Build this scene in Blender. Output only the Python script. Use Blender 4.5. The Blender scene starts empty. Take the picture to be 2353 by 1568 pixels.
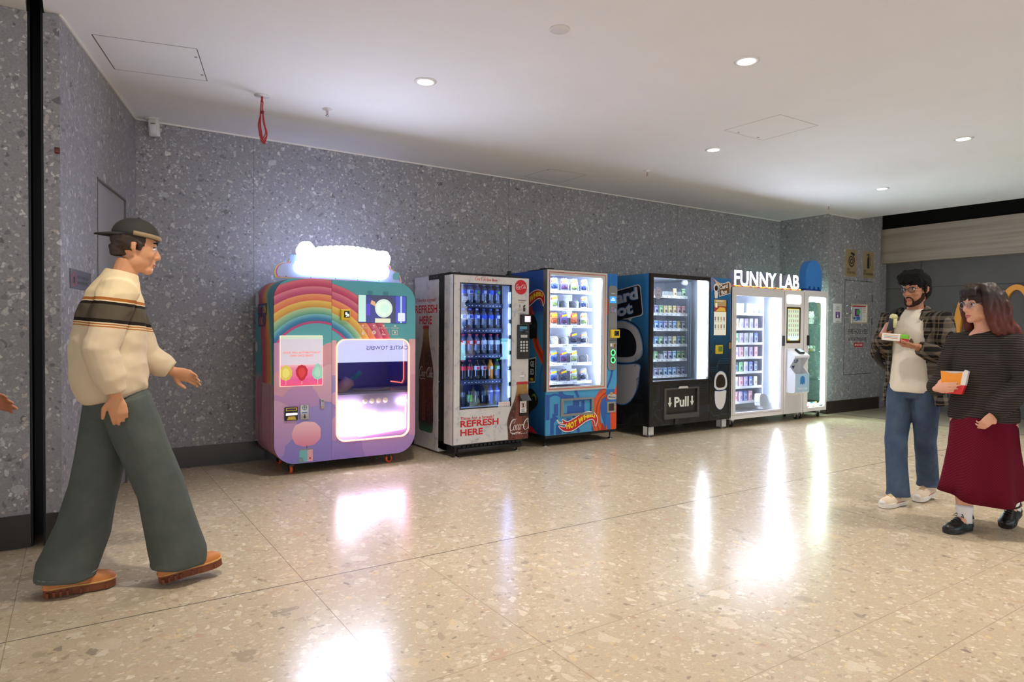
import bpy, bmesh, math, random
from math import sin, cos, pi, radians, sqrt, atan2
from mathutils import Vector, Matrix

random.seed(7)
SC = bpy.context.scene
COL = SC.collection

# ------------------------------------------------------------------ camera
F_PX, W_PX = 1509.2, 2353.0
_yaw, _pitch, _roll = radians(56.3824), radians(-1.0229), radians(0.3671)
_f = Vector((cos(_yaw) * cos(_pitch), sin(_yaw) * cos(_pitch), sin(_pitch)))
_s = Vector((sin(_yaw), -cos(_yaw), 0))
_u = _s.cross(_f)
_s2 = _s * cos(_roll) + _u * sin(_roll)
_u2 = _u * cos(_roll) - _s * sin(_roll)
cam_data = bpy.data.cameras.new('camera')
cam_data.sensor_width = 36.0
cam_data.lens = F_PX / W_PX * 36.0
cam_data.clip_start, cam_data.clip_end = 0.05, 200
cam = bpy.data.objects.new('camera', cam_data)
COL.objects.link(cam)
cam.matrix_world = Matrix(((_s2.x, _u2.x, -_f.x, 0), (_s2.y, _u2.y, -_f.y, 0), (_s2.z, _u2.z, -_f.z, 1.3), (0, 0, 0, 1)))
SC.camera = cam

# ------------------------------------------------------------------ exposure, world, bounces
SC.view_settings.view_transform = 'Standard'
SC.view_settings.look = 'None'
SC.view_settings.gamma = 1.0
SC.view_settings.use_curve_mapping = False
SC.view_settings.exposure = 0.62
SC.cycles.max_bounces = 7
SC.cycles.diffuse_bounces = 4
SC.cycles.glossy_bounces = 3
SC.cycles.transmission_bounces = 4
SC.cycles.transparent_max_bounces = 16
SC.cycles.caustics_reflective = False
SC.cycles.caustics_refractive = False
SC.cycles.sample_clamp_indirect = 6.0
SC.cycles.adaptive_threshold = 0.02
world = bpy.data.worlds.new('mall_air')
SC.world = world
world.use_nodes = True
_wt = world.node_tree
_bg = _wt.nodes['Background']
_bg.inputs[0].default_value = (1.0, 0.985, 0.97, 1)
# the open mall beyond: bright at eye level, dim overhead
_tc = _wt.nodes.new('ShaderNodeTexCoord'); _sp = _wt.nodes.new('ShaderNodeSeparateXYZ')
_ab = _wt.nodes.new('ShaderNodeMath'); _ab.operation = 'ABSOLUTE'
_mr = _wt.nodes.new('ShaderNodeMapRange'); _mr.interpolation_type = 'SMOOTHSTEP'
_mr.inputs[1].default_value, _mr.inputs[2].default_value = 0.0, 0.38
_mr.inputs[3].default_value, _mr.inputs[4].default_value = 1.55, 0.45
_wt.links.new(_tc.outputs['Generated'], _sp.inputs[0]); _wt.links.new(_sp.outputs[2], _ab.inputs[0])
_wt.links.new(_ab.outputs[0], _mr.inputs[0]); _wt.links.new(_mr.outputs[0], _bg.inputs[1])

# ------------------------------------------------------------------ colours and materials
def s2l(c):
    return tuple((x / 12.92 if x <= 0.04045 else ((x + 0.055) / 1.055) ** 2.4) for x in c)

def rgb(r, g, b):
    return s2l((r / 255, g / 255, b / 255)) + (1.0,)

_mats = {}

def mat(name, col=None, rough=0.5, metal=0.0, emis=0.0, spec=0.5, coat=0.0):
    if name in _mats:
        return _mats[name]
    m = bpy.data.materials.new(name)
    m.use_nodes = True
    b = m.node_tree.nodes['Principled BSDF']
    c = rgb(*col)
    b.inputs['Base Color'].default_value = c
    b.inputs['Roughness'].default_value = rough
    b.inputs['Metallic'].default_value = metal
    b.inputs['Specular IOR Level'].default_value = spec
    b.inputs['Coat Weight'].default_value = coat
    if emis:
        b.inputs['Emission Color'].default_value = c
        b.inputs['Emission Strength'].default_value = emis
    _mats[name] = m
    return m

class NT:
    """small helper for writing node trees"""
    def __init__(self, name, rough=0.5, spec=0.5):
        self.m = bpy.data.materials.new(name)
        self.m.use_nodes = True
        self.t = self.m.node_tree
        self.b = self.t.nodes['Principled BSDF']
        self.b.inputs['Roughness'].default_value = rough
        self.b.inputs['Specular IOR Level'].default_value = spec
        self.co = self.t.nodes.new('ShaderNodeTexCoord')
        _mats[name] = self.m
    def n(self, kind, **kw):
        nd = self.t.nodes.new('ShaderNode' + kind)
        for k, v in kw.items():
            setattr(nd, k, v)
        return nd
    def l(self, a, b):
        self.t.links.new(a, b)
    def put(self, sock, v):
        if hasattr(v, 'is_linked') or hasattr(v, 'links'):
            self.l(v, sock)
        else:
            sock.default_value = v
    def math(self, op, a, b=0.0, c=0.0):
        nd = self.n('Math', operation=op)
        self.put(nd.inputs[0], a); self.put(nd.inputs[1], b); self.put(nd.inputs[2], c)
        return nd.outputs[0]
    def vmath(self, op, a, b=(0, 0, 0)):
        nd = self.n('VectorMath', operation=op)
        self.put(nd.inputs[0], a); self.put(nd.inputs[1], b)
        return nd.outputs['Value'] if op in ('LENGTH', 'DOT_PRODUCT', 'DISTANCE') else nd.outputs[0]
    def mix(self, fac, a, b):
        nd = self.n('Mix', data_type='RGBA')
        self.put(nd.inputs[0], fac); self.put(nd.inputs[6], a); self.put(nd.inputs[7], b)
        return nd.outputs[2]
    def noise(self, vec, scale, detail=2.0, rough=0.5):
        nd = self.n('TexNoise')
        self.l(vec, nd.inputs['Vector'])
        nd.inputs['Scale'].default_value = scale
        nd.inputs['Detail'].default_value = detail
        nd.inputs['Roughness'].default_value = rough
        return nd
    def voro(self, vec, scale, feature='F1'):
        nd = self.n('TexVoronoi', feature=feature)
        self.l(vec, nd.inputs['Vector'])
        nd.inputs['Scale'].default_value = scale
        return nd
    def ramp(self, fac, stops, mode='LINEAR'):
        nd = self.n('ValToRGB')
        cr = nd.color_ramp
        cr.interpolation = mode
        while len(cr.elements) > 1:
            cr.elements.remove(cr.elements[-1])
        cr.elements[0].position, cr.elements[0].color = stops[0]
        for p, c in stops[1:]:
            e = cr.elements.new(p); e.color = c
        self.l(fac, nd.inputs[0])
        return nd.outputs[0]
    def sep(self, vec):
        nd = self.n('SeparateXYZ'); self.l(vec, nd.inputs[0]); return nd.outputs

def glass_mat(name, tint=(255, 255, 255), lo=0.04, hi=0.75, rough=0.0, opac=0.0, body=None):
    """thin glass or clear plastic: see-through, with a sheen that grows at grazing angles"""
    if name in _mats:
        return _mats[name]
    m = bpy.data.materials.new(name)
    m.use_nodes = True
    t = m.node_tree
    t.nodes.remove(t.nodes['Principled BSDF'])
    out = t.nodes['Material Output']
    lw = t.nodes.new('ShaderNodeFresnel'); lw.inputs[0].default_value = 1.45
    mr = t.nodes.new('ShaderNodeMapRange'); mr.inputs[3].default_value = lo; mr.inputs[4].default_value = hi
    mr.inputs[1].default_value = 0.035
    t.links.new(lw.outputs[0], mr.inputs[0])
    tr = t.nodes.new('ShaderNodeBsdfTransparent'); tr.inputs[0].default_value = rgb(*tint)
    gl = t.nodes.new('ShaderNodeBsdfGlossy'); gl.inputs['Roughness'].default_value = rough
    mx = t.nodes.new('ShaderNodeMixShader')
    t.links.new(mr.outputs[0], mx.inputs[0]); t.links.new(gl.outputs[0], mx.inputs[2])
    src = tr.outputs[0]
    if opac:
        df = t.nodes.new('ShaderNodeBsdfDiffuse'); df.inputs[0].default_value = rgb(*(body or tint))
        m2 = t.nodes.new('ShaderNodeMixShader'); m2.inputs[0].default_value = opac
        t.links.new(tr.outputs[0], m2.inputs[1]); t.links.new(df.outputs[0], m2.inputs[2])
        src = m2.outputs[0]
    t.links.new(src, mx.inputs[1])
    t.links.new(mx.outputs[0], out.inputs[0])
    _mats[name] = m
    return m

# ------------------------------------------------------------------ things, parts and labels
def tag(o, label=None, cat=None, group=None, kind=None):
    if label: o['label'] = label
    if cat: o['category'] = cat
    if group: o['group'] = group
    if kind: o['kind'] = kind
    return o

def thing(name, loc, label, cat, group=None):
    o = bpy.data.objects.new(name, None)
    o.empty_display_size = 0.1
    COL.objects.link(o)
    o.location = loc
    return tag(o, label, cat, group)

def org(o):
    v = Vector((0, 0, 0))
    while o is not None:
        v += o.location
        o = o.parent
    return v

def kids(o):
    return [c for c in list(COL.objects) if c.parent == o] if o else []

def copy_tree(o, loc=None, parent=None):
    c = o.copy()
    COL.objects.link(c)
    c.parent = parent
    if loc is not None:
        c.location = loc
    for ch in list(o.children):
        copy_tree(ch, None, c)
    return c

# ------------------------------------------------------------------ mesh builder
class MB:
    def __init__(self):
        self.v, self.f, self.m, self.s = [], [], [], []
    def add(self, verts, faces, mi=0, smooth=False):
        o = len(self.v)
        self.v += [tuple(p) for p in verts]
        self.f += [tuple(i + o for i in f) for f in faces]
        self.m += [mi] * len(faces)
        self.s += [smooth] * len(faces)
        return self
    def box(self, x0, x1, y0, y1, z0, z1, mi=0):
        v = [(x, y, z) for x in (x0, x1) for y in (y0, y1) for z in (z0, z1)]
        return self.add(v, [(0, 1, 3, 2), (4, 6, 7, 5), (0, 4, 5, 1), (2, 3, 7, 6), (0, 2, 6, 4), (1, 5, 7, 3)], mi)
    def rbox(self, x0, x1, y0, y1, z0, z1, r=0.01, seg=2, mi=0, M=None, smooth=True):
        bm = bmesh.new()
        bmesh.ops.create_cube(bm, size=1.0)
        for v in bm.verts:
            v.co = ((v.co.x + .5) * (x1 - x0) + x0, (v.co.y + .5) * (y1 - y0) + y0, (v.co.z + .5) * (z1 - z0) + z0)
        bmesh.ops.bevel(bm, geom=bm.edges[:], offset=r, segments=seg, affect='EDGES', profile=0.5)
        self.bm(bm, mi, smooth, M)
        return self
    def bm(self, bm, mi=0, smooth=False, M=None):
        bm.verts.index_update()
        vs = [(M @ v.co if M else v.co) for v in bm.verts]
        self.add(vs, [[v.index for v in f.verts] for f in bm.faces], mi, smooth)
        bm.free()
    def prism(self, pts, fn, d0, d1, mi=0, smooth=False, caps=True):
        """polygon pts (u,v) swept from depth d0 to d1; fn(u,v,d) gives the point"""
        n = len(pts)
        v = [fn(a, b, d0) for a, b in pts] + [fn(a, b, d1) for a, b in pts]
        fs = [(i, (i + 1) % n, n + (i + 1) % n, n + i) for i in range(n)]
        self.add(v, fs, mi, smooth)
        if caps:
            self.add(v, [tuple(range(n)), tuple(range(2 * n - 1, n - 1, -1))], mi)
        return self
    def loft(self, rings, mi=0, smooth=True, cap0=True, cap1=True, closed=True):
        n = len(rings[0])
        v = [p for r in rings for p in r]
        fs = []
        for k in range(len(rings) - 1):
            for i in range(n if closed else n - 1):
                a, b = k * n + i, k * n + (i + 1) % n
                fs.append((a, b, b + n, a + n))
        if cap0: fs.append(tuple(range(n - 1, -1, -1)))
        if cap1: fs.append(tuple((len(rings) - 1) * n + i for i in range(n)))
        return self.add(v, fs, mi, smooth)
    def tube(self, pts, rad, seg=10, mi=0, smooth=True, ell=None, up=None, caps=True):
        """swept tube through pts; rad a number or list; ell squashes one axis (list or number)"""
        pts = [Vector(p) for p in pts]
        n = len(pts)
        if not hasattr(rad, '__len__'): rad = [rad] * n
        if ell is None: ell = 1.0
        if not hasattr(ell, '__len__'): ell = [ell] * n
        rings = []
        ref = Vector(up) if up else None
        prev = None
        for i, p in enumerate(pts):
            t = (pts[min(i + 1, n - 1)] - pts[max(i - 1, 0)])
            if t.length < 1e-9: t = Vector((0, 0, 1))
            t.normalize()
            if ref is not None:
                a = ref - t * ref.dot(t)
                if a.length < 1e-4: a = t.orthogonal()
            elif prev is not None:
                a = prev - t * prev.dot(t)
                if a.length < 1e-4: a = t.orthogonal()
            else:
                a = t.orthogonal()
            a.normalize(); prev = a
            b = t.cross(a)
            rings.append([p + a * (rad[i] * ell[i] * cos(2 * pi * k / seg)) + b * (rad[i] * sin(2 * pi * k / seg)) for k in range(seg)])
        return self.loft(rings, mi, smooth, caps, caps)
    def cyl(self, p0, p1, r, seg=16, mi=0, r1=None, smooth=True):
        return self.tube([p0, p1], [r, r if r1 is None else r1], seg, mi, smooth)
    def lathe(self, prof, c, seg=16, mi=0, axis='Z', smooth=True, cap=True):
        rings = []
        for r, h in prof:
            ring = []
            for k in range(seg):
                a = 2 * pi * k / seg
                x, y = r * cos(a), r * sin(a)
                p = {'Z': (x, y, h), 'Y': (x, h, y), 'X': (h, x, y)}[axis]
                ring.append((c[0] + p[0], c[1] + p[1], c[2] + p[2]))
            rings.append(ring)
        return self.loft(rings, mi, smooth, cap, cap)
    def ball(self, c, r, seg=14, rings=9, mi=0, M=None):
        if not hasattr(r, '__len__'): r = (r, r, r)
        rr = []
        for i in range(rings + 1):
            a = pi * i / rings - pi / 2
            ca = max(cos(a), 0.02)
            ring = []
            for k in range(seg):
                b = 2 * pi * k / seg
                p = Vector((r[0] * ca * cos(b), r[1] * ca * sin(b), r[2] * sin(a)))
                if M: p = M @ p
                ring.append(Vector(c) + p)
            rr.append(ring)
        return self.loft(rr, mi, True)
    def build(self, name, mats, parent=None, loc=None, label=None):
        if not isinstance(mats, (list, tuple)): mats = [mats]
        base = org(parent) if parent else Vector(loc or (0, 0, 0))
        me = bpy.data.meshes.new(name)
        me.from_pydata([(a - base.x, b - base.y, c - base.z) for a, b, c in self.v], [], self.f)
        for m in mats: me.materials.append(m)
        me.polygons.foreach_set('material_index', self.m)
        me.polygons.foreach_set('use_smooth', self.s)
        bm = bmesh.new(); bm.from_mesh(me)
        bmesh.ops.recalc_face_normals(bm, faces=bm.faces[:])
        bm.to_mesh(me); bm.free()
        me.update()
        o = bpy.data.objects.new(name, me)
        COL.objects.link(o)
        if parent: o.parent = parent
        elif loc: o.location = loc
        if label: o['label'] = label
        return o

# ------------------------------------------------------------------ flat print on a panel
_txt = {}

def text_mesh(s, bold=0.0, shear=0.0, space=1.0):
    k = (s, bold, shear, space)
    if k in _txt: return _txt[k]
    cu = bpy.data.curves.new('t', 'FONT')
    cu.body = s; cu.size = 1.0; cu.offset = bold; cu.shear = shear; cu.resolution_u = 4
    cu.space_character = space
    ob = bpy.data.objects.new('t', cu)
    COL.objects.link(ob)
    dg = bpy.context.evaluated_depsgraph_get()
    me = ob.evaluated_get(dg).to_mesh()
    vs = [(v.co.x, v.co.y) for v in me.vertices]
    fs = [tuple(p.vertices) for p in me.polygons]
    ob.evaluated_get(dg).to_mesh_clear()
    bpy.data.objects.remove(ob); bpy.data.curves.remove(cu)
    _txt[k] = (vs, fs)
    return _txt[k]

def P_front(Y):   # a panel facing -y: u = x, v = z
    return lambda u, v, d: (u, Y - d, v)

def P_side(X):    # a panel facing -x: u = -y, v = z
    return lambda u, v, d: (X - d, -u, v)

class Art:
    """printed graphics, one mesh with a material slot per ink, each shape a hair above the last"""
    def __init__(self, fn, d0=0.0008, step=0.00025):
        self.mb = MB(); self.fn = fn; self.d = d0; self.step = step; self.mats = []
    def mi(self, m):
        if m not in self.mats: self.mats.append(m)
        return self.mats.index(m)
    def poly(self, pts, m):
        if len(pts) > 2:
            self.mb.add([self.fn(a, b, self.d) for a, b in pts], [tuple(range(len(pts)))], self.mi(m))
        self.d += self.step
        return self
    def rect(self, u0, u1, v0, v1, m, r=0.0):
        if r:
            return self.poly(rrect(u0, u1, v0, v1, r), m)
        return self.poly([(u0, v0), (u1, v0), (u1, v1), (u0, v1)], m)
    def disc(self, u, v, r, m, n=28, rv=None, a0=0.0, a1=2 * pi):
        rv = rv or r
        full = abs(a1 - a0 - 2 * pi) < 1e-6
        k = n if full else n + 1
        return self.poly([(u + r * cos(a0 + (a1 - a0) * i / n), v + rv * sin(a0 + (a1 - a0) * i / n)) for i in range(k)], m)
    def ring(self, u, v, r0, r1, m, n=28, a0=0.0, a1=2 * pi):
        vs, fs = [], []
        for i in range(n + 1):
            a = a0 + (a1 - a0) * i / n
            vs += [self.fn(u + r0 * cos(a), v + r0 * sin(a), self.d), self.fn(u + r1 * cos(a), v + r1 * sin(a), self.d)]
        for i in range(n): fs.append((2 * i, 2 * i + 1, 2 * i + 3, 2 * i + 2))
        self.mb.add(vs, fs, self.mi(m)); self.d += self.step
        return self
    def stroke(self, pts, w, m, clip=None):
        """ribbon along pts, w a width or a list of widths"""
        n = len(pts)
        if not hasattr(w, '__len__'): w = [w] * n
        vs, fs = [], []
        for i, p in enumerate(pts):
            a, b = pts[max(i - 1, 0)], pts[min(i + 1, n - 1)]
            tx, ty = b[0] - a[0], b[1] - a[1]
            L = sqrt(tx * tx + ty * ty) or 1e-9
            nx, ny = -ty / L * w[i] / 2, tx / L * w[i] / 2
            vs += [self.fn(p[0] + nx, p[1] + ny, self.d), self.fn(p[0] - nx, p[1] - ny, self.d)]
        for i in range(n - 1): fs.append((2 * i, 2 * i + 1, 2 * i + 3, 2 * i + 2))
        self.mb.add(vs, fs, self.mi(m)); self.d += self.step
        return self
    def text(self, s, u, v, h, m, bold=0.0, align='L', width=None, rot=0.0, shear=0.0, warp=None, maxu=None):
        """h is the height of a capital; width squeezes the line to a set width"""
        vs, fs = text_mesh(s, bold, shear)
        if not vs: return self
        k = h / 0.69
        x0 = min(p[0] for p in vs); x1 = max(p[0] for p in vs)
        kx = (width / (x1 - x0)) if width else k
        wd = (x1 - x0) * kx
        off = {'L': 0, 'C': -wd / 2, 'R': -wd}[align]
        out = []
        for x, y in vs:
            a, b = (x - x0) * kx + off, y * k
            if warp: a, b = warp(a, b)
            if rot: a, b = a * cos(rot) - b * sin(rot), a * sin(rot) + b * cos(rot)
            uu = u + a
            if maxu is not None: uu = min(uu, maxu)
            out.append(self.fn(uu, v + b, self.d))
        self.mb.add(out, fs, self.mi(m)); self.d += self.step
        return self
    def build(self, name, parent, label=None):
        return self.mb.build(name, self.mats, parent, label=label)

def rrect(u0, u1, v0, v1, r, n=7):
    pts = []
    for cx, cy, a in ((u1 - r, v1 - r, 0), (u0 + r, v1 - r, pi / 2), (u0 + r, v0 + r, pi), (u1 - r, v0 + r, 1.5 * pi)):
        for i in range(n + 1):
            t = a + pi / 2 * i / n
            pts.append((cx + r * cos(t), cy + r * sin(t)))
    return pts

def spline(pts, n=6):
    """Catmull-Rom through 2-D or 3-D points"""
    out = []
    m = len(pts)
    for i in range(m - 1):
        p0, p1, p2, p3 = pts[max(i - 1, 0)], pts[i], pts[i + 1], pts[min(i + 2, m - 1)]
        for k in range(n):
            t = k / n
            out.append(tuple(0.5 * (2 * b + (c - a) * t + (2 * a - 5 * b + 4 * c - d) * t * t + (3 * b - a - 3 * c + d) * t ** 3)
                             for a, b, c, d in zip(p0, p1, p2, p3)))
    out.append(tuple(pts[-1]))
    return out

def frame_ring(mb, fn, o, i, d0, d1, mi=0, inner_walls=True):
    """flat frame between the outer and inner outline (same point count), with thickness d0..d1"""
    n = len(o)
    v = [fn(a, b, d) for d in (d0, d1) for L in (o, i) for a, b in L]
    fs = []
    for k in range(n):
        j = (k + 1) % n
        fs += [(k, j, n + j, n + k), (2 * n + k, 2 * n + j, 3 * n + j, 3 * n + k),
               (k, j, 2 * n + j, 2 * n + k), (n + k, n + j, 3 * n + j, 3 * n + k)]
    mb.add(v, fs, mi)

def rect4(u0, u1, v0, v1):
    return [(u0, v0), (u1, v0), (u1, v1), (u0, v1)]

def struct(name, mb, m, parent=None, label=None):
    o = mb.build(name, m, parent, label=label)
    if not parent: o['kind'] = 'structure'
    return o

# ================================================================== stone materials
def terrazzo(name, base, base2, chips, density, rough, spec, scale, warm=None, seams=None, bump=0.0, contrast=0.85):
    n = NT(name, rough, spec)
    P = n.co.outputs['Object']
    wob = n.noise(P, 16.0 * scale, 2.0)
    off = n.vmath('SCALE', n.vmath('SUBTRACT', wob.outputs['Color'], (0.5, 0.5, 0.5)))
    off.node.inputs['Scale'].default_value = 0.032 / scale
    Q = n.vmath('ADD', P, off)
    fine = n.noise(P, 95 * scale, 3.0, 0.75)
    col = n.mix(n.math('MULTIPLY_ADD', fine.outputs[0], 2.2, -0.6), base, base2)
    for k, (sc, gap, lo) in enumerate(density):
        # angular chips: cells of a random mosaic, some kept as stones and shrunk from their edges
        mp = n.n('Mapping'); n.l(Q, mp.inputs[0])
        mp.inputs['Location'].default_value = (3.1 * k, 1.7 * k, 5.3 * k)
        mp.inputs['Rotation'].default_value = (0.9 * k + 0.7, 0.8 * k + 0.6, 1.3 * k + 0.4)
        mp.inputs['Scale'].default_value = ((0.9, 0.9, 1.3), (1.3, 0.85, 0.9), (0.9, 1.2, 0.95))[k % 3]
        v = n.voro(mp.outputs[0], sc * scale)
        e = n.voro(mp.outputs[0], sc * scale, 'DISTANCE_TO_EDGE')
        s = n.sep(v.outputs['Color'])
        on = n.math('GREATER_THAN', s[0], lo)
        rag = n.math('MULTIPLY_ADD', fine.outputs[0], 0.10, gap - 0.05)
        mask = n.n('MapRange'); mask.clamp = True
        n.l(n.math('SUBTRACT', e.outputs['Distance'], n.math('MULTIPLY_ADD', s[2], 0.12, rag)), mask.inputs[0])
        mask.inputs[1].default_value = 0.0; mask.inputs[2].default_value = 0.03
        cc = n.ramp(s[1], chips, 'CONSTANT')
        cc = n.mix(n.math('MULTIPLY_ADD', fine.outputs[0], 1.1, -0.35), cc, base2)
        a = n.math('MULTIPLY', n.math('MULTIPLY', mask.outputs[0], on), n.math('MULTIPLY_ADD', s[2], 0.5, contrast - 0.35))
        a.node.use_clamp = True
        col = n.mix(a, col, cc)
    if seams:
        X, Y, Z = n.sep(P)
        for ax, c, w, sc_, a in seams:
            q = n.math('ABSOLUTE', n.math('SUBTRACT', {'x': X, 'y': Y, 'z': Z}[ax], c))
            col = n.mix(n.math('MULTIPLY', n.math('LESS_THAN', q, w), 0.85), col, sc_)
    n.l(col, n.b.inputs['Base Color'])
    if bump:
        n.l(n.math('MULTIPLY_ADD', wob.outputs[0], 0.08, rough - 0.04), n.b.inputs['Roughness'])
    return n.m

GREY = rgb(104, 102, 103)
WALL = terrazzo('grey_terrazzo', rgb(150, 149, 153), rgb(124, 123, 128),
                [(0.0, rgb(176, 175, 180)), (0.22, rgb(204, 202, 206)), (0.42, rgb(96, 96, 102)), (0.56, rgb(166, 165, 170)),
                 (0.72, rgb(204, 190, 180)), (0.80, rgb(228, 226, 226)), (0.92, rgb(74, 74, 80))],
                [(15.0, 0.07, 0.90), (25.0, 0.07, 0.80), (52.0, 0.06, 0.66)], 0.42, 0.35, 1.0, contrast=0.72)
DARKJ = rgb(84, 80, 74)
FLOOR = terrazzo('cream_terrazzo', rgb(202, 186, 160), rgb(184, 167, 142),
                 [(0.0, rgb(212, 198, 174)), (0.28, rgb(230, 218, 196)), (0.50, rgb(168, 152, 131)), (0.62, rgb(220, 196, 152)),
                  (0.70, rgb(204, 190, 167)), (0.86, rgb(238, 228, 208)), (0.92, rgb(132, 123, 114)), (0.955, rgb(198, 166, 140))],
                 [(10.5, 0.06, 0.89), (20.0, 0.06, 0.74), (44.0, 0.05, 0.58)], 0.21, 0.38, 1.0,
                 seams=[('y', 3.376, 0.0045, DARKJ, 0), ('x', 4.64, 0.003, rgb(110, 103, 92), 0), ('x', 0.972, 0.0022, rgb(130, 118, 100), 0),
                        ('y', 2.162, 0.0016, rgb(156, 141, 116), 0), ('y', 1.532, 0.0016, rgb(156, 141, 116), 0), ('x', 1.604, 0.0018, rgb(156, 141, 116), 0),
                        ('x', -0.244, 0.0018, rgb(150, 136, 112), 0), ('y', 1.231, 0.0016, rgb(156, 141, 116), 0), ('x', 2.55, 0.0012, rgb(166, 150, 125), 0)],
                 bump=1.0, contrast=0.80)

def plaster():
    n = NT('white_ceiling_paint', 0.85, 0.2)
    f = n.noise(n.co.outputs['Object'], 3.0, 3.0)
    n.l(n.mix(f.outputs[0], rgb(224, 225, 228), rgb(230, 231, 234)), n.b.inputs['Base Color'])
    return n.m
CEIL = plaster()
def concrete_panel():
    n = NT('dark_grey_panel', 0.7, 0.3)
    f = n.noise(n.co.outputs['Object'], 2.2, 5.0, 0.65)
    g = n.noise(n.co.outputs['Object'], 30, 3.0, 0.6)
    c = n.mix(f.outputs[0], rgb(84, 82, 83), rgb(102, 100, 100))
    n.l(n.mix(n.math('MULTIPLY', g.outputs[0], 0.35), c, rgb(80, 78, 78)), n.b.inputs['Base Color'])
    return n.m
def travertine():
    n = NT('striped_travertine', 0.55, 0.35)
    mp = n.n('Mapping'); n.l(n.co.outputs['Object'], mp.inputs[0]); mp.inputs['Scale'].default_value = (1, 0.35, 14)
    f = n.noise(mp.outputs[0], 1.6, 5.0, 0.6)
    g = n.noise(n.co.outputs['Object'], 60, 3.0, 0.6)
    c = n.ramp(f.outputs[0], [(0.25, rgb(128, 118, 108)), (0.5, rgb(152, 141, 129)), (0.75, rgb(164, 153, 140))])
    n.l(n.mix(n.math('MULTIPLY', g.outputs[0], 0.25), c, rgb(140, 130, 120)), n.b.inputs['Base Color'])
    return n.m
PANEL = concrete_panel()
TRAV = travertine()
BASE = mat('dark_skirting', (44, 40, 38), 0.22, 0.0, spec=0.5)
BLACKV = mat('black_void_shade', (16, 15, 14), 0.9, spec=0.1)  # black colour stands in for the shade of unlit voids
STEELD = mat('dark_steel_channel', (36, 38, 42), 0.45, 0.6)
WHITE = mat('white_powder_coat', (236, 234, 233), 0.4)
BLACK = mat('black_plastic', (20, 20, 22), 0.4)
DGREY = mat('dark_grey_plastic', (58, 58, 60), 0.5)
MGREY = mat('mid_grey_plastic', (134, 134, 136), 0.5)
CHROME = mat('chrome', (210, 210, 212), 0.18, 1.0)
STEEL = mat('brushed_steel', (170, 170, 172), 0.35, 0.9)

# ================================================================== the setting
ZC = 3.137
YB = 6.692
LA = Vector((-0.071, 4.723)); LB = Vector((0.449, 6.692))

MB_ = MB()
m = MB(); m.box(-9, 16, -9, 9, -0.12, 0.0)
struct('floor', m, FLOOR)
# pale border strip and the sunken shutter track in front of the shop
m = MB(); m.box(9.56, 9.98, -9, 5.80, 0.0, 0.0012)
struct('trim_1', m, mat('pale_stone_strip', (190, 178, 150), 0.3))
m = MB(); m.box(9.98, 10.012, -9, 5.80, 0.0, 0.0016)
struct('trim_2', m, mat('black_track_strip', (30, 30, 34), 0.4, 0.3))
m = MB(); m.box(10.012, 14, -9, 5.80, 0.0, 0.0012)
struct('trim_3', m, mat('shop_threshold_stone', (168, 158, 138), 0.3))

m = MB(); m.box(0.30, 10.2, YB, YB + 0.25, 0, ZC + 0.4)
struct('wall_back', m, WALL)
# angled wall with the service door
d = (LB - LA).normalized(); nl = Vector((-d.y, d.x))
def left_pt(s, off, z):
    p = LA + d * s + nl * off
    return (p.x, p.y, z)
LL = (LB - LA).length
DS0, DS1, DZ = 0.795, 1.66, 2.355   # door opening along the wall
m = MB()
def leftbox(mb, s0, s1, o0, o1, z0, z1, mi=0):
    v = [left_pt(s, o, z) for s in (s0, s1) for o in (o0, o1) for z in (z0, z1)]
    mb.add(v, [(0, 1, 3, 2), (4, 6, 7, 5), (0, 4, 5, 1), (2, 3, 7, 6), (0, 2, 6, 4), (1, 5, 7, 3)], mi)
leftbox(m, 0.0, DS0, 0, 0.07, 0, ZC + 0.4); leftbox(m, DS1, LL + 0.1, 0, 0.07, 0, ZC + 0.4); leftbox(m, DS0, DS1, 0, 0.07, DZ, ZC + 0.4)
struct('wall_left', m, WALL)
door = MB(); leftbox(door, DS0 + 0.012, DS1 - 0.012, 0.012, 0.055, 0.012, DZ - 0.012)
door = struct('door_1', door, mat('grey_door_paint', (150, 150, 156), 0.5))
fr = MB(); leftbox(fr, DS0, DS0 + 0.012, -0.004, 0.06, 0, DZ); leftbox(fr, DS1 - 0.012, DS1, -0.004, 0.06, 0, DZ); leftbox(fr, DS0, DS1, -0.004, 0.06, DZ - 0.014, DZ)
fr.build('door_frame', mat('grey_metal_trim', (120, 118, 116), 0.4, 0.6), door)
hd = MB(); hd.cyl(left_pt(DS0 + 0.09, 0.014, 1.02), left_pt(DS0 + 0.09, -0.05, 1.02), 0.011); hd.cyl(left_pt(DS0 + 0.085, -0.05, 1.02), left_pt(DS0 + 0.21, -0.05, 1.02), 0.009)
hd.build('door_handle', STEEL, door)
# wall facing the shopper on the far left, shutter channel and corner strip
m = MB(); m.box(-6, -0.225, 4.765, 5.2, 0, ZC - 0.01)
struct('wall_front', m, WALL)
m = MB(); m.add([(-0.15, 4.735, 0), (LA.x, LA.y, 0), (LA.x, 5.2, 0), (-0.15, 5.2, 0), (-0.15, 4.735, ZC - .01), (LA.x, LA.y, ZC - .01), (LA.x, 5.2, ZC - .01), (-0.15, 5.2, ZC - .01)],
             [(0, 1, 5, 4), (1, 2, 6, 5), (2, 3, 7, 6), (3, 0, 4, 7), (4, 5, 6, 7)])
struct('wall_corner', m, WALL)
m = MB(); m.box(-0.215, -0.16, 5.02, 5.1, 0, ZC + 0.4); m.box(-0.224, -0.213, 4.775, 5.05, 0.0, ZC + 0.4); m.box(-0.162, -0.151, 4.745, 5.05, 0.0, ZC + 0.4)
struct('trim_4', m, STEELD)
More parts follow.
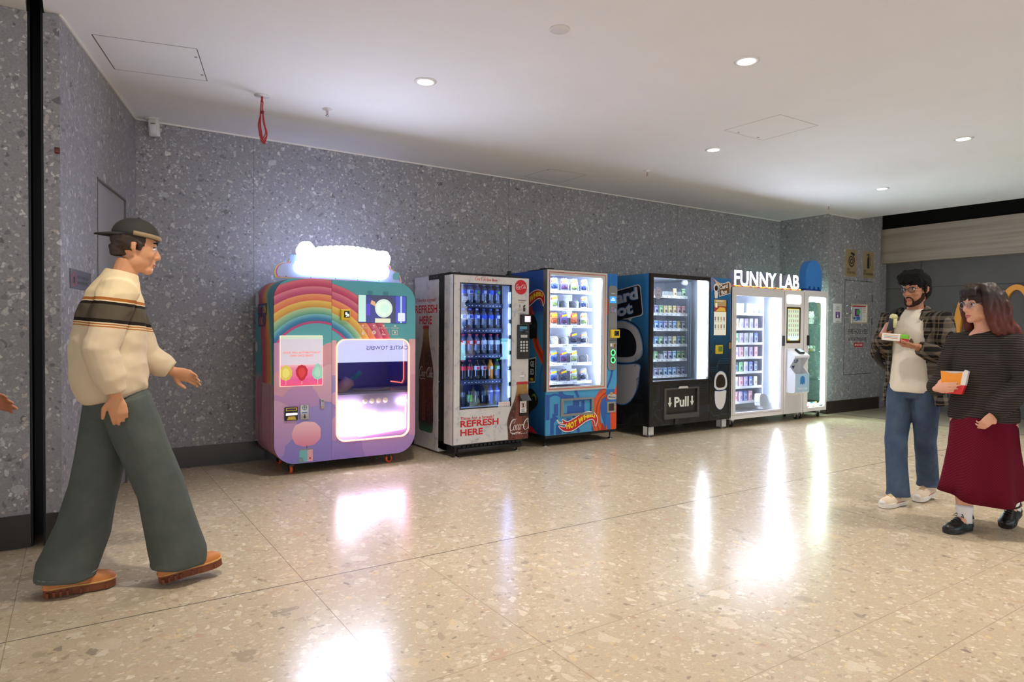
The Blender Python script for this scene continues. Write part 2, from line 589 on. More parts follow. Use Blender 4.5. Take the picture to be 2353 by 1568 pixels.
# skirting
for nm, b in (('baseboard_back', (0.49, 9.8, YB - 0.012, YB, 0.004, 0.196)), ('baseboard_front', (-6, -0.226, 4.753, 4.765, 0.004, 0.196)),
              ('baseboard_corner', (-0.149, -0.078, 4.715, 4.732, 0.004, 0.196))):
    m = MB(); m.box(*b); struct(nm, m, BASE)
# return wall and pier with the fire cabinet
m = MB(); m.box(9.815, 11.356, 5.83, YB + 0.2, 0, 3.9)
struct('wall_pier', m, WALL)
m = MB(); m.box(9.803, 9.815, 5.82, YB, 0.004, 0.198); m.box(9.803, 11.36, 5.818, 5.83, 0.004, 0.198)
struct('baseboard_pier', m, mat('bronze_skirting', (58, 48, 42), 0.35, 0.3))
m = MB(); m.box(11.356, 11.78, 5.93, 6.3, 0, 3.9)
struct('wall_recess', m, WALL)
m = MB(); m.box(11.75, 12.0, -9, 5.93, 0, 2.6)
struct('wall_right', m, PANEL)
m = MB()
for y in (5.36, 3.85, 2.3): m.box(11.744, 11.75, y - 0.004, y + 0.004, 0, 2.5)
m.box(11.744, 11.75, -9, 5.93, 2.036, 2.044)
struct('trim_5', m, mat('panel_joint', (60, 58, 58), 0.8))
m = MB(); m.box(11.55, 12.0, -9, 5.95, 2.495, 3.05); m.box(11.56, 12.0, -9, 5.95, 2.47, 2.495)
struct('wall_fascia', m, TRAV)
m = MB(); m.box(10.6, 14, -9, 6.5, 3.75, 3.85); m.box(11.60, 12.2, -9, 6.5, 3.052, 3.75); m.box(11.357, 11.60, 6.0, 6.5, 3.06, 3.75)  # darkness of the gap above the fascia, put in as black boxes
struct('ceiling_void', m, BLACKV)
# white ceiling, cut at the shutter slot on the left and along the shop front on the right
m = MB()
pts = [(-0.145, YB + .1), (-0.145, -9), (11.52, -9), (10.651, 5.80), (10.651, YB + .1)]
pts = [(-0.145, -9), (11.58, -9), (10.655, 5.822), (10.655, YB + .1), (-0.145, YB + .1)]
m.prism(pts, lambda u, v, d: (u, v, d), ZC, ZC + 0.3)
m.box(-9, -0.228, -9, 5.2, ZC - 0.008, ZC + 0.3)
struct('ceiling', m, CEIL)
m = MB(); m.box(-0.23, -0.14, -9, 5.2, ZC + 0.28, ZC + 0.34)
struct('ceiling_slot', m, BLACKV)
m = MB(); m.box(0.45, 9.815, YB - 0.012, YB, ZC - 0.012, ZC); leftbox(m, 0, LL, -0.010, 0, ZC - 0.012, ZC)
m.box(9.805, 10.655, 5.82, 5.83, ZC - 0.01, ZC)
struct('trim_6', m, mat('white_shadowline', (222, 219, 212), 0.7))
# joint lines in the stone cladding
m = MB()
for x in (1.441, 4.39, 7.336): m.box(x - 0.0015, x + 0.0015, YB - 0.001, YB, 0.2, ZC)
struct('trim_7', m, mat('stone_joint', (82, 80, 80), 0.8))

# ================================================================== ceiling fittings
LAMPWHITE = mat('lamp_diffuser', (255, 240, 216), 0.5, emis=22.0)
RING = mat('lamp_trim_ring', (222, 222, 224), 0.35)
def downlight(x, y, label, power=105, r=0.082):
    t = thing('downlight', (x, y, ZC), label, 'ceiling light', 'recessed round downlights')
    m = MB(); m.lathe([(r, 0.0), (r + 0.001, -0.004), (r * 0.72, -0.009), (r * 0.70, -0.003)], (x, y, ZC), 28, cap=False)
    m.build('trim_ring', RING, t)
    m = MB(); m.lathe([(r * 0.71, -0.003), (r * 0.6, -0.005), (0.001, -0.006)], (x, y, ZC), 24, cap=False)
    m.build('diffuser', LAMPWHITE, t)
    ld = bpy.data.lights.new('downlight_lamp', 'SPOT')
    ld.energy = power; ld.color = (1.0, 0.925, 0.82); ld.spot_size = radians(92); ld.spot_blend = 0.85; ld.shadow_soft_size = 0.055
    lo = bpy.data.objects.new('lamp', ld); COL.objects.link(lo); lo.parent = t; lo.location = (0, 0, -0.03)
    return t
downlight(2.172, 4.45, 'round recessed downlight glowing in the ceiling above the rainbow machine')
downlight(3.81, 2.87, 'largest lit round downlight, high in the middle of the white ceiling')
downlight(5.398, 4.45, 'lit round downlight above the blue toy car machine, level with the middle machines')
downlight(7.019, 2.85, 'lit round downlight over the walking couple, near the dark shop edge')
downlight(8.623, 4.42, 'smallest lit round downlight, closest to the stone pier with fire signs')
for x, y in ((0.6, 2.87), (2.17, 1.28), (5.4, 1.28), (8.62, 1.28), (0.6, -0.3), (3.8, -0.3), (7.02, -0.3)):
    downlight(x, y, 'round recessed downlight further back in the white ceiling')

def sprinkler(x, y, label):
    t = thing('sprinkler', (x, y, ZC), label, 'sprinkler', 'ceiling sprinkler heads')
    m = MB(); m.lathe([(0.04, 0), (0.04, -0.004), (0.018, -0.012), (0.012, -0.02)], (x, y, ZC), 20); m.build('rose_plate', mat('white_enamel', (216, 216, 220), 0.3), t)
    m = MB(); z = ZC - 0.02
    for s in (-1, 1): m.tube([(x + s * 0.009, y, z), (x + s * 0.012, y, z - 0.02), (x, y, z - 0.036)], 0.0022, 6)
    m.lathe([(0.004, -0.052), (0.016, -0.056), (0.016, -0.058)], (x, y, ZC), 14)
    m.build('frame_arms', CHROME, t)
    m = MB(); m.cyl((x, y, z), (x, y, z - 0.03), 0.0025, 6); m.build('glass_bulb', mat('red_bulb', (190, 30, 30), 0.2), t)
sprinkler(1.765, 5.471, 'small chrome sprinkler head beside the hanging red hose loop')
sprinkler(5.486, 5.467, 'small chrome sprinkler head above the middle vending machines')
sprinkler(9.12, 5.434, 'small chrome sprinkler head just in front of the stone pier')

# red coiled cable hanging from a ceiling rose
t = thing('hanging_cable', (1.239, 5.461, ZC), 'looped red cable hanging from a round ceiling rose', 'cable')
m = MB(); m.lathe([(0.058, 0), (0.058, -0.004), (0.02, -0.008)], (1.239, 5.461, ZC), 28); m.build('ceiling_rose', mat('white_enamel2', (206, 206, 212), 0.3), t)
m = MB(); cx, cy = 1.239, 5.461
RED = mat('red_cable_sheath', (158, 24, 30), 0.4)
m.tube([(cx, cy, ZC - 0.006), (cx, cy, ZC - 0.05)], 0.008, 8)
for k, (dx, dz, w) in enumerate(((-0.010, -0.335, 0.022), (0.004, -0.350, 0.026), (0.010, -0.352, 0.020), (-0.004, -0.343, 0.03))):
    top = ZC - 0.03
    pts = spline([(cx - 0.004, cy + 0.003 * k, top), (cx - 0.010 + dx * 0.3, cy + 0.004 * k, top - 0.12), (cx - 0.018 + dx, cy + 0.004 * k, top - 0.21), (cx + 0.004 + dx, cy, top + dz + 0.07 - 0.06),
                  (cx + 0.016 + dx, cy, ZC + dz), (cx + w + 0.01 + dx * 0.5, cy - 0.004, ZC + dz + 0.05), (cx + 0.012 + dx * 0.4, cy - 0.004, ZC - 0.2), (cx + 0.004, cy - 0.004, ZC - 0.10), (cx + 0.008, cy, ZC - 0.045)], 5)
    m.tube(pts, 0.0042, 7)
m.build('cable_loop', RED, t)
m = MB(); m.tube([(cx - 0.014, cy, ZC - 0.13), (cx + 0.014, cy - 0.006, ZC - 0.132)], 0.012, 8); m.build('tape_tie', mat('dark_red_tape', (120, 16, 24), 0.6), t)

# motion detector in the corner
t = thing('motion_sensor', (0.60, 6.62, ZC), 'white motion sensor on the ceiling in the stone corner', 'sensor')
m = MB(); m.lathe([(0.055, 0), (0.055, -0.012), (0.045, -0.018)], (0.575, 6.60, ZC), 24); m.build('mount_plate', mat('white_plastic_case', (214, 213, 212), 0.4), t)
m = MB(); R_ = Matrix.Translation((0.585, 6.585, ZC - 0.085)) @ Matrix.Rotation(radians(-28), 4, 'Z') @ Matrix.Rotation(radians(8), 4, 'X')
m.rbox(-0.042, 0.042, -0.028, 0.028, -0.075, 0.072, 0.014, 3, M=R_); m.build('sensor_body', mat('white_plastic_case', (214, 213, 212), 0.4), t)
m = MB(); m.rbox(-0.026, 0.026, -0.031, -0.02, -0.055, 0.018, 0.006, 2, M=R_); m.build('lens_window', mat('milky_lens', (232, 233, 240), 0.25), t)
m = MB(); m.rbox(-0.016, 0.020, -0.030, -0.026, 0.030, 0.036, 0.0015, 1, M=R_); m.build('led_slot', BLACK, t)

# access hatches: shallow frames set flush in the ceiling
HL = mat('hatch_gap', (96, 94, 92), 0.8)
def hatch(pts, label, locks, gap=(0.003, 0.003, 0.003, 0.003)):
    c = [sum(p[i] for p in pts) / 4 for i in (0, 1)]
    t = thing('ceiling_hatch', (c[0], c[1], ZC), label, 'access hatch', 'flush ceiling access hatches')
    m = MB()
    for i in range(4):
        a, b = Vector(pts[i]), Vector(pts[(i + 1) % 4])
        q = (b - a).normalized(); nn = Vector((-q.y, q.x)) * gap[i] / 2
        m.prism([(a + nn)[:], (b + nn)[:], (b - nn)[:], (a - nn)[:]], lambda u, v, d: (u, v, d), ZC - 0.0012, ZC - 0.0002)
    m.build('edge_gap', HL, t)
    m = MB()
    m.prism([(p[0] * .99 + c[0] * .01, p[1] * .99 + c[1] * .01) for p in pts], lambda u, v, d: (u, v, d), ZC - 0.001, ZC - 0.0002)
    m.build('cover_panel', CEIL, t)
    for x, y in locks:
        m = MB(); m.lathe([(0.010, -0.0008), (0.009, -0.003), (0.002, -0.0025)], (x, y, ZC), 12); m.build('key_lock', MGREY, t)
hatch([(0.094, 4.931), (0.675, 4.792), (0.826, 5.369), (0.243, 5.502)], 'large square access hatch in the ceiling above the man in the cap', [(0.690, 4.94), (0.775, 5.26)], (0.002, 0.006, 0.002, 0.007))
hatch([(4.498, 6.519), (4.517, 6.049), (5.045, 6.025), (5.051, 6.544)], 'square access hatch in the ceiling close to the back wall', [(4.54, 6.1)], (0.002, 0.0008, 0.001, 0.0008))
hatch([(4.961, 3.972), (4.986, 3.413), (5.524, 3.401), (5.519, 3.962)], 'faint square access hatch mid ceiling between two lit downlights', [(5.12, 3.935), (5.40, 3.93)], (0.0007,) * 4)
t = thing('smoke_detector', (2.474, 3.217, ZC), 'flat white disc cover on the ceiling, unlit', 'detector')
m = MB(); m.lathe([(0.062, 0), (0.062, -0.004), (0.054, -0.009), (0.001, -0.010)], (2.474, 3.217, ZC), 28); m.build('cover', mat('white_enamel3', (214, 212, 212), 0.4), t)

# ================================================================== signs on walls
P6 = P_front(5.83)
def plate(name, x0, x1, z0, z1, col, label, cat, group=None, thick=0.006):
    t = thing(name, ((x0 + x1) / 2, 5.83, z0), label, cat, group)
    m = MB(); m.box(x0, x1, 5.83 - thick, 5.8298, z0, z1); m.build('plate', col, t)
    return t, Art(lambda u, v, d: (u, 5.83 - thick - d, v))
BRONZE = mat('champagne_metal', (168, 148, 112), 0.4, 0.35)
INK = mat('black_print', (28, 26, 25), 0.6)
t, a = plate('hose_sign', 10.282, 10.605, 2.19, 2.625, BRONZE, 'bronze plate with black hose spiral symbol on the stone pier', 'sign', 'bronze fire plates')
sp = [(10.447 + (0.012 + 0.0145 * th) * cos(-th + 1.3) * 0.88, 2.452 + (0.012 + 0.0145 * th) * sin(-th + 1.3)) for th in [i * 0.25 for i in range(0, 30)]]
sp = [(10.445 + (0.010 + 0.0062 * th) * cos(th), 2.445 + (0.012 + 0.0072 * th) * sin(th)) for th in [i * 0.22 for i in range(0, 65)]]
a.stroke(sp, 0.022, INK); a.stroke([(10.43, 2.567), (10.54, 2.545)], 0.036, INK)
a.text('FIRE', 10.325, 2.285, 0.034, INK); a.text('HOSE REEL', 10.325, 2.237, 0.034, INK, width=0.24)
a.build('symbol', t)
t, a = plate('extinguisher_sign', 10.796, 11.128, 2.19, 2.627, BRONZE, 'bronze plate with black extinguisher symbol on the stone pier', 'sign', 'bronze fire plates')
a.rect(10.925, 10.995, 2.345, 2.50, INK, 0.012); a.disc(10.96, 2.50, 0.035, INK); a.rect(10.948, 10.972, 2.52, 2.56, INK); a.rect(10.91, 10.995, 2.562, 2.576, INK)
a.stroke([(10.93, 2.578), (10.985, 2.592)], 0.01, INK); a.stroke(spline([(10.97, 2.548), (11.02, 2.53), (11.028, 2.47), (11.025, 2.40)]), 0.009, INK); a.rect(11.017, 11.035, 2.39, 2.42, INK)
a.text('FIRE', 10.815, 2.285, 0.034, INK); a.text('EXTINGUISHER', 10.815, 2.237, 0.034, INK, width=0.29)
a.build('symbol', t)
# the cabinet door cut in the stone
t = thing('fire_cabinet', (10.69, 5.83, 0.6), 'stone-faced fire hose cabinet door set flush in the pier', 'cabinet')
m = MB()
for b in ((10.275, 10.283, 0.6, 2.13), (11.10, 11.104, 0.6, 2.13), (10.275, 11.104, 2.124, 2.132), (10.275, 11.104, 0.598, 0.606)):
    m.box(b[0], b[1], 5.8285, 5.8299, b[2], b[3])
m.build('door_gap', mat('door_gap_dark', (40, 38, 36), 0.9), t)
m = MB(); m.box(10.284, 11.099, 5.8282, 5.8299, 0.607, 2.123); m.build('door', WALL, t)
for z in (1.05, 1.47, 1.85):
    m = MB(); m.box(11.096, 11.11, 5.822, 5.8299, z - 0.06, z + 0.06); m.build('hinge', mat('dark_hinge', (70, 68, 66), 0.5, 0.5), t)
m = MB(); m.tube([(10.30, 5.823, 1.715), (10.325, 5.79, 1.722), (10.385, 5.785, 1.722), (10.405, 5.785, 1.70), (10.405, 5.785, 1.61), (10.385, 5.785, 1.588), (10.325, 5.79, 1.588), (10.30, 5.823, 1.595)], 0.007, 8)
m.build('pull_handle', CHROME, t)
a = Art(lambda u, v, d: (u, 5.8282 - d, v))
a.text('FIRE HOSE REEL', 10.405, 1.262, 0.075, INK, width=0.585); a.build('lettering', t)
a = Art(lambda u, v, d: (u, 5.8282 - d, v)); a.text('& FIRE EXTINGUISHER', 10.405, 1.150, 0.052, INK, width=0.55)
RSTK = mat('red_sticker', (178, 24, 48), 0.5); WPR = mat('white_print', (235, 233, 230), 0.5)
a.build('lettering', t)
a = Art(lambda u, v, d: (u, 5.8282 - d, v))
a.rect(10.575, 10.84, 1.045, 1.118, RSTK); a.text('MAP & KEY INSIDE', 10.595, 1.066, 0.032, WPR, bold=.01, width=0.225)
a.build('red_sticker', t)
t = thing('evacuation_plan', (10.70, 5.82, 1.43), 'framed evacuation plan on the fire cabinet door', 'plan')
m = MB(); o_, i_ = rect4(10.468, 10.945, 1.43, 1.752), rect4(10.492, 10.921, 1.452, 1.73)
frame_ring(m, lambda u, v, d: (u, 5.828 - d, v), o_, i_, 0.0, 0.016); m.build('frame', mat('pale_gold_frame', (206, 188, 158), 0.35, 0.3), t)
a = Art(lambda u, v, d: (u, 5.826 - d, v))
a.rect(10.492, 10.921, 1.452, 1.73, mat('plan_paper', (228, 228, 230), 0.5)); a.rect(10.50, 10.91, 1.702, 1.722, RSTK)
a.rect(10.515, 10.80, 1.47, 1.695, mat('plan_grey', (186, 196, 196), 0.6)); a.rect(10.57, 10.71, 1.55, 1.67, mat('plan_purple', (110, 50, 130), 0.6))
a.poly([(10.63, 1.58), (10.71, 1.57), (10.745, 1.63), (10.70, 1.66), (10.63, 1.65)], mat('plan_green', (70, 160, 70), 0.6))
BL = mat('plan_blue', (70, 110, 190), 0.6)
for q in ((10.53, 10.60, 1.50, 1.535), (10.62, 10.73, 1.49, 1.545), (10.58, 10.66, 1.472, 1.486)): a.rect(*q, BL)
for k in range(3): a.rect(10.82, 10.90, 1.60 + k * 0.032, 1.624 + k * 0.032, mat('plan_key', (205, 180, 182), 0.6))
a.poly([(10.83, 1.475), (10.88, 1.475), (10.855, 1.52)], mat('plan_yellow', (226, 208, 60), 0.6))
a.rect(10.812, 10.904, 1.53, 1.585, mat('plan_white2', (214, 214, 216), 0.6))
a.build('plan_sheet', t)
t, a = plate('assembly_notice', 9.965, 10.19, 1.44, 1.74, mat('notice_paper', (206, 200, 204), 0.6), 'white paper notice with purple square, left of the evacuation plan', 'notice', thick=0.002)
PUR = mat('purple_print', (92, 44, 120), 0.6)
a.text('WARDEN', 10.03, 1.675, 0.020, INK, width=0.10); a.text('ASSEMBLY', 10.02, 1.642, 0.020, INK, width=0.12)
a.rect(10.02, 10.14, 1.51, 1.61, PUR); a.text('AREA', 10.045, 1.582, 0.016, WPR, width=0.07); a.text('8', 10.062, 1.522, 0.045, WPR, bold=.03, width=0.036)
a.rect(10.03, 10.13, 1.458, 1.463, INK)
a.build('print', t)
# grey plate on the angled wall, and a small red bell box at the corner
t = thing('wall_sign', left_pt(0.4, 0, 1.54), 'grey metal plate with red ring symbol on the angled stone wall', 'sign')
SP = lambda u, v, dd: left_pt(u, -0.004 - dd, v)
m = MB(); leftbox(m, 0.168, 0.62, -0.004, -0.0002, 1.538, 1.66); m.build('plate', mat('grey_sign_metal', (96, 96, 104), 0.4, 0.4), t)
a = Art(SP); RDP = mat('red_print', (176, 40, 56), 0.5)
a.ring(0.242, 1.598, 0.038, 0.046, RDP); a.stroke([(0.214, 1.628), (0.270, 1.568)], 0.008, RDP); a.rect(0.226, 0.258, 1.60, 1.612, INK); a.rect(0.232, 0.252, 1.575, 1.602, INK)
a.text('TROLLEY WHEELS LOCK', 0.30, 1.607, 0.017, INK, width=0.25); a.text('BEYOND THIS POINT', 0.31, 1.572, 0.017, INK, width=0.22)
a.build('print', t)
t = thing('button_stud', (-0.082, 4.70, 2.33), 'small dark red stud on the stone wall corner', 'stud')
m = MB(); m.rbox(-0.098, -0.07, 4.695, 4.722, 2.315, 2.35, 0.006, 2); m.build('stud', mat('dark_red_stud', (90, 30, 32), 0.4), t)

# golden letter on the far grey wall
GOLD = mat('yellow_sign_face', (226, 150, 20), 0.45)
t = thing('arch_sign', (11.75, 4.2, 1.3), 'large yellow curved letter sign on the grey shop wall behind the woman', 'sign')
def arch(cy, half, z0, z1, w0, w1):
    o, i = [], []
    n = 22
    for k in range(n + 1):
        a_ = pi * k / n
        o.append((cy - half * cos(a_), z0 + (z1 - z0) * sin(a_) ** 0.72 if 0 < k < n else z0))
    hi = half - w0
    for k in range(n, -1, -1):
        a_ = pi * k / n
        i.append((cy - hi * cos(a_), z0 + (z1 - w1 - z0) * sin(a_) ** 0.72 if 0 < k < n else z0))
    return o + i
m = MB()
PX = lambda u, v, dd: (11.75 - dd, u, v)
for cy in (4.562, 4.008):
    m.prism(arch(cy, 0.295, 1.02, 2.02, 0.105, 0.08), PX, 0.0, 0.055)
m.build('letter', GOLD, t)

# ================================================================== lit service counter across the mall, seen mirrored in the machine windows
t = thing('service_counter', (6.8, -2.0, 0), 'long white lit service counter with dark lettering, mirrored in the machine windows', 'counter')
m = MB(); m.box(4.50, 9.05, -2.62, -2.04, 0.0, 0.54); m.box(4.45, 9.10, -2.70, -2.02, 0.54, 0.56); m.box(4.45, 9.10, -2.70, -1.98, 1.075, 1.11)
m.build('counter_body', mat('counter_dark', (60, 58, 66), 0.5), t)
m = MB(); m.box(4.50, 7.10, -2.65, -2.0, 0.56, 1.075); m.build('white_light_front', mat('counter_white_glow', (222, 222, 250), 0.5, emis=4.6), t)
m = MB(); m.box(7.10, 9.05, -2.65, -2.0, 0.56, 0.99); m.build('pale_teal_front', mat('counter_teal_glow', (160, 222, 224), 0.5, emis=3.6), t)
m = MB(); m.box(7.10, 9.05, -2.65, -1.995, 0.99, 1.03); m.build('green_band', mat('counter_green_glow', (40, 170, 120), 0.5, emis=3.0), t)
m = MB(); m.box(7.10, 9.05, -2.65, -2.0, 1.03, 1.075); m.build('teal_band', mat('counter_teal_band', (90, 200, 196), 0.5, emis=3.0), t)
a = Art(lambda u, v, d: (12.0 - u, -2.0 + d, v), d0=0.002)
a.text('CASTLE TOWERS', 5.72, 0.83, 0.085, mat('counter_lettering', (70, 70, 110), 0.6), width=0.98); a.build('counter_letters', t)

# ================================================================== vending machines: shared helpers
def clip_poly(poly, conv):
    """keep the part of poly inside the convex, anticlockwise outline conv"""
    out = list(poly)
    n = len(conv)
    for i in range(n):
        a, b = conv[i], conv[(i + 1) % n]
        src, out = out, []
        side = lambda p: (b[0] - a[0]) * (p[1] - a[1]) - (b[1] - a[1]) * (p[0] - a[0])
        for k in range(len(src)):
            p, q = src[k], src[(k + 1) % len(src)]
            sp, sq = side(p), side(q)
            if sp >= 0: out.append(p)
            if (sp > 0 and sq < 0) or (sp < 0 and sq > 0):
                t = sp / (sp - sq)
                out.append((p[0] + (q[0] - p[0]) * t, p[1] + (q[1] - p[1]) * t))
        if not out: return []
    return out

def circle(u, v, r, n=40, rv=None):
    rv = rv or r
    return [(u + r * cos(2 * pi * i / n), v + rv * sin(2 * pi * i / n)) for i in range(n)]

def ring_between(outer, inner):
    """matching outlines (same angles about the inner centre) for a convex panel with a convex hole"""
    cx = sum(p[0] for p in inner) / len(inner); cy = sum(p[1] for p in inner) / len(inner)
    angs = sorted({round(atan2(p[1] - cy, p[0] - cx), 5) for p in list(outer) + list(inner)})
    def hit(poly, a):
        dx, dy = cos(a), sin(a); best = None
        for i in range(len(poly)):
            (x0, y0), (x1, y1) = poly[i], poly[(i + 1) % len(poly)]
            ex, ey = x1 - x0, y1 - y0
            den = dx * ey - dy * ex
            if abs(den) < 1e-12: continue
            t = ((x0 - cx) * ey - (y0 - cy) * ex) / den
            s = ((x0 - cx) * dy - (y0 - cy) * dx) / den
            if t > 0 and -1e-6 <= s <= 1 + 1e-6 and (best is None or t > best): best = t
        return (cx + dx * best, cy + dy * best)
    return [hit(outer, a) for a in angs], [hit(inner, a) for a in angs]

def prism2(mb, pts, fn, d0, d1):
    mb.prism(pts, fn, d0, d1, 1, caps=False)
    mb.add([fn(a, b, d1) for a, b in pts], [tuple(range(len(pts)))], 0)

def caster(parent, x, y, z_top, r, wheelmat, forkmat, rot=0.0, name='caster'):
    m = MB()
    m.box(x - 0.028, x + 0.028, y - 0.028, y + 0.028, z_top - 0.006, z_top)
    m.cyl((x, y, z_top - 0.005), (x, y, z_top - 0.022), 0.018, 14)
    dx, dy = cos(rot), sin(rot); ox, oy = -dy, dx
    cxx, cyy = x + dx * r * 0.5, y + dy * r * 0.5
    for s in (-1, 1):
        bx, by = cxx + ox * s * r * 0.42, cyy + oy * s * r * 0.42
        pts = [(x + ox * s * r * .42 - dx * r * .45, y + oy * s * r * .42 - dy * r * .45, z_top - 0.018), (x + ox * s * r * .42 + dx * r * .8, y + oy * s * r * .42 + dy * r * .8, z_top - 0.018),
               (bx + dx * r * .35, by + dy * r * .35, r * .85), (bx - dx * r * .3, by - dy * r * .3, r * .85)]
        q = [(p[0] + ox * 0.004 * s, p[1] + oy * 0.004 * s, p[2]) for p in pts]
        m.add(pts + q, [(0, 1, 2, 3), (7, 6, 5, 4), (0, 4, 5, 1), (1, 5, 6, 2), (2, 6, 7, 3), (3, 7, 4, 0)])
    m.box(x - 0.022, x + 0.022, y - 0.022, y + 0.022, z_top - 0.03, z_top - 0.016)
    f = m.build(name, forkmat, parent)
    w = MB()
    a, b = Vector((cxx - ox * r * .34, cyy - oy * r * .34, r)), Vector((cxx + ox * r * .34, cyy + oy * r * .34, r))
    t = (b - a)
    w.tube([a, a + t * .12, a + t * .88, b], [r * .88, r, r, r * .88], 22, smooth=True)
    w.build('wheel', wheelmat, f)
    h = MB(); h.tube([a - t * .06, b + t * .06], [r * .55, r * .55], 16); h.tube([a - t * .12, b + t * .12], [r * .16, r * .16], 10)
    h.build('hub', BLACK, f)
    return f

def reader(parent, x0, x1, z0, z1, yf, body, screen, name='card_reader', depth=0.035):
    m = MB(); m.rbox(x0, x1, yf - depth, yf, z0, z1, 0.008, 3)
    b = m.build(name, body, parent)
    w, h = x1 - x0, z1 - z0
    s = MB(); s.rbox(x0 + w * .28, x1 - w * .14, yf - depth - 0.003, yf - depth + 0.002, z0 + h * .25, z1 - h * .15, 0.002, 1)
    s.build('reader_screen', screen, b)
    return b
YEL = mat('yellow_reader_case', (222, 190, 40), 0.4)
SCRB = mat('reader_display_dark', (20, 22, 34), 0.2)
LEDW = mat('reader_glow', (236, 240, 226), 0.4, emis=1.6)

def icon_lines(a, u, v, w, n, m, dv, h):
    for k in range(n):
        a.rect(u, u + w * (1 - 0.2 * (k % 2)), v - k * dv, v - k * dv + h, m)

def strip_glow(name, r, g, b, s):
    return mat(name, (r, g, b), 0.5, emis=s)

# ================================================================== rainbow candy floss machine
CX0, CX1, CZ0, CZ1, CY = 1.426, 2.762, 0.100, 1.738, 5.86
CSEAM = 1.934
cm = thing('cotton_candy_machine', (2.09, 6.2, 0.0), 'rounded cotton candy vending machine printed with rainbow and pink clouds', 'vending machine')
BX = 2.09

def rainbow_mat(name, xc, zc, dz=0.0, side=False):
    n = NT(name, 0.42, 0.4)
    X, Y, Z = n.sep(n.co.outputs['Object'])
    if side:
        ax = n.math('SUBTRACT', Y, xc)
    else:
        ax = n.math('SUBTRACT', X, xc - BX)
    az = n.math('SUBTRACT', Z, zc)
    r = n.math('SQRT', n.math('ADD', n.math('MULTIPLY', ax, ax), n.math('MULTIPLY', az, az)))
    T, P2 = rgb(92, 176, 186), rgb(150, 128, 190)
    # the printed sky: teal above, lilac below
    sky = n.ramp(n.math('DIVIDE', Z, 1.8), [(0.06, rgb(128, 110, 182)), (0.22, rgb(150, 132, 196)), (0.36, rgb(140, 130, 190)), (0.46, rgb(150, 140, 196)), (0.52, rgb(176, 150, 184)), (0.61, rgb(150, 170, 186)), (0.645, T), (1.0, rgb(86, 170, 184))])
    bands = [(0.405, (186, 66, 124)), (0.425, (196, 74, 132)), (0.426, (40, 110, 160)), (0.455, (60, 140, 186)), (0.488, (126, 196, 206)), (0.489, (90, 160, 140)),
             (0.52, (142, 196, 156)), (0.548, (190, 214, 160)), (0.549, (214, 150, 70)), (0.58, (226, 184, 84)), (0.607, (240, 206, 110)), (0.608, (226, 116, 84)),
             (0.64, (238, 142, 96)), (0.668, (244, 170, 112)), (0.669, (190, 66, 110)), (0.70, (206, 94, 132)), (0.733, (226, 134, 150)), (0.734, (186, 56, 96)), (0.765, (208, 84, 118)), (0.80, (226, 120, 134)), (0.802, (190, 70, 100))]
    rc = n.ramp(n.math('SUBTRACT', r, 0.4), [(0.0, rgb(186, 66, 124))] + [((p - 0.4), rgb(*c)) for p, c in bands[1:]])
    inside = n.math('MULTIPLY', n.math('GREATER_THAN', r, 0.405), n.math('LESS_THAN', r, 0.803))
    if not side:
        inside = n.math('MULTIPLY', inside, n.math('GREATER_THAN', az, -0.35))
    n.l(n.mix(inside, sky, rc), n.b.inputs['Base Color'])
    return n.m

RB_L = rainbow_mat('rainbow_print_door', 1.800, 0.938)
RB_R = rainbow_mat('rainbow_print_panel', 1.750, 0.922)

def cloud_mat(name, top, bot, z0, z1):
    n = NT(name, 0.42, 0.4)
    X, Y, Z = n.sep(n.co.outputs['Object'])
    mr = n.n('MapRange'); n.l(Z, mr.inputs[0]); mr.inputs[1].default_value = z0; mr.inputs[2].default_value = z1
    n.l(n.ramp(mr.outputs[0], [(0.0, rgb(*bot)), (1.0, rgb(*top))]), n.b.inputs['Base Color'])
    return n.m

# shell (sides, top, bottom) with its own wrap
def side_wrap():
    n = NT('rainbow_print_side', 0.42, 0.4)
    X, Y, Z = n.sep(n.co.outputs['Object'])
    # band leaning down the side from the front edge
    yy = n.math('SUBTRACT', Y, -0.34)
    q = n.math('ADD', yy, n.math('MULTIPLY', n.math('POWER', n.math('MAXIMUM', n.math('SUBTRACT', Z, 0.85), 0.0), 2.2), -0.35))
    col = n.ramp(q, [(0.02, rgb(70, 150, 180)), (0.06, rgb(110, 180, 150)), (0.12, rgb(222, 180, 80)), (0.20, rgb(230, 130, 86)), (0.30, rgb(206, 70, 100)), (0.42, rgb(196, 60, 96))])
    band = n.math('MULTIPLY', n.math('GREATER_THAN', q, 0.02), n.math('LESS_THAN', q, 0.42))
    band = n.math('MULTIPLY', band, n.math('GREATER_THAN', Z, 0.80))
    sky = n.ramp(n.math('DIVIDE', Z, 1.8), [(0.10, rgb(186, 132, 150)), (0.30, rgb(196, 140, 160)), (0.44, rgb(190, 150, 160)), (0.50, rgb(80, 150, 170)), (0.9, rgb(80, 164, 178)), (1.0, rgb(76, 150, 170))])
    n.l(n.mix(band, sky, col), n.b.inputs['Base Color'])
    return n.m
outl = rrect(CX0, CX1, CZ0, CZ1, 0.19, 10)
m = MB()
m.prism(outl, lambda u, v, d: (u, d, v), CY + 0.004, 6.55, smooth=True, caps=False)
m.add([(u, 6.55, v) for u, v in outl], [tuple(range(len(outl)))])
m.build('shell', side_wrap(), cm)
m = MB()
for yy in (6.0, 6.30):   # seams of the shell panels
    m.prism(rrect(CX0 - .0012, CX1 + .0012, CZ0 - .0012, CZ1 + .0012, 0.19, 10), lambda u, v, d: (u, d, v), yy, yy + 0.004, caps=False)
m.build('shell_seam', mat('seam_dark', (60, 40, 50), 0.8), cm)
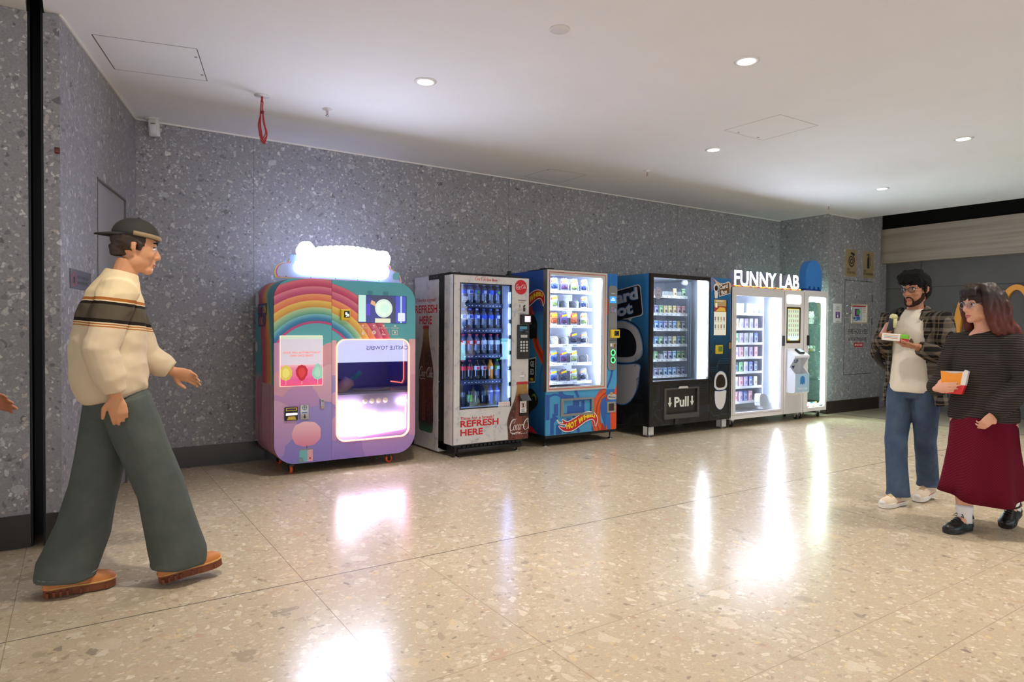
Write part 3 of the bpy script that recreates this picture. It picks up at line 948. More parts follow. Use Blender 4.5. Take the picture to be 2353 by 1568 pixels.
# front: door on the left, window panel on the right
left_out = clip_poly(outl, rect4(CX0 - 1, CSEAM - 0.0012, 0, 3))
right_out = clip_poly(outl, rect4(CSEAM + 0.0012, CX1 + 1, 0, 3))
WIN = rrect(1.978, 2.694, 0.262, 1.196, 0.085, 8)
m = MB(); m.prism(left_out, P_front(CY), -0.02, 0.0)
door_c = m.build('door', RB_L, cm)
o_, i_ = ring_between(right_out, WIN)
m = MB(); frame_ring(m, P_front(CY), o_, i_, -0.02, 0.0)
pan_c = m.build('window_panel', RB_R, cm)
CLP = cloud_mat('cloud_print_pink', (222, 176, 184), (150, 122, 188), 0.10, 1.05)
CLQ = cloud_mat('cloud_print_lilac', (196, 150, 190), (132, 108, 180), 0.10, 0.95)
CLR = cloud_mat('cloud_print_rose', (214, 160, 170), (186, 140, 184), 0.15, 1.1)
a = Art(P_front(CY))
for (u, v, r, mm) in ((1.46, 1.00, 0.17, CLQ), (1.70, 0.98, 0.22, CLQ), (1.93, 1.06, 0.11, CLR), (1.50, 0.80, 0.13, CLR), (1.93, 0.80, 0.17, CLP), (1.40, 0.47, 0.25, CLQ), (1.43, 0.30, 0.11, CLP), (1.66, 0.64, 0.16, CLQ)):
    p = clip_poly(circle(u, v, r), left_out)
    if p: a.poly(p, mm)
p = clip_poly([(1.426, 0.60), (1.60, 0.575), (1.94, 0.62), (1.94, 0.1), (1.426, 0.1)], left_out)
a.poly(p, cloud_mat('floor_print_blue', (146, 136, 196), (126, 112, 186), 0.1, 0.62))
for (u, v, r, mm) in ((1.40, 0.45, 0.22, CLP), (1.42, 0.24, 0.10, CLP)):
    p = clip_poly(circle(u, v, r), left_out)
    if p: a.poly(p, mm)
a.build('cloud_print', door_c)
a = Art(P_front(CY))
def clip_out_window(poly):
    return poly
for (u, v, r, mm) in ((2.03, 0.20, 0.13, CLP), (2.72, 0.62, 0.22, CLR), (2.75, 0.95, 0.26, CLR)):
    pass
strips = [rect4(CSEAM + 0.002, 1.977, 0.1, 1.3), rect4(2.695, 2.77, 0.1, 1.3), rect4(1.977, 2.695, 0.09, 0.2615)]
for (u, v, r, mm) in ((1.96, 1.03, 0.16, CLP), (1.98, 0.66, 0.06, CLP), (2.03, 0.38, 0.13, CLP), (2.25, 0.25, 0.19, CLQ), (2.50, 0.24, 0.28, CLP), (2.72, 0.98, 0.22, CLP), (2.78, 0.56, 0.30, CLR)):
    c = clip_poly(circle(u, v, r, 48), right_out)
    for s in strips:
        p = clip_poly(c, s) if c else []
        if len(p) > 2: a.poly(p, mm)
a.build('cloud_print', pan_c)
# a plain floss puff and a small cart printed low on the door
a = Art(P_front(CY), d0=0.004)
FL1 = cloud_mat('floss_pink_print', (232, 186, 196), (206, 120, 152), 0.24, 0.47)
pts = []
for i in range(60):
    t = 2 * pi * i / 60
    k = 1 + 0.035 * abs(sin(4.5 * t))
    pts.append((1.708 + 0.128 * k * cos(t) * (1.0 if abs(cos(t)) < .8 else .97), 0.358 + 0.108 * k * (abs(sin(t)) ** 0.8) * (1 if sin(t) > 0 else -1)))
a.poly(pts, FL1)
a.rect(1.706, 1.712, 0.225, 0.255, DGREY)
TEALC = mat('cart_teal_print', (104, 172, 178), 0.45); PINKC = mat('cart_pink_print', (214, 160, 168), 0.45)
a.poly([(1.650, 0.215), (1.745, 0.215), (1.762, 0.228), (1.640, 0.228)], MGREY)
a.rect(1.642, 1.715, 0.112, 0.215, TEALC, 0.006); a.rect(1.715, 1.762, 0.112, 0.215, PINKC, 0.004)
a.disc(1.655, 0.128, 0.026, mat('cart_wheel_print', (90, 140, 156), 0.45)); a.disc(1.655, 0.128, 0.014, MGREY); a.disc(1.738, 0.14, 0.009, RSTK)
a.build('floss_print', door_c)
# lit poster on the door
LB_W = mat('poster_white_glow', (226, 222, 230), 0.5, emis=0.62); LB_P = mat('poster_pink_glow', (226, 92, 150), 0.5, emis=0.5)
LBX0, LBX1, LBZ0, LBZ1 = 1.475, 1.847, 0.787, 1.232
m = MB(); m.rbox(LBX0, LBX1, CY - 0.012, CY, LBZ0, LBZ1, 0.003, 1); lb = m.build('light_poster', mat('poster_edge_glow', (255, 206, 176), 0.5, emis=0.8), door_c)
a = Art(P_front(CY - 0.012))
def poster_mat():
    n = NT('poster_print', 0.4, 0.4)
    X, Y, Z = n.sep(n.co.outputs['Object'])
    c = n.ramp(n.math('MULTIPLY', n.math('SUBTRACT', Z, 0.787), 1 / 0.445), [(0.0, rgb(232, 84, 120)), (0.12, rgb(222, 84, 146)), (0.36, rgb(226, 132, 168)), (0.42, rgb(232, 176, 190)), (0.425, rgb(214, 206, 222)), (0.93, rgb(210, 206, 222)), (0.935, rgb(206, 226, 206)), (1.0, rgb(196, 226, 196))])
    n.l(c, n.b.inputs['Base Color']); n.l(c, n.b.inputs['Emission Color']); n.b.inputs['Emission Strength'].default_value = 0.22
    return n.m
a.rect(LBX0 + 0.004, LBX1 - 0.004, LBZ0 + 0.004, LBZ1 - 0.004, poster_mat())
OT = mat('poster_orange_text', (232, 130, 120), 0.5, emis=0.3)
a.text('DOOR WILL AUTOMATICALLY', 1.50, 1.075, 0.017, OT, bold=.025, width=0.325); a.text('OPEN ONCE READY', 1.558, 1.047, 0.017, OT, bold=.025, width=0.21)
def floss(u, v, c1, c2, tipd=False, tipu=False):
    pts = []
    for i in range(44):
        t = 2 * pi * i / 44
        k = 1 + 0.10 * abs(sin(5 * t))
        y = sin(t) * 0.062 * k
        if tipd and y < 0: y *= 1.15
        if tipu and y > 0: y *= 1.2
        w = (1 - 0.35 * max(0, -sin(t))) if tipd else ((1 - 0.4 * max(0, sin(t))) if tipu else 1)
        pts.append((u + 0.050 * k * cos(t) * w, v + y))
    pts = clip_poly(pts, rect4(LBX0 + .004, LBX1 - .004, LBZ0, LBZ1))
    a.rect(u - 0.002, u + 0.002, v - 0.105, v - 0.055, mat('stick_print', (236, 170, 160), 0.5, emis=0.4)); a.poly(pts, c1)
    a.poly(clip_poly([(u + (p[0] - u) * .6, v + (p[1] - v) * .62) for p in pts], rect4(LBX0 + .004, LBX1 - .004, LBZ0, LBZ1)), c2)
floss(1.525, 0.905, mat('floss_yellow', (222, 206, 90), 0.5, emis=0.15), mat('floss_yellow2', (232, 220, 120), 0.5, emis=0.18))
floss(1.662, 0.908, mat('floss_red', (190, 30, 44), 0.5, emis=0.15), mat('floss_red2', (214, 62, 66), 0.5, emis=0.15), tipd=True)
floss(1.803, 0.905, mat('floss_mint', (150, 206, 190), 0.5, emis=0.18), mat('floss_mint2', (166, 216, 196), 0.5, emis=0.18), tipu=True)
a.build('poster_print', lb)
# coin gear and lock
m = MB(); m.rbox(1.515, 1.628, CY - 0.018, CY, 0.487, 0.607, 0.006, 2); nv = m.build('note_acceptor', BLACK, cm)
a = Art(P_front(CY - 0.018)); GOLDP = mat('gold_print', (186, 160, 60), 0.4, 0.3)
a.rect(1.524, 1.62, 0.574, 0.600, GOLDP); a.rect(1.532, 1.612, 0.580, 0.594, BLACK); a.poly([(1.532, 0.494), (1.614, 0.494), (1.602, 0.524), (1.544, 0.524)], GOLDP); a.rect(1.524, 1.622, 0.535, 0.553, mat('note_slot_glow', (250, 226, 230), 0.5, emis=1.2))
a.build('note_slot', nv)
m = MB(); m.rbox(1.648, 1.727, CY - 0.014, CY, 0.488, 0.620, 0.004, 2); cs = m.build('coin_mech', STEEL, cm)
a = Art(P_front(CY - 0.014)); a.ring(1.687, 0.593, 0.017, 0.021, BLACK); a.stroke([(1.687, 0.576), (1.687, 0.61)], 0.004, BLACK); a.stroke([(1.67, 0.593), (1.704, 0.593)], 0.004, BLACK); a.rect(1.665, 1.709, 0.545, 0.556, mat('coin_blue', (70, 110, 160), 0.4)); a.rect(1.683, 1.693, 0.505, 0.535, BLACK); a.disc(1.688, 0.51, 0.010, BLACK)
a.build('coin_slot', cs)
m = MB(); m.rbox(1.831, 1.864, CY - 0.014, CY, 0.573, 0.663, 0.003, 1); lk = m.build('lock_plate', mat('pale_steel', (190, 188, 196), 0.35, 0.5), cm)
a = Art(P_front(CY - 0.014)); a.rect(1.834, 1.861, 0.577, 0.600, mat('lock_tan', (176, 150, 130), 0.5)); a.ring(1.848, 0.617, 0.006, 0.008, DGREY); a.rect(1.837, 1.858, 0.632, 0.656, MGREY); a.build('lock_face', lk)
reader(cm, 2.010, 2.098, 1.372, 1.472, CY, YEL, SCRB, depth=0.04)
a = Art(P_front(CY - 0.045)); a.rect(2.046, 2.062, 1.42, 1.445, LEDW); a.rect(2.060, 2.078, 1.408, 1.430, LEDW); a.rect(2.050, 2.058, 1.405, 1.411, LEDW)
a.build('reader_digits', cm)
# loudspeaker holes
for cu in (2.295, 2.452):
    a = Art(P_front(CY))
    for r in range(5):
        for k in range(7):
            u, v = cu + (k - 3) * 0.0088 + (0.0044 if r % 2 else 0), 1.632 + (r - 2) * 0.0075
            if ((u - cu) / 0.03) ** 2 + ((v - 1.632) / 0.02) ** 2 < 1: a.disc(u, v, 0.0024, BLACK, 8)
    a.build('speaker_holes', cm)
# video screen
m = MB(); m.rbox(2.180, 2.667, CY - 0.004, CY, 1.350, 1.612, 0.002, 1); sc = m.build('video_screen', BLACK, cm)
a = Art(P_front(CY - 0.004))
E1 = lambda nm, c, e=0.75: mat(nm, c, 0.25, emis=e * 0.42)
a.rect(2.183, 2.655, 1.353, 1.610, E1('screen_navy', (36, 46, 130))); a.rect(2.183, 2.255, 1.362, 1.610, E1('screen_mint', (182, 224, 214))); a.rect(2.258, 2.30, 1.42, 1.53, E1('screen_violet', (70, 50, 190)))
a.poly([(2.29, 1.60), (2.33, 1.55), (2.36, 1.45), (2.42, 1.36), (2.56, 1.36), (2.55, 1.55), (2.50, 1.608), (2.32, 1.608)], E1('screen_shirt', (44, 52, 90), 0.6))
a.rect(2.555, 2.66, 1.353, 1.610, E1('screen_blue', (58, 70, 190))); a.rect(2.60, 2.618, 1.353, 1.61, E1('screen_pale', (160, 200, 226)))
a.poly([(2.30, 1.53), (2.36, 1.50), (2.345, 1.55), (2.31, 1.565)], E1('screen_skin', (214, 168, 130), 0.6))
a.rect(2.345, 2.50, 1.353, 1.395, E1('screen_cream', (214, 220, 196), 0.7))
a.disc(2.432, 1.49, 0.088, E1('screen_floss', (196, 220, 214), 0.8)); a.disc(2.432, 1.49, 0.070, E1('screen_floss2', (206, 232, 214), 0.85)); a.disc(2.44, 1.49, 0.045, E1('screen_floss3', (190, 226, 214), 0.85))
a.rect(2.575, 2.65, 1.37, 1.45, E1('screen_card', (210, 220, 240), 0.8), 0.01)
a.build('screen_picture', sc)
# four printed steps
a = Art(P_front(CY)); TP = mat('pale_print', (240, 226, 214), 0.5)
for k, (u, s) in enumerate(((2.228, 'CHOOSE DESIGN'), (2.335, 'PAY'), (2.432, 'MAGIC SHOW'), (2.548, 'TAKE & ENJOY'))):
    a.disc(u, 1.325, 0.0095, TP); a.text(str(k + 1), u, 1.3205, 0.009, INK, align='C'); a.text(s, u, 1.300, 0.0085, TP, align='C', width=min(0.088, 0.009 * len(s)), bold=.02)
    if k < 3: a.rect((2.228 + 2.335) / 2 - .001 + k * 0.105, (2.228 + 2.335) / 2 + .001 + k * 0.105, 1.235, 1.315, TP)
a.disc(2.228, 1.252, 0.014, TP); a.rect(2.222, 2.230, 1.26, 1.282, TP, 0.003); a.disc(2.335, 1.262, 0.019, TP); a.text('$', 2.335, 1.254, 0.018, mat('rose_print', (206, 92, 110), 0.5), align='C')
a.stroke([(2.415, 1.28), (2.43, 1.262), (2.418, 1.25), (2.44, 1.245)], 0.006, TP); a.rect(2.412, 2.452, 1.238, 1.243, TP)
frame_ring(a.mb, lambda u, v, d: (u, CY - 0.001 - d, v), rect4(2.52, 2.575, 1.240, 1.285), rect4(2.524, 2.571, 1.244, 1.281), 0, 0.0004, a.mi(TP)); a.disc(2.547, 1.262, 0.011, TP)
a.build('step_print', cm)
# window: glowing gasket, glass, chamber
GAS = mat('peach_neon', (255, 168, 146), 0.5, emis=1.1)
o_, i_ = ring_between(rrect(1.972, 2.700, 0.256, 1.202, 0.09, 8), rrect(1.984, 2.688, 0.268, 1.190, 0.08, 8))
m = MB(); frame_ring(m, P_front(CY), o_, i_, -0.012, 0.012)
m.build('neon_gasket', GAS, cm)
m = MB(); m.prism(rrect(1.985, 2.687, 0.269, 1.189, 0.078, 8), P_front(CY), -0.006, -0.002)
m.build('window_glass', glass_mat('machine_glass', (236, 240, 244), 0.09, 0.7), cm)
CH = mat('chamber_violet', (104, 92, 176), 0.4); 
m = MB(); m.box(1.95, 2.72, 6.44, 6.45, 0.24, 1.22); m.box(1.95, 1.96, CY + 0.03, 6.45, 0.24, 1.22); m.box(2.72, 2.73, CY + .03, 6.45, 0.24, 1.22); m.box(1.95, 2.73, CY + .03, 6.45, 1.215, 1.225)
m.box(1.95, 2.73, CY + .03, 6.45, 0.235, 0.242)
m.build('chamber', CH, cm)
m = MB(); m.box(1.96, 2.72, CY + 0.05, 6.44, 0.685, 0.70); m.lathe([(0.17, 0), (0.19, 0.012), (0.10, 0.014), (0.09, 0.002), (0.02, 0.0)], (2.42, 6.16, 0.70), 36)
m.build('worktop', mat('chamber_deck', (120, 112, 150), 0.25, 0.3), cm)
m = MB(); m.box(1.962, 2.718, CY + 0.042, CY + 0.05, 0.245, 0.684)
m.build('apron', mat('apron_lilac', (206, 176, 222), 0.5), cm)
# light tubes behind the lower glass
for k, (x0, x1, z, e) in enumerate(((1.99, 2.36, 0.47, 26), (1.99, 2.66, 0.36, 25), (2.60, 2.675, 0.60, 14), (1.99, 2.20, 0.575, 24), (2.40, 2.64, 0.45, 12))):
    m = MB(); m.tube([(x0, CY + 0.024, z), (x1, CY + 0.024, z)], 0.016, 10)
    m.build('light_tube', mat('tube_glow_%d' % e, (255, 244, 255), 0.5, emis=e), cm)
m = MB(); m.tube([(2.0, 6.40, 1.20), (2.68, 6.40, 1.20)], 0.008, 8); m.tube([(1.99, CY + .05, 1.205), (2.68, CY + .05, 1.205)], 0.006, 8); m.build('added_violet_light', mat('added_violet_glow', (120, 100, 255), 0.5, emis=7.0), cm)  # unseen violet lamps, added to brighten and tint the chamber
PNK = mat('pink_tube_glow', (255, 140, 230), 0.5, emis=3.5)
m = MB(); m.tube([(2.2, CY + 0.03, 0.29), (2.66, CY + 0.03, 0.33)], 0.010, 8); m.tube([(2.675, CY + 0.03, 0.33), (2.678, CY + 0.03, 0.66)], 0.008, 8); m.build('pink_light_tube', PNK, cm)
for x in (2.262, 2.330, 2.398, 2.466):
    m = MB(); m.lathe([(0.02, 0), (0.024, -0.010), (0.018, -0.022), (0.004, -0.026)], (x, CY + 0.040, 0.615), 18, axis='Y'); m.build('flavour_knob', mat('peach_knob', (240, 206, 176), 0.4, emis=0.4), cm)
# the spinner arm inside
m = MB(); m.tube([(2.055, 6.05, 0.71), (2.16, 6.02, 0.80), (2.17, 6.02, 0.815)], [0.055, 0.06, 0.03], 16); m.build('floss_head', mat('soft_pink_plastic', (222, 170, 186), 0.4), cm)
m = MB(); m.tube([(2.03, 6.06, 0.703), (2.25, 6.0, 0.875)], [0.016, 0.016], 10); m.tube([(2.20, 6.012, 0.835), (2.262, 5.995, 0.885)], [0.024, 0.024], 12); m.build('teal_handle', mat('teal_plastic', (60, 150, 176), 0.4), cm)
m = MB(); m.tube([(2.02, 6.1, 0.72), (2.03, 6.1, 0.84), (2.10, 6.07, 0.80)], 0.006, 6); m.build('cable', BLACK, cm)
o_, i_ = ring_between(rrect(6.02, 6.30, 0.80, 1.13, 0.03, 5), rrect(6.03, 6.29, 0.81, 1.12, 0.026, 5))
# side window glow line
m = MB(); m.tube([(2.712, 6.02, 1.18), (2.712, 6.02, 0.80), (2.712, 6.06, 0.76), (2.712, 6.34, 0.755)], 0.006, 6); m.build('side_neon', mat('orange_neon', (255, 120, 104), 0.5, emis=1.1), cm)
# cloud sign
SY = 5.90
cm_cloud = spline([(1.452, 1.742), (1.442, 1.785), (1.462, 1.840), (1.51, 1.868), (1.558, 1.873), (1.575, 1.915), (1.625, 1.945), (1.75, 1.97), (2.1, 2.0), (2.40, 1.965), (2.455, 1.94), (2.51, 1.905), (2.53, 1.865), (2.58, 1.845), (2.622, 1.80), (2.632, 1.75), (2.618, 1.726), (2.1, 1.738), (1.47, 1.738)], 5)
def scaled(p, k, cu=2.035, cv=1.84, kv=None):
    return [(cu + (a - cu) * k, cv + (b - cv) * (kv or k)) for a, b in p]
FS = P_front(SY)
m = MB(); m.prism(cm_cloud, FS, -0.02, 0.0)
cl = m.build('cloud_sign', mat('cloud_edge_yellow', (232, 226, 110), 0.4), cm)
a = Art(FS); a.poly(scaled(cm_cloud, 0.985, kv=0.955), mat('cloud_edge_magenta', (206, 90, 190), 0.4)); a.poly(scaled(cm_cloud, 0.965, kv=0.90), mat('cloud_blue', (176, 190, 232), 0.4))
a.poly(clip_poly(circle(1.62, 1.91, 0.05), rect4(1.55, 1.8, 1.86, 1.945)), mat('cloud_blue2', (150, 176, 226), 0.4)); a.poly(clip_poly(circle(2.585, 1.80, 0.045), rect4(2.54, 2.61, 1.77, 1.9)), TEALC)
a.build('cloud_print', cl)
GLOW = mat('sign_glow_white', (222, 230, 255), 0.5, emis=26.0)
GLOW2 = mat('sign_glow_letters', (255, 255, 255), 0.5, emis=30.0)
low = []
for i in range(15): low.append((1.64 + i * (2.44 - 1.64) / 14 + 0.0, 1.758 - 0.006 * (i % 2)))
lowp = spline([(1.665, 1.778), (1.618, 1.805), (1.615, 1.862), (1.66, 1.90), (1.9, 1.915), (2.2, 1.915), (2.43, 1.905), (2.474, 1.875), (2.478, 1.805), (2.44, 1.768)], 5)
GLS = mat('sign_glow_edge', (200, 214, 250), 0.5, emis=3.2)
m = MB(); prism2(m, lowp, FS, 0.004, 0.05); m.build('glow_letter_base', [GLOW, GLS], cl)
up = []
for i in range(12):
    u0 = 1.80 + i * 0.05
    base = 2.012 + 0.03 * sin(pi * (i + .5) / 12)
    for k in range(5):
        t = pi - pi * k / 4
        up.append((u0 + 0.025 + 0.026 * cos(t), base + 0.014 * sin(t)))
upp = [(1.795, 1.90)] + up + [(2.405, 1.90)]
m = MB(); prism2(m, upp, FS, 0.004, 0.05); m.build('glow_arch', [GLOW, GLS], cl)
def puff(cu, cv, r, n, ph):
    return [(cu + r * (1 + .09 * abs(sin(n * t / 2 + ph))) * cos(t) * 1.02, cv + r * (1 + .09 * abs(sin(n * t / 2 + ph))) * 1.15 * sin(t)) for t in [2 * pi * i / 48 for i in range(48)]]
m = MB(); prism2(m, puff(1.705, 1.975, 0.075, 7, 0.4), FS, 0.004, 0.05); m.build('glow_puff', [GLOW, GLS], cl)
m = MB(); prism2(m, puff(2.428, 1.958, 0.062, 7, 1.1), FS, 0.004, 0.05); m.build('glow_puff', [GLOW, GLS], cl)
a = Art(P_front(SY - 0.05)); a.text('COTTON CANDY', 2.045, 1.79, 0.085, GLOW2, align='C', bold=.05, width=0.80); a.build('glow_letters', cl)
a = Art(FS, d0=0.002)
for u in (1.54, 1.755, 1.98, 2.19, 2.40): a.disc(u, 1.752, 0.004, INK, 10)
a.build('screw_heads', cl)
# side lettering
a = Art(P_side(CX0), d0=0.002)
NAV = mat('navy_print', (44, 50, 120), 0.45)
for s, v, cols in (('COTTON', 1.43, ((206, 64, 96), (206, 64, 96), (60, 120, 180), (60, 120, 180), (226, 200, 60), (226, 200, 60))), ('CANDY', 1.325, ((206, 64, 96), (206, 64, 96), (226, 200, 60), (206, 64, 96), (60, 120, 180)))):
    n_ = len(s)
    for k, ch in enumerate(s):
        u = -6.46 + (k + (0.5 if n_ == 5 else 0)) * 0.058
        a.text(ch, u, v, 0.078, NAV, bold=.13, width=0.07)
    for k, ch in enumerate(s):
        u = -6.453 + (k + (0.5 if n_ == 5 else 0)) * 0.058
        a.text(ch, u, v + .004, 0.068, mat('side_letter_%d_%d_%d' % cols[k], cols[k], 0.45), bold=.03, width=0.05)
a.build('side_lettering', cm)
a = Art(P_side(CX0), d0=0.0015)
a.poly(spline([(-6.49, 0.78), (-6.40, 0.84), (-6.33, 0.80), (-6.31, 0.65), (-6.34, 0.50), (-6.40, 0.42), (-6.47, 0.50), (-6.50, 0.65), (-6.49, 0.78)], 5)[:-1], mat('side_floss_print', (186, 110, 140), 0.45))
a.poly([(-6.42, 0.44), (-6.40, 0.44), (-6.395, 0.15), (-6.405, 0.15)], mat('stick_brown', (120, 90, 90), 0.5))
a.disc(-6.47, 1.56, 0.07, mat('side_cloud', (200, 206, 214), 0.5)); a.disc(-6.50, 1.12, 0.05, mat('side_cloud', (200, 206, 214), 0.5))
a.build('side_print', cm)
ORW = mat('orange_wheel', (226, 92, 40), 0.45)
for x, y, r_ in ((1.597, 5.95, pi / 2), (2.512, 5.96, 0.2), (1.62, 6.42, pi / 2 + .3), (2.55, 6.45, 0.6)):
    caster(cm, x, y, 0.099, 0.036, ORW, BLACK, r_)
m = MB(); m.box(1.55, 2.62, 5.93, 6.5, 0.092, 0.1); m.build('underframe', BLACK, cm)

# ================================================================== drinks machine
def script_logo(a, u, v, w, m, swash=True, clip=None, rot=0.0, hk=1.0):
    """flowing hand-written soft drink lettering, drawn as ribbons; w is the full width"""
    def S(pts, ws, n=6):
        p = spline(pts, n)
        k = len(pts) - 1
        wl = []
        for i in range(len(p)):
            t = i / (len(p) - 1) * k
            j = min(int(t), k - 1)
            wl.append((ws[j] + (ws[j + 1] - ws[j]) * (t - j)) * w)
        q = []
        for x, y in p:
            x, y = x * w, (y * 0.36) * w * hk
            x += y * 0.18
            x, y = x * cos(rot) - y * sin(rot), x * sin(rot) + y * cos(rot)
            xx = u + x
            if clip is not None: xx = min(xx, clip)
            q.append((xx, v + y))
        a.stroke(q, wl, m)
    def C(x, s):
        S([(x + .135 * s, .62), (x + .15 * s, .86), (x + .09 * s, .98), (x + .02 * s, .80), (x - .01 * s, .45), (x + .015 * s, .16), (x + .075 * s, .08), (x + .14 * s, .24)], [.012, .014, .012, .03, .036, .026, .014, .008])
        S([(x + .10 * s, .62), (x + .07 * s, .78), (x + .10 * s, .92), (x + .19 * s, .98)], [.008, .010, .012, .008])
    def o(x):
        S([(x + .03, .52), (x, .40), (x, .20), (x + .03, .08), (x + .062, .20), (x + .064, .42), (x + .03, .52)], [.010, .020, .024, .012, .010, .018, .010], 4)
    def c(x):
        S([(x + .06, .44), (x + .03, .52), (x, .38), (x, .2), (x + .03, .08), (x + .07, .2)], [.016, .010, .022, .022, .010, .008], 4)
    def aa(x):
        o(x); S([(x + .068, .52), (x + .066, .28), (x + .075, .10), (x + .10, .2)], [.018, .022, .014, .006], 4)
    def l(x):
        S([(x, .1), (x + .05, .75), (x + .045, .98), (x + .012, .80), (x + .0, .35), (x + .015, .08), (x + .045, .2)], [.006, .010, .012, .016, .024, .014, .006], 4)
    C(.02, 1.0); o(.155); c(.245); aa(.325)
    S([(.44, .45), (.485, .48)], [.03, .03], 2)
    C(.54, 1.25); o(.715); l(.80); aa(.865)
    if swash:
        S([(.02, .12), (.08, -.10), (.20, -.16), (.32, -.08), (.40, -.14), (.46, -.06)], [.006, .02, .026, .018, .024, .006])

def scuffed():
    n = NT('scuffed_white_wrap', 0.4, 0.4)
    f = n.noise(n.co.outputs['Object'], 9, 6.0, 0.7)
    g = n.noise(n.co.outputs['Object'], 3.0, 3.0, 0.6)
    v = n.ramp(f.outputs[0], [(0.36, rgb(168, 172, 182)), (0.44, rgb(206, 206, 208)), (0.55, rgb(214, 213, 211)), (0.8, rgb(220, 219, 216))])
    n.l(n.mix(n.math('MULTIPLY', g.outputs[0], 0.4), v, rgb(202, 202, 206)), n.b.inputs['Base Color'])
    return n.m
WRAP = scuffed()
RP = mat('drink_red', (200, 26, 40), 0.45)
KX0, KX1, KZ0, KZ1, KY = 3.128, 4.046, 0.132, 1.845, 5.76
km = thing('drink_machine', (3.6, 6.2, 0.0), 'white scuffed cold drink vending machine with red lettering and printed bottles', 'vending machine')
m = MB(); m.box(3.137, 3.155, 6.105, 6.672, 0.02, 1.86); m.box(4.012, 4.03, 6.105, 6.672, 0.02, 1.86); m.box(3.155, 4.012, 6.65, 6.672, 0.02, 1.86); m.box(3.155, 4.012, 6.105, 6.65, 1.83, 1.86); m.box(3.155, 4.012, 6.105, 6.65, 0.02, 0.13); m.build('cabinet', WRAP, km)
m = MB(); m.box(3.143, 3.16, 5.955, 6.105, 0.06, 1.838); m.box(4.008, 4.025, 5.955, 6.105, 0.06, 1.838); m.box(3.143, 4.025, 5.955, 6.105, 0.06, 0.14); m.box(3.134, 4.03, 5.93, 6.32, 1.815, 1.868); m.box(3.15, 4.02, 5.86, 6.1, 1.862, 1.874); m.tube([(3.30, 5.95, 1.868), (3.30, 5.95, 1.888)], 0.012, 8)
m.box(3.96, 3.99, 6.02, 6.06, 1.84, 1.94)
m.build('black_channel', BLACK, km)
m = MB()
for z in (0.35, 0.75, 1.12, 1.50, 1.79): m.tube([(3.1425, 6.09, z), (3.139, 6.09, z)], 0.006, 8); 
m.tube([(3.134, 6.13, 1.845), (3.131, 6.13, 1.845)], 0.006, 8); m.tube([(3.134, 6.19, 1.84), (3.131, 6.19, 1.84)], 0.006, 8)
m.build('rivets', CHROME, km)
# base plinth and feet
m = MB(); m.box(3.17, 3.99, 5.80, 6.6, 0.045, 0.125); m.tube([(3.20, 5.80, 0.07), (3.97, 5.80, 0.07)], 0.03, 12)
for i in range(14): m.box(3.25 + i * 0.05, 3.285 + i * 0.05, 5.775, 5.80, 0.10, 0.118)
m.build('plinth', mat('plinth_black', (26, 27, 32), 0.5), km)
for x, y in ((3.21, 5.84), (3.95, 5.84), (3.21, 6.55), (3.95, 6.55)):
    m = MB(); m.lathe([(0.025, 0), (0.025, 0.006), (0.008, 0.012), (0.008, 0.05)], (x, y, 0), 14); m.build('foot', CHROME, km)
# door with window opening
KW = rect4(3.203, 3.824, 0.488, 1.766)
o_, i_ = ring_between(rect4(KX0, KX1, KZ0, KZ1), KW)
m = MB(); frame_ring(m, P_front(KY), o_, i_, -0.19, 0.0)
kd = m.build('door', WRAP, km)
m = MB(); frame_ring(m, P_front(KY), *ring_between(KW, rect4(3.213, 3.812, 0.498, 1.755)), -0.03, 0.001); m.build('window_seal', BLACK, kd)
m = MB(); m.box(3.213, 3.812, KY + 0.008, KY + 0.012, 0.498, 1.755); m.build('window_glass', glass_mat('drink_glass', (226, 236, 240), 0.09, 0.7), kd)
m = MB(); frame_ring(m, P_front(KY), rect4(KX0 - .002, KX1, KZ0 - .002, KZ1 + .002), rect4(KX0 + .005, KX1 - .004, KZ0 + .005, KZ1 - .004), -0.003, 0.0012); m.build('door_edge', mat('edge_grey', (70, 70, 74), 0.5), kd)
# cold chamber
CHB = mat('chamber_blue', (30, 74, 170), 0.35)
m = MB(); m.box(3.17, 3.96, 6.40, 6.41, 0.45, 1.80); m.box(3.165, 3.172, 5.80, 6.41, .45, 1.80); m.box(3.94, 4.0, 6.40, 6.41, .45, 1.8); m.box(3.995, 4.0, 5.96, 6.41, .45, 1.80); m.box(3.165, 4.0, 5.80, 6.41, 1.795, 1.802); m.box(3.165, 4.0, 5.80, 6.41, 0.44, 0.446)
m.box(3.90, 4.0, 5.952, 5.96, 0.45, 1.80)
m.build('chamber', CHB, km)
LEDB = mat('blue_white_led', (160, 184, 255), 0.5, emis=95.0)
m = MB()
for i in range(7): m.box(3.800, 3.805, KY + 0.02, KY + 0.026, 0.58 + i * 0.165, 0.70 + i * 0.165)
m.box(3.206, 3.211, KY + 0.03, KY + 0.036, 0.55, 1.7); m.box(3.25, 3.80, KY + 0.05, KY + 0.07, 1.772, 1.778)
m.build('led_strip', LEDB, km)
RAILS = (1.554, 1.292, 1.022, 0.751, 0.479)
DKR = mat('rail_dark', (40, 46, 70), 0.4)
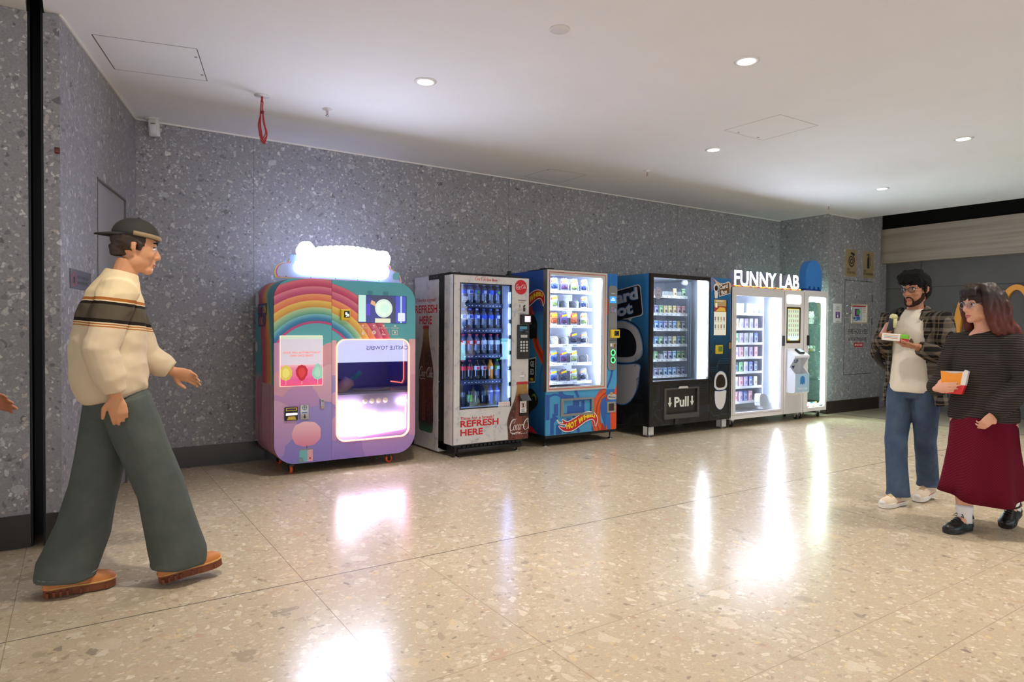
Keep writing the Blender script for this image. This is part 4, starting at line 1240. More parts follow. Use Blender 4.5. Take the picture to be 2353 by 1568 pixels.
for i, z in enumerate(RAILS):
    m = MB(); m.box(3.18, 3.90, 5.94, 6.40, z - 0.004, z); m.box(3.18, 3.90, 5.93, 5.94, z - 0.03, z + 0.016)
    for k in range(7): m.box(3.242 + k * 0.0845 + 0.083, 3.245 + k * 0.0845 + 0.083, 5.95, 6.38, z, z + 0.05)
    sh = m.build('shelf', DKR, km)
    a = Art(P_front(5.93))
    for k in range(6):
        a.rect(3.352 + k * 0.0845, 3.366 + k * 0.0845, z - 0.014, z - 0.004, mat('price_tag', (216, 220, 236), 0.4)); a.rect(3.40 + k * 0.0845, 3.416 + k * 0.0845, z - 0.014, z - 0.006, mat('price_tag', (216, 220, 236), 0.4))
    a.build('price_tags', sh)
    m = MB()
    for k in range(6): m.rbox(3.312 + k * 0.0845 + 0.088, 3.326 + k * 0.0845 + 0.088, 5.935, 5.94, z + 0.055, z + 0.125, 0.002, 1)
    m.build('pusher_tabs', mat('clear_tab', (170, 176, 200), 0.3), sh)
# bottles
CLEAR = glass_mat('clear_bottle', (226, 236, 250), 0.12, 0.85, 0.04, 0.16, (200, 216, 244))
COLA = mat('cola_dark', (34, 16, 12), 0.12, spec=0.6); ORNG = mat('orange_drink', (236, 140, 20), 0.2); BLUD = mat('blue_drink', (46, 90, 190), 0.2); CAND = mat('dark_can', (52, 58, 66), 0.25, 0.5)
def bottle(name, liquid, lab, cap, h=0.222, r=0.034, lab_z=(0.115, 0.158), label2=None, can=False):
    t = thing(name, (0, 0, 0), 'x', 'bottle', 'x')
    m = MB()
    if can: m.lathe([(r * .8, 0), (r, 0.01), (r, h - .02), (r * .82, h - 0.004), (r * .78, h)], (0, 0, 0), 16)
    else: m.lathe([(r * .86, 0), (r, 0.008), (r, 0.04), (r * .94, 0.055), (r, 0.075), (r, 0.15), (r * .93, 0.168), (r * .62, 0.188), (r * .42, 0.200), (r * .40, h - 0.012)], (0, 0, 0), 16)
    m.build('body', liquid, t)
    m = MB(); k = 1.03
    m.lathe([(r * k, lab_z[0]), (r * k, lab_z[1])], (0, 0, 0), 16, cap=False); m.build('label_band', lab, t)
    if label2:
        m = MB(); m.rbox(-r * .5, r * .45, -r * 1.06, -r * .7, lab_z[0] + .006, lab_z[1] - .006, 0.001, 1); m.build('label_patch', label2, t)
    if not can:
        m = MB(); m.lathe([(r * .46, h - 0.016), (r * .46, h), (r * .40, h + 0.003)], (0, 0, 0), 14); m.build('cap', cap, t)
    return t
LBW = mat('label_white', (226, 230, 240), 0.4); LBB = mat('label_blue', (30, 90, 220), 0.4); LBG = mat('label_green', (70, 180, 60), 0.4); LBR = mat('label_red', (206, 24, 44), 0.4); LBO = mat('label_orange', (246, 150, 40), 0.4)
CPB = mat('cap_blue', (60, 130, 226), 0.4); CPW = mat('cap_white', (210, 212, 236), 0.4); CPR = mat('cap_red', (206, 60, 90), 0.4); CPK = mat('cap_dark', (30, 60, 140), 0.4)
protos = {'wb': bottle('water_bottle', CLEAR, LBB, CPB), 'ww': bottle('water_bottle', CLEAR, LBW, CPB, label2=LBB), 'wg': bottle('water_bottle', CLEAR, LBB, CPW, label2=LBG), 'w2': bottle('water_bottle', CLEAR, LBB, CPW, label2=LBW),
          'pk': bottle('pink_drink_bottle', CLEAR, LBR, CPR, label2=LBW), 'pw': bottle('pink_drink_bottle', CLEAR, LBW, CPR), 'cr': bottle('cola_bottle', COLA, LBR, CPR), 'cw': bottle('cola_bottle', COLA, LBW, BLACK, label2=LBR),
          'or': bottle('orange_bottle', ORNG, LBO, mat('cap_orange', (220, 120, 20), 0.4), label2=LBW), 'gr': bottle('lemonade_bottle', CLEAR, LBG, LBG, label2=LBW),
          'cn': bottle('drink_can', CAND, mat('can_band', (90, 100, 104), 0.3, 0.4), None, h=0.17, r=0.03, can=True), 'cg': bottle('drink_can', CAND, mat('can_band_lime', (120, 190, 60), 0.3), None, h=0.17, r=0.03, lab_z=(0.06, 0.13), can=True), 'bl': bottle('blue_sports_bottle', BLUD, LBW, CPK, lab_z=(0.15, 0.165))}
ORD = ('first', 'second', 'third', 'fourth', 'fifth', 'sixth', 'seventh', 'eighth')
SHN = ('top', 'second', 'third', 'fourth', 'bottom')
DESC = {'wb': 'clear water bottle with blue label', 'ww': 'clear water bottle with white label', 'wg': 'clear water bottle with green label patch', 'w2': 'water bottle with blue and white label', 'pk': 'pink capped bottle with red label', 'pw': 'pink capped bottle with white label',
        'cr': 'dark cola bottle with red label', 'cw': 'dark cola bottle with white label', 'or': 'orange soft drink bottle', 'gr': 'lemonade bottle with green label', 'cn': 'tall dark drink can', 'cg': 'dark drink can with lime stripe', 'bl': 'bright blue sports drink bottle'}
used = set()
for ri, row in enumerate((('wb', 'ww', 'wg', 'w2', 'wb', 'wg'), ('ww', 'ww', 'w2', 'wb', 'wb', 'w2'), ('pk', 'pk', 'pk', 'pw', 'pw', 'pw'), ('cr', 'cr', 'cw', 'cw', 'or', 'gr'), ('cn', 'cg', 'cn', 'cn', 'bl', 'bl'))):
    for k, ty in enumerate(row):
        pos = (3.367 + k * 0.0845, 5.992, RAILS[ri] + 0.0006)
        o = protos[ty]
        if ty in used: o = copy_tree(o, pos)
        else: used.add(ty); o.location = pos
        o['label'] = '%s, %s on the %s shelf of the drink machine' % (DESC[ty], ORD[k], SHN[ri])
        o['group'] = 'drinks on the %s shelf of the drink machine' % SHN[ri]
# door print
a = Art(P_front(KY), d0=0.0016)
script_logo(a, 3.375, 1.790, 0.133, RP, swash=False); a.text('Ice Box', 3.518, 1.792, 0.030, RP, bold=.008, width=0.122); a.text('TM', 3.644, 1.812, 0.008, RP)
a.build('top_logo', kd)
a = Art(P_front(KY), d0=0.0016)
a.disc(3.938, 1.747, 0.078, RP, 40); script_logo(a, 3.872, 1.730, 0.132, WPR, swash=True)
a.build('round_badge', kd)
a = Art(P_front(KY), d0=0.0016)
a.text('Time for a break?', 3.212, 0.383, 0.030, RP, bold=.012, width=0.40); a.text('REFRESH', 3.212, 0.312, 0.062, RP, bold=.03, width=0.455); a.text('HERE', 3.212, 0.225, 0.062, RP, bold=.03, width=0.265)
a.build('slogan', kd)
a = Art(P_front(KY), d0=0.0016)
YP = mat('yellow_dot', (222, 184, 90), 0.5)
icon_lines(a, 3.90, 1.606, 0.10, 1, DGREY, 0.01, 0.006); a.disc(3.915, 1.588, 0.009, YP, 14); icon_lines(a, 3.935, 1.592, 0.06, 2, mat('grey_print', (150, 150, 154), 0.6), 0.010, 0.004)
icon_lines(a, 3.915, 1.555, 0.02, 3, DGREY, 0.010, 0.005); a.poly([(3.965, 1.54), (3.985, 1.565), (4.0, 1.553), (3.98, 1.53)], DGREY); a.disc(3.915, 1.505, 0.009, YP, 14); icon_lines(a, 3.935, 1.51, 0.02, 2, mat('grey_print', (150, 150, 154), 0.6), 0.010, 0.004); a.rect(3.968, 3.995, 1.49, 1.53, DGREY)
icon_lines(a, 3.905, 1.47, 0.10, 2, mat('grey_print', (150, 150, 154), 0.6), 0.008, 0.003); a.rect(3.91, 4.0, 1.452, 1.4535, RP)
a.build('instruction_print', kd)
a = Art(P_front(KY), d0=0.0016)
a.rect(3.663, 3.806, 0.492, 0.540, WPR)
for k in range(5): a.ring(3.682 + k * 0.027, 0.522, 0.007, 0.0095, RP, 14); a.rect(3.674 + k * .027, 3.69 + k * .027, 0.499, 0.503, DGREY)
a.build('warning_sticker', kd)
a = Art(P_front(KY), d0=0.0016)
a.rect(3.93, 3.985, 0.795, 0.81, mat('label_scrap', (236, 240, 244), 0.3), 0.003)
a.build('label_scrap', kd)
def bottle_print(a, cu, z0, s, sx=1.0, umin=-99, umax=99, zmin=-99, nm=''):
    prof = [(.0, .115), (.012, .140), (.03, .150), (.15, .163), (.33, .158), (.45, .152), (.55, .158), (.62, .163), (.72, .145), (.82, .112), (.92, .080), (1.0, .064), (1.06, .057), (1.085, .060)]
    prof = spline([(h, r) for h, r in prof], 4)
    clipr = [(umin, zmin), (umax, zmin), (umax, 99), (umin, 99)]
    def sil(h0, h1, k=1.0, off=0.0):
        seg = [(h, r) for h, r in prof if h0 <= h <= h1]
        return clip_poly([(cu + r * s * sx * k + off, z0 + h * s) for h, r in seg] + [(cu - r * s * sx * k + off, z0 + h * s) for h, r in reversed(seg)], clipr)
    G = NT('bottle_print' + nm, 0.35, 0.5)
    f = G.noise(G.co.outputs['Object'], 45, 4.0, 0.7)
    X, Y, Z = G.sep(G.co.outputs['Object'])
    v = G.math('ADD', G.math('MULTIPLY', G.math('SUBTRACT', Z, z0), 1 / (1.12 * s)), G.math('MULTIPLY_ADD', f.outputs[0], 0.06, -0.03))
    c = G.ramp(v, [(0.0, rgb(60, 112, 84)), (0.06, rgb(44, 84, 62)), (0.10, rgb(38, 20, 18)), (0.25, rgb(84, 30, 26)), (0.5, rgb(92, 36, 30)), (0.72, rgb(66, 32, 28)), (0.80, rgb(110, 66, 38)), (0.90, rgb(160, 120, 56)), (0.97, rgb(168, 134, 74))])
    G.l(G.mix(G.math('MULTIPLY', G.math('GREATER_THAN', f.outputs[0], 0.60), 0.45), c, rgb(186, 150, 120)), G.b.inputs['Base Color'])
    a.poly(sil(0, 1.2, 1.03), mat('bottle_rim_print', (120, 124, 104), 0.5))
    a.poly(sil(0, 1.2), G.m)
    a.poly(sil(0.1, 0.95, 0.25, -.05 * s), mat('bottle_sheen_print', (120, 56, 44), 0.4))
    cap = [(cu - .068 * s * sx, z0 + 1.085 * s), (cu + .068 * s * sx, z0 + 1.085 * s), (cu + .062 * s * sx, z0 + 1.12 * s), (cu - .062 * s * sx, z0 + 1.12 * s)]
    a.poly(clip_poly(cap, clipr), mat('cap_print', (186, 48, 56), 0.4))
    return a
# bottle on the lower right of the door
a = Art(P_front(KY), d0=0.0022)
bottle_print(a, 3.962, -0.22, 0.86, 1.32, umax=KX1 - .003, zmin=KZ0 + .002, nm='_door')
script_logo(a, 3.797, 0.220, 0.335, WPR, clip=KX1 - .003, hk=1.1)
for k in range(9): a.rect(3.835 + k * .022, 3.848 + k * .022, 0.188, 0.194, WPR)
a.build('bottle_print', kd)
# print on the left side
a = Art(P_side(3.137), d0=0.0012)
bottle_print(a, -6.385, 0.192, 1.02, 1.05, nm='_side')
script_logo(a, -6.55, 0.775, 0.345, WPR, hk=0.95)
a.build('bottle_print', km)
a = Art(P_side(3.137), d0=0.0012)
a.text('Time for a break?', -6.625, 1.590, 0.038, RP, bold=.008, width=0.475); a.text('REFRESH', -6.655, 1.470, 0.082, RP, bold=.02, width=0.53); a.text('HERE', -6.545, 1.352, 0.082, RP, bold=.02, width=0.30)
a.build('side_lettering', km)
# payment parts
reader(kd, 3.925, 4.052, 1.352, 1.458, KY, BLACK, mat('pink_reader_screen', (236, 190, 206), 0.3, emis=0.8), depth=0.045)
m = MB(); m.rbox(3.890, 4.044, KY - 0.016, KY, 0.985, 1.348, 0.004, 1); kp = m.build('keypad_panel', mat('keypad_black', (36, 38, 44), 0.45), kd)
a = Art(P_front(KY - 0.016))
a.rect(3.917, 4.01, 1.302, 1.332, mat('lcd_teal', (70, 120, 140), 0.3, emis=0.3)); a.rect(3.913, 3.955, 1.283, 1.296, mat('blue_sticker', (60, 110, 180), 0.4)); a.rect(3.93, 4.015, 1.212, 1.242, mat('note_plate', (200, 202, 206), 0.35)); a.text('v', 3.97, 1.222, 0.018, INK)
a.rect(3.99, 4.025, 1.27, 1.276, MGREY)
a.build('panel_print', kp)
for r in range(4):
    for c in range(3):
        m = MB(); x, z = 3.924 + c * 0.036, 1.062 + r * 0.031
        m.rbox(x, x + 0.024, KY - 0.022, KY - 0.014, z, z + 0.022, 0.003, 1); m.build('key', mat('key_white', (206, 208, 206), 0.4), kp)
m = MB(); m.rbox(3.922, 4.03, KY - 0.012, KY, 0.378, 0.60, 0.004, 1); cr_ = m.build('coin_return', BLACK, kd)
m = MB(); m.add([(3.918, KY - 0.012, 0.61), (4.034, KY - 0.012, 0.61), (4.034, KY - 0.075, 0.545), (3.918, KY - 0.075, 0.545), (3.918, KY - 0.012, 0.545), (4.034, KY - 0.012, 0.545)], [(0, 1, 2, 3), (3, 2, 5, 4), (0, 3, 4), (1, 5, 2), (0, 4, 5, 1)])
m.build('return_hood', DGREY, cr_)
a = Art(P_front(KY - 0.012)); a.rect(3.928, 4.012, 0.412, 0.535, WPR); a.ring(3.969, 0.490, 0.027, 0.031, RP, 26); a.rect(3.960, 3.978, 0.468, 0.512, INK); a.stroke([(3.95, 0.51), (3.99, 0.47)], 0.004, RP)
icon_lines(a, 3.945, 0.446, 0.05, 3, DGREY, 0.012, 0.005); a.build('no_hands_notice', cr_)

# ================================================================== toy car machine
HX0, HX1, HZ0, HZ1, HY = 4.308, 5.352, 0.125, 1.961, 5.80
hm = thing('toy_machine', (4.83, 6.2, 0.0), 'blue toy car vending machine with orange track print and flame logo', 'vending machine')
HB1 = mat('toy_blue', (38, 112, 190), 0.4); HB2 = mat('toy_light_blue', (72, 156, 206), 0.4); HB3 = mat('toy_deep_blue', (44, 92, 172), 0.4); HNV = mat('toy_navy', (24, 62, 140), 0.4)
HOR = mat('toy_orange', (222, 76, 34), 0.4); HOR2 = mat('toy_orange_dark', (176, 50, 26), 0.4); HRED = mat('toy_red', (196, 30, 44), 0.4); HYL = mat('toy_yellow', (240, 214, 40), 0.4)
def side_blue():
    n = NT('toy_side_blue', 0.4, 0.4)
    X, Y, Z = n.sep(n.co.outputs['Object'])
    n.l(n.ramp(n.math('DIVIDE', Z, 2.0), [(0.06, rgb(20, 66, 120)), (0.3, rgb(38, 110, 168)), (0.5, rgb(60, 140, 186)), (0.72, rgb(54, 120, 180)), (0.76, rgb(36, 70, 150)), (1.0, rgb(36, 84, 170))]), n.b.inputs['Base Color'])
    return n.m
HSD = side_blue()
m = MB(); m.box(HX0 + .002, HX0 + .02, HY + .006, 6.62, HZ0, HZ1); m.box(HX1 - .02, HX1 - .002, HY + .006, 6.62, HZ0, HZ1); m.box(HX0, HX1, 6.6, 6.62, HZ0, HZ1); m.box(HX0 + .02, HX1 - .02, HY + .006, 6.62, HZ1 - .03, HZ1); m.box(HX0 + .02, HX1 - .02, HY + .006, 6.6, HZ0, HZ0 + 0.02)
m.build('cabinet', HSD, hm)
m = MB(); m.box(HX0, HX1, HY + 0.01, 6.6, 0.092, HZ0); m.build('base_rail', BLACK, hm)
m = MB(); m.box(HX0 + .02, 5.25, HY + .05, 6.2, HZ1, HZ1 + 0.012); m.box(HX0 + 0.0, HX0 + 0.12, 5.83, 5.93, HZ1, HZ1 + .018); m.build('top_cap', BLACK, hm)
for x, y in ((HX0 + .04, 5.86), (HX1 - .02, 5.89), (HX0 + .04, 6.5), (HX1 - .04, 6.5)):
    m = MB(); m.lathe([(0.032, 0), (0.032, 0.005), (0.022, 0.014), (0.009, 0.018), (0.009, 0.095)], (x, y, 0), 18); m.build('foot', CHROME, hm)
# lower front
FLAP = rect4(4.512, 4.992, 0.325, 0.525)
o_, i_ = ring_between(rect4(HX0, 5.184, HZ0, 0.612), rect4(4.535, 4.970, 0.345, 0.508))
m = MB(); frame_ring(m, P_front(HY), o_, i_, -0.02, 0.0); hl = m.build('lower_door', HB2, hm)
a = Art(P_front(HY))
for q in ((4.31, 4.36, 0.30, 0.58), (4.42, 4.48, 0.34, 0.47), (4.37, 4.42, 0.13, 0.32), (4.45, 4.53, 0.13, 0.24), (4.60, 4.66, 0.13, 0.30), (4.995, 5.05, 0.36, 0.50)): a.rect(*q, HB3)
a.stroke(spline([(4.32, 0.55), (4.42, 0.575), (4.50, 0.56), (4.53, 0.52)]), 0.022, HB3); a.stroke(spline([(4.50, 0.61), (4.56, 0.55), (4.70, 0.53)]), 0.05, HB3); a.stroke([(4.72, 0.61), (4.77, 0.53)], 0.035, HB3)
a.stroke(spline([(4.78, 0.13), (4.74, 0.22), (4.70, 0.33)]), 0.04, HB3); a.poly([(4.40, 0.25), (4.48, 0.31), (4.40, 0.37)], HB3); a.rect(4.97, 4.99, 0.13, 0.25, HB3)
ov = lambda P, c: a.poly(clip_poly(P, rect4(HX0, 5.183, HZ0, 0.612)), c)
a.build('city_print', hl)
a = Art(P_front(HY), d0=0.004)
# orange track sweeping up to the right
tr = spline([(5.045, 0.125), (5.01, 0.22), (5.00, 0.35), (5.03, 0.46), (5.10, 0.54), (5.20, 0.57)], 6)
def band(pts, w): 
    n = len(pts); L, R = [], []
    for i, p in enumerate(pts):
        A, B = pts[max(i - 1, 0)], pts[min(i + 1, n - 1)]
        tx, ty = B[0] - A[0], B[1] - A[1]; l_ = sqrt(tx * tx + ty * ty)
        L.append((p[0] - ty / l_ * w / 2, p[1] + tx / l_ * w / 2)); R.append((p[0] + ty / l_ * w / 2, p[1] - tx / l_ * w / 2))
    return L + R[::-1]
def bandq(art, pts, w, mm, clipr):
    for i in range(len(pts) - 1):
        p = clip_poly(band(pts[max(i - 0, 0):i + 2], w), clipr) if True else None
        q = clip_poly(band(pts[max(i - 0, 0):i + 2], w)[::-1], clipr)
        best = p if len(p) >= len(q) else q
        if len(best) > 2: art.poly(best, mm); art.d -= art.step
    art.d += art.step
CL1 = rect4(HX0, 5.183, HZ0, 0.612)
bandq(a, [(x + .03, y) for x, y in tr], 0.135, HOR, CL1); bandq(a, [(x + .035, y) for x, y in tr], 0.075, mat('toy_orange_mid', (206, 100, 44), 0.4), CL1); bandq(a, [(x + .035, y) for x, y in tr], 0.018, HOR2, CL1)
ov([(5.115, 0.49), (5.183, 0.52), (5.183, 0.13), (5.16, 0.20), (5.12, 0.30), (5.095, 0.41)], HB3); ov([(5.10, 0.125), (5.13, 0.22), (5.183, 0.125)], HOR2)
a.build('track_print', hl)
# flame badge
FLM = spline([(4.455, 0.300), (4.485, 0.262), (4.545, 0.252), (4.53, 0.292), (4.60, 0.262), (4.70, 0.290), (4.84, 0.345), (4.94, 0.352), (5.01, 0.325), (5.045, 0.26), (5.02, 0.185), (5.008, 0.238), (4.965, 0.270), (4.88, 0.255), (4.78, 0.205), (4.68, 0.162), (4.585, 0.158), (4.52, 0.185), (4.485, 0.222), (4.535, 0.205), (4.575, 0.205), (4.585, 0.232), (4.545, 0.238), (4.49, 0.255), (4.455, 0.300)], 4)[:-1]
def flame(art, fx, out=0.009):
    c = (4.75, 0.25)
    n = len(FLM); o2 = []
    for i, p in enumerate(FLM):
        A, B = FLM[i - 1], FLM[(i + 1) % n]
        tx, ty = B[0] - A[0], B[1] - A[1]; l_ = sqrt(tx * tx + ty * ty) or 1
        o2.append((p[0] - ty / l_ * out, p[1] + tx / l_ * out))
    sgn = sum(FLM[i][0] * FLM[(i + 1) % n][1] - FLM[(i + 1) % n][0] * FLM[i][1] for i in range(n))
    if sgn > 0: o2 = [(2 * p[0] - q[0], 2 * p[1] - q[1]) for p, q in zip(FLM, o2)]
    art.poly([fx(*p) for p in o2], WPR); art.poly([fx(*p) for p in FLM], HRED)
    base = spline([(4.595, 0.178), (4.68, 0.182), (4.78, 0.222), (4.88, 0.272), (4.955, 0.29), (5.015, 0.272)], 6)
    top = spline([(4.585, 0.252), (4.68, 0.268), (4.78, 0.305), (4.88, 0.338), (4.955, 0.342), (5.01, 0.318)], 6)
    word = 'HOT WHEELS'
    wd = [1.15, 1, .8, .35, 1.5, 1.1, .85, .85, .75, .75]
    tot = sum(wd); s0 = 0
    for ch, w_ in zip(word, wd):
        t0, t1 = s0 / tot, (s0 + w_ * .97) / tot; s0 += w_
        if ch == ' ': continue
        vs, fs = text_mesh(ch, 0.06)
        xa, xb = min(p[0] for p in vs), max(p[0] for p in vs); ya, yb = min(p[1] for p in vs), max(p[1] for p in vs)
        def at(L, t):
            q = t * (len(L) - 1); j = min(int(q), len(L) - 2); f_ = q - j
            return (L[j][0] + (L[j + 1][0] - L[j][0]) * f_, L[j][1] + (L[j + 1][1] - L[j][1]) * f_)
        out_ = []
        for x, y in vs:
            t = t0 + (t1 - t0) * (x - xa) / (xb - xa)
            b_, t_ = at(base, t), at(top, t); k = (y - ya) / (yb - ya)
            k = 0.08 + 0.84 * k
            out_.append(fx(b_[0] + (t_[0] - b_[0]) * k, b_[1] + (t_[1] - b_[1]) * k))
        art.mb.add([art.fn(p[0], p[1], art.d) for p in out_], fs, art.mi(HYL))
    art.d += art.step
a = Art(P_front(HY), d0=0.011); flame(a, lambda u, v: (u, v)); a.build('flame_badge', hl)
# flap
m = MB(); frame_ring(m, P_front(HY), FLAP, rect4(4.548, 4.958, 0.352, 0.502), 0.0, 0.014)
m.prism([(4.68, 0.502), (4.83, 0.502), (4.81, 0.526), (4.70, 0.526)], P_front(HY), 0.014, 0.018)
fl_ = m.build('flap_frame', MGREY, hl)
m = MB(); m.box(4.546, 4.960, HY + .012, HY + .016, 0.350, 0.504); m.build('flap', HB3, fl_)
a = Art(P_front(HY + .012)); a.rect(4.55, 4.70, 0.44, 0.50, HB2); a.rect(4.87, 4.955, 0.36, 0.49, HB2); a.rect(4.55, 4.615, 0.355, 0.44, HB2); a.rect(4.79, 4.82, 0.42, 0.48, HB2); a.build('flap_print', fl_)
# right control column
m = MB(); m.box(5.187, HX1, HY - 0.0, HY + 0.02, HZ0, HZ1); hc = m.build('control_column', HB1, hm)
a = Art(P_front(HY)); CL2 = rect4(5.187, HX1, HZ0, HZ1)
a.rect(5.187, HX1, 0.6, 1.0, HB2); a.poly([(5.187, 1.70), (5.21, 1.62), (5.21, 1.50), (5.187, 1.46)], HOR); a.stroke(spline([(5.20, 0.62), (5.25, 0.72), (5.28, 0.84), (5.26, 0.92)]), 0.03, HB3)
a.poly(clip_poly([(5.187, 0.53), (5.30, 0.56), (5.352, 0.62), (5.352, 0.52), (5.25, 0.49), (5.187, 0.46)], CL2), HOR2); a.poly([(5.262, 0.125), (5.255, 0.34), (5.352, 0.42), (5.352, 0.125)], HOR); a.poly([(5.187, 0.20), (5.215, 0.125), (5.187, 0.125)], HOR)
a.poly([(5.352, 0.66), (5.31, 0.56), (5.352, 0.52)], HOR)
CH2 = mat('printed_chrome', (176, 178, 180), 0.4)
a.poly(spline([(5.205, 0.52), (5.235, 0.545), (5.33, 0.54), (5.348, 0.50), (5.33, 0.475), (5.22, 0.485), (5.205, 0.52)], 4)[:-1], CH2); a.rect(5.25, 5.29, 0.53, 0.565, mat('printed_brass', (190, 150, 70), 0.4), .01); a.stroke([(5.22, 0.512), (5.335, 0.50)], 0.010, DGREY)
a.build('track_print', hc)
m = MB(); m.prism(rrect(5.203, 5.338, 0.826, 1.820, 0.04, 6), P_front(HY), 0.0, 0.012); cpn = m.build('control_panel', mat('panel_silver', (140, 140, 142), 0.4, 0.3), hc)
a = Art(P_front(HY - 0.012))
a.rect(5.222, 5.322, 1.618, 1.695, mat('small_lcd_blue', (50, 130, 210), 0.3, emis=0.8)); a.rect(5.24, 5.305, 1.645, 1.66, mat('lcd_text', (210, 240, 250), 0.3, emis=0.8), 0.004); a.rect(5.255, 5.29, 1.668, 1.678, mat('lcd_text', (210, 240, 250), 0.3, emis=0.8))
a.rect(5.245, 5.30, 1.722, 1.735, mat('brand_strip', (200, 196, 186), 0.4)); a.rect(5.228, 5.325, 1.498, 1.572, mat('keypad_brown', (110, 104, 104), 0.5))
for r in range(4):
    for c in range(4): a.rect(5.236 + c * 0.022, 5.247 + c * 0.022 + (.004 if c == 3 else 0), 1.508 + r * 0.016, 1.517 + r * .016, mat('key_red', (200, 70, 80), 0.4) if c == 3 and r == 3 else mat('key_lilac', (176, 180, 220), 0.4, emis=.2))
frame_ring(a.mb, lambda u, v, d: (u, HY - 0.0125 - d, v), rect4(5.226, 5.325, 1.345, 1.49), rect4(5.229, 5.322, 1.348, 1.487), 0, 0.0004, a.mi(MGREY))
a.rect(5.205, 5.336, 1.176, 1.179, DGREY); a.rect(5.228, 5.31, 1.10, 1.145, mat('coin_plate', (196, 190, 184), 0.35, 0.4)); a.rect(5.232, 5.255, 1.108, 1.14, WPR); a.rect(5.285, 5.318, 1.10, 1.135, mat('copper_plate', (150, 104, 70), 0.4, 0.4))
GRN = mat('green_ring_light', (70, 232, 110), 0.4, emis=2.0)
for z in (1.032, 0.945): a.disc(5.274, z, 0.040, mat('ring_dark', (40, 90, 60), 0.4)); a.ring(5.274, z, 0.026, 0.038, GRN); a.rect(5.269, 5.279, z - 0.014, z + 0.014, BLACK)
a.build('panel_print', cpn)
reader(hc, 5.228, 5.352, 1.205, 1.305, HY - 0.012, YEL, SCRB, depth=0.04)
m = MB(); frame_ring(m, P_front(HY), rect4(5.198, 5.332, 0.325, 0.45), rect4(5.222, 5.308, 0.345, 0.432), 0, 0.01); cb_ = m.build('change_tray', mat('tray_grey', (150, 146, 144), 0.4), hc)
m = MB(); m.box(5.222, 5.308, HY - 0.003, HY - .001, 0.345, 0.432); m.build('tray_recess', mat('tray_brown', (64, 52, 48), 0.5), cb_)
# window frame with orange line
HWO, HWI = rect4(HX0, 5.182, 0.612, HZ1), rect4(4.35, 5.112, 0.658, 1.902)
m = MB(); frame_ring(m, P_front(HY), HWO, HWI, -0.02, 0.012); hf = m.build('window_frame', mat('frame_pearl', (206, 202, 198), 0.35, 0.2), hm)
a = Art(P_front(HY - .012)); frame_ring(a.mb, lambda u, v, d: (u, HY - 0.0125 - d, v), rect4(4.335, 5.155, 0.634, 1.938), rect4(4.343, 5.147, 0.642, 1.930), 0, 0.0004, a.mi(mat('orange_line', (196, 76, 40), 0.4))); a.build('orange_line', hf)
m = MB(); m.box(HX0 - .001, HX0 + .0, HY - 0.010, HY + 0.06, 0.612, HZ1); m.build('frame_side', STEEL, hf)
m = MB(); m.box(4.35, 5.112, HY + 0.004, HY + 0.008, 0.658, 1.902); m.build('window_glass', glass_mat('machine_glass2', (242, 246, 250), 0.04, 0.55), hf)
# lit interior
INT = mat('interior_white', (216, 220, 234), 0.5)
m = MB(); m.box(4.33, 5.18, 6.42, 6.43, 0.62, 1.95); m.box(4.325, 4.332, 5.83, 6.43, .62, 1.95); m.box(5.165, 5.175, 5.83, 6.43, .62, 1.95); m.box(4.33, 5.17, 5.83, 6.43, 1.93, 1.94); m.box(4.33, 5.17, 5.83, 6.43, 0.625, 0.632)
m.build('interior', INT, hm)
LEDH = mat('toy_led', (226, 236, 255), 0.5, emis=115)
m = MB(); m.box(5.125, 5.14, HY + 0.03, HY + 0.036, 0.68, 1.9); m.box(4.337, 4.344, HY + 0.03, HY + 0.045, 0.68, 1.9); m.box(4.36, 5.10, HY + 0.035, HY + 0.05, 1.917, 1.922); m.build('led_strip', LEDH, hm)
HR = (1.737, 1.540, 1.343, 1.122, 0.908, 0.693)
TRW = mat('tray_white', (232, 234, 240), 0.45)
HCX = [4.455 + 0.147 * k for k in range(5)]
COILM = mat('coil_wire', (70, 76, 96), 0.35, 0.6)
for i, z in enumerate(HR):
    m = MB(); m.box(4.36, 5.085, 5.95, 6.40, z - 0.006, z); m.box(4.36, 5.085, 5.945, 5.952, z - 0.022, z + 0.012)
    for k in range(5):
        xx = 4.462 + 0.147 * k
        m.prism([(5.97, z), (6.38, z), (6.38, z + 0.10), (6.0, z + 0.10), (5.975, z + 0.08)], lambda u, v, d: (d, u, v), xx - 0.002, xx + 0.002)
    tr_ = m.build('tray', TRW, hm)
    a = Art(P_front(5.945))
    for k in range(4):
        for q in range(3): a.rect(4.51 + k * 0.147 + q * 0.022, 4.522 + k * 0.147 + q * 0.022, z - 0.012, z - 0.002, mat('tag_ink', (90, 96, 140), 0.5))
    a.build('tray_tags', tr_)
    for k in range(4):
        m = MB(); xx = 4.515 - 0.147 + 0.147 * (k + 0) + 0.0
        cx_ = 4.537 + 0.147 * k
        pts = [(cx_ + 0.035 * cos(t), 5.965 + 0.017 * t, z + 0.046 + 0.040 * sin(t)) for t in [j * 0.42 for j in range(0, 52)]]
        m.tube(pts, 0.0022, 5); m.build('coil', COILM, tr_)
    m = MB(); m.box(5.085, 5.093, 5.95, 5.958, z - 0.03, z + 0.03); m.build('tray_clip', mat('clip_blue', (90, 100, 160), 0.4), tr_)
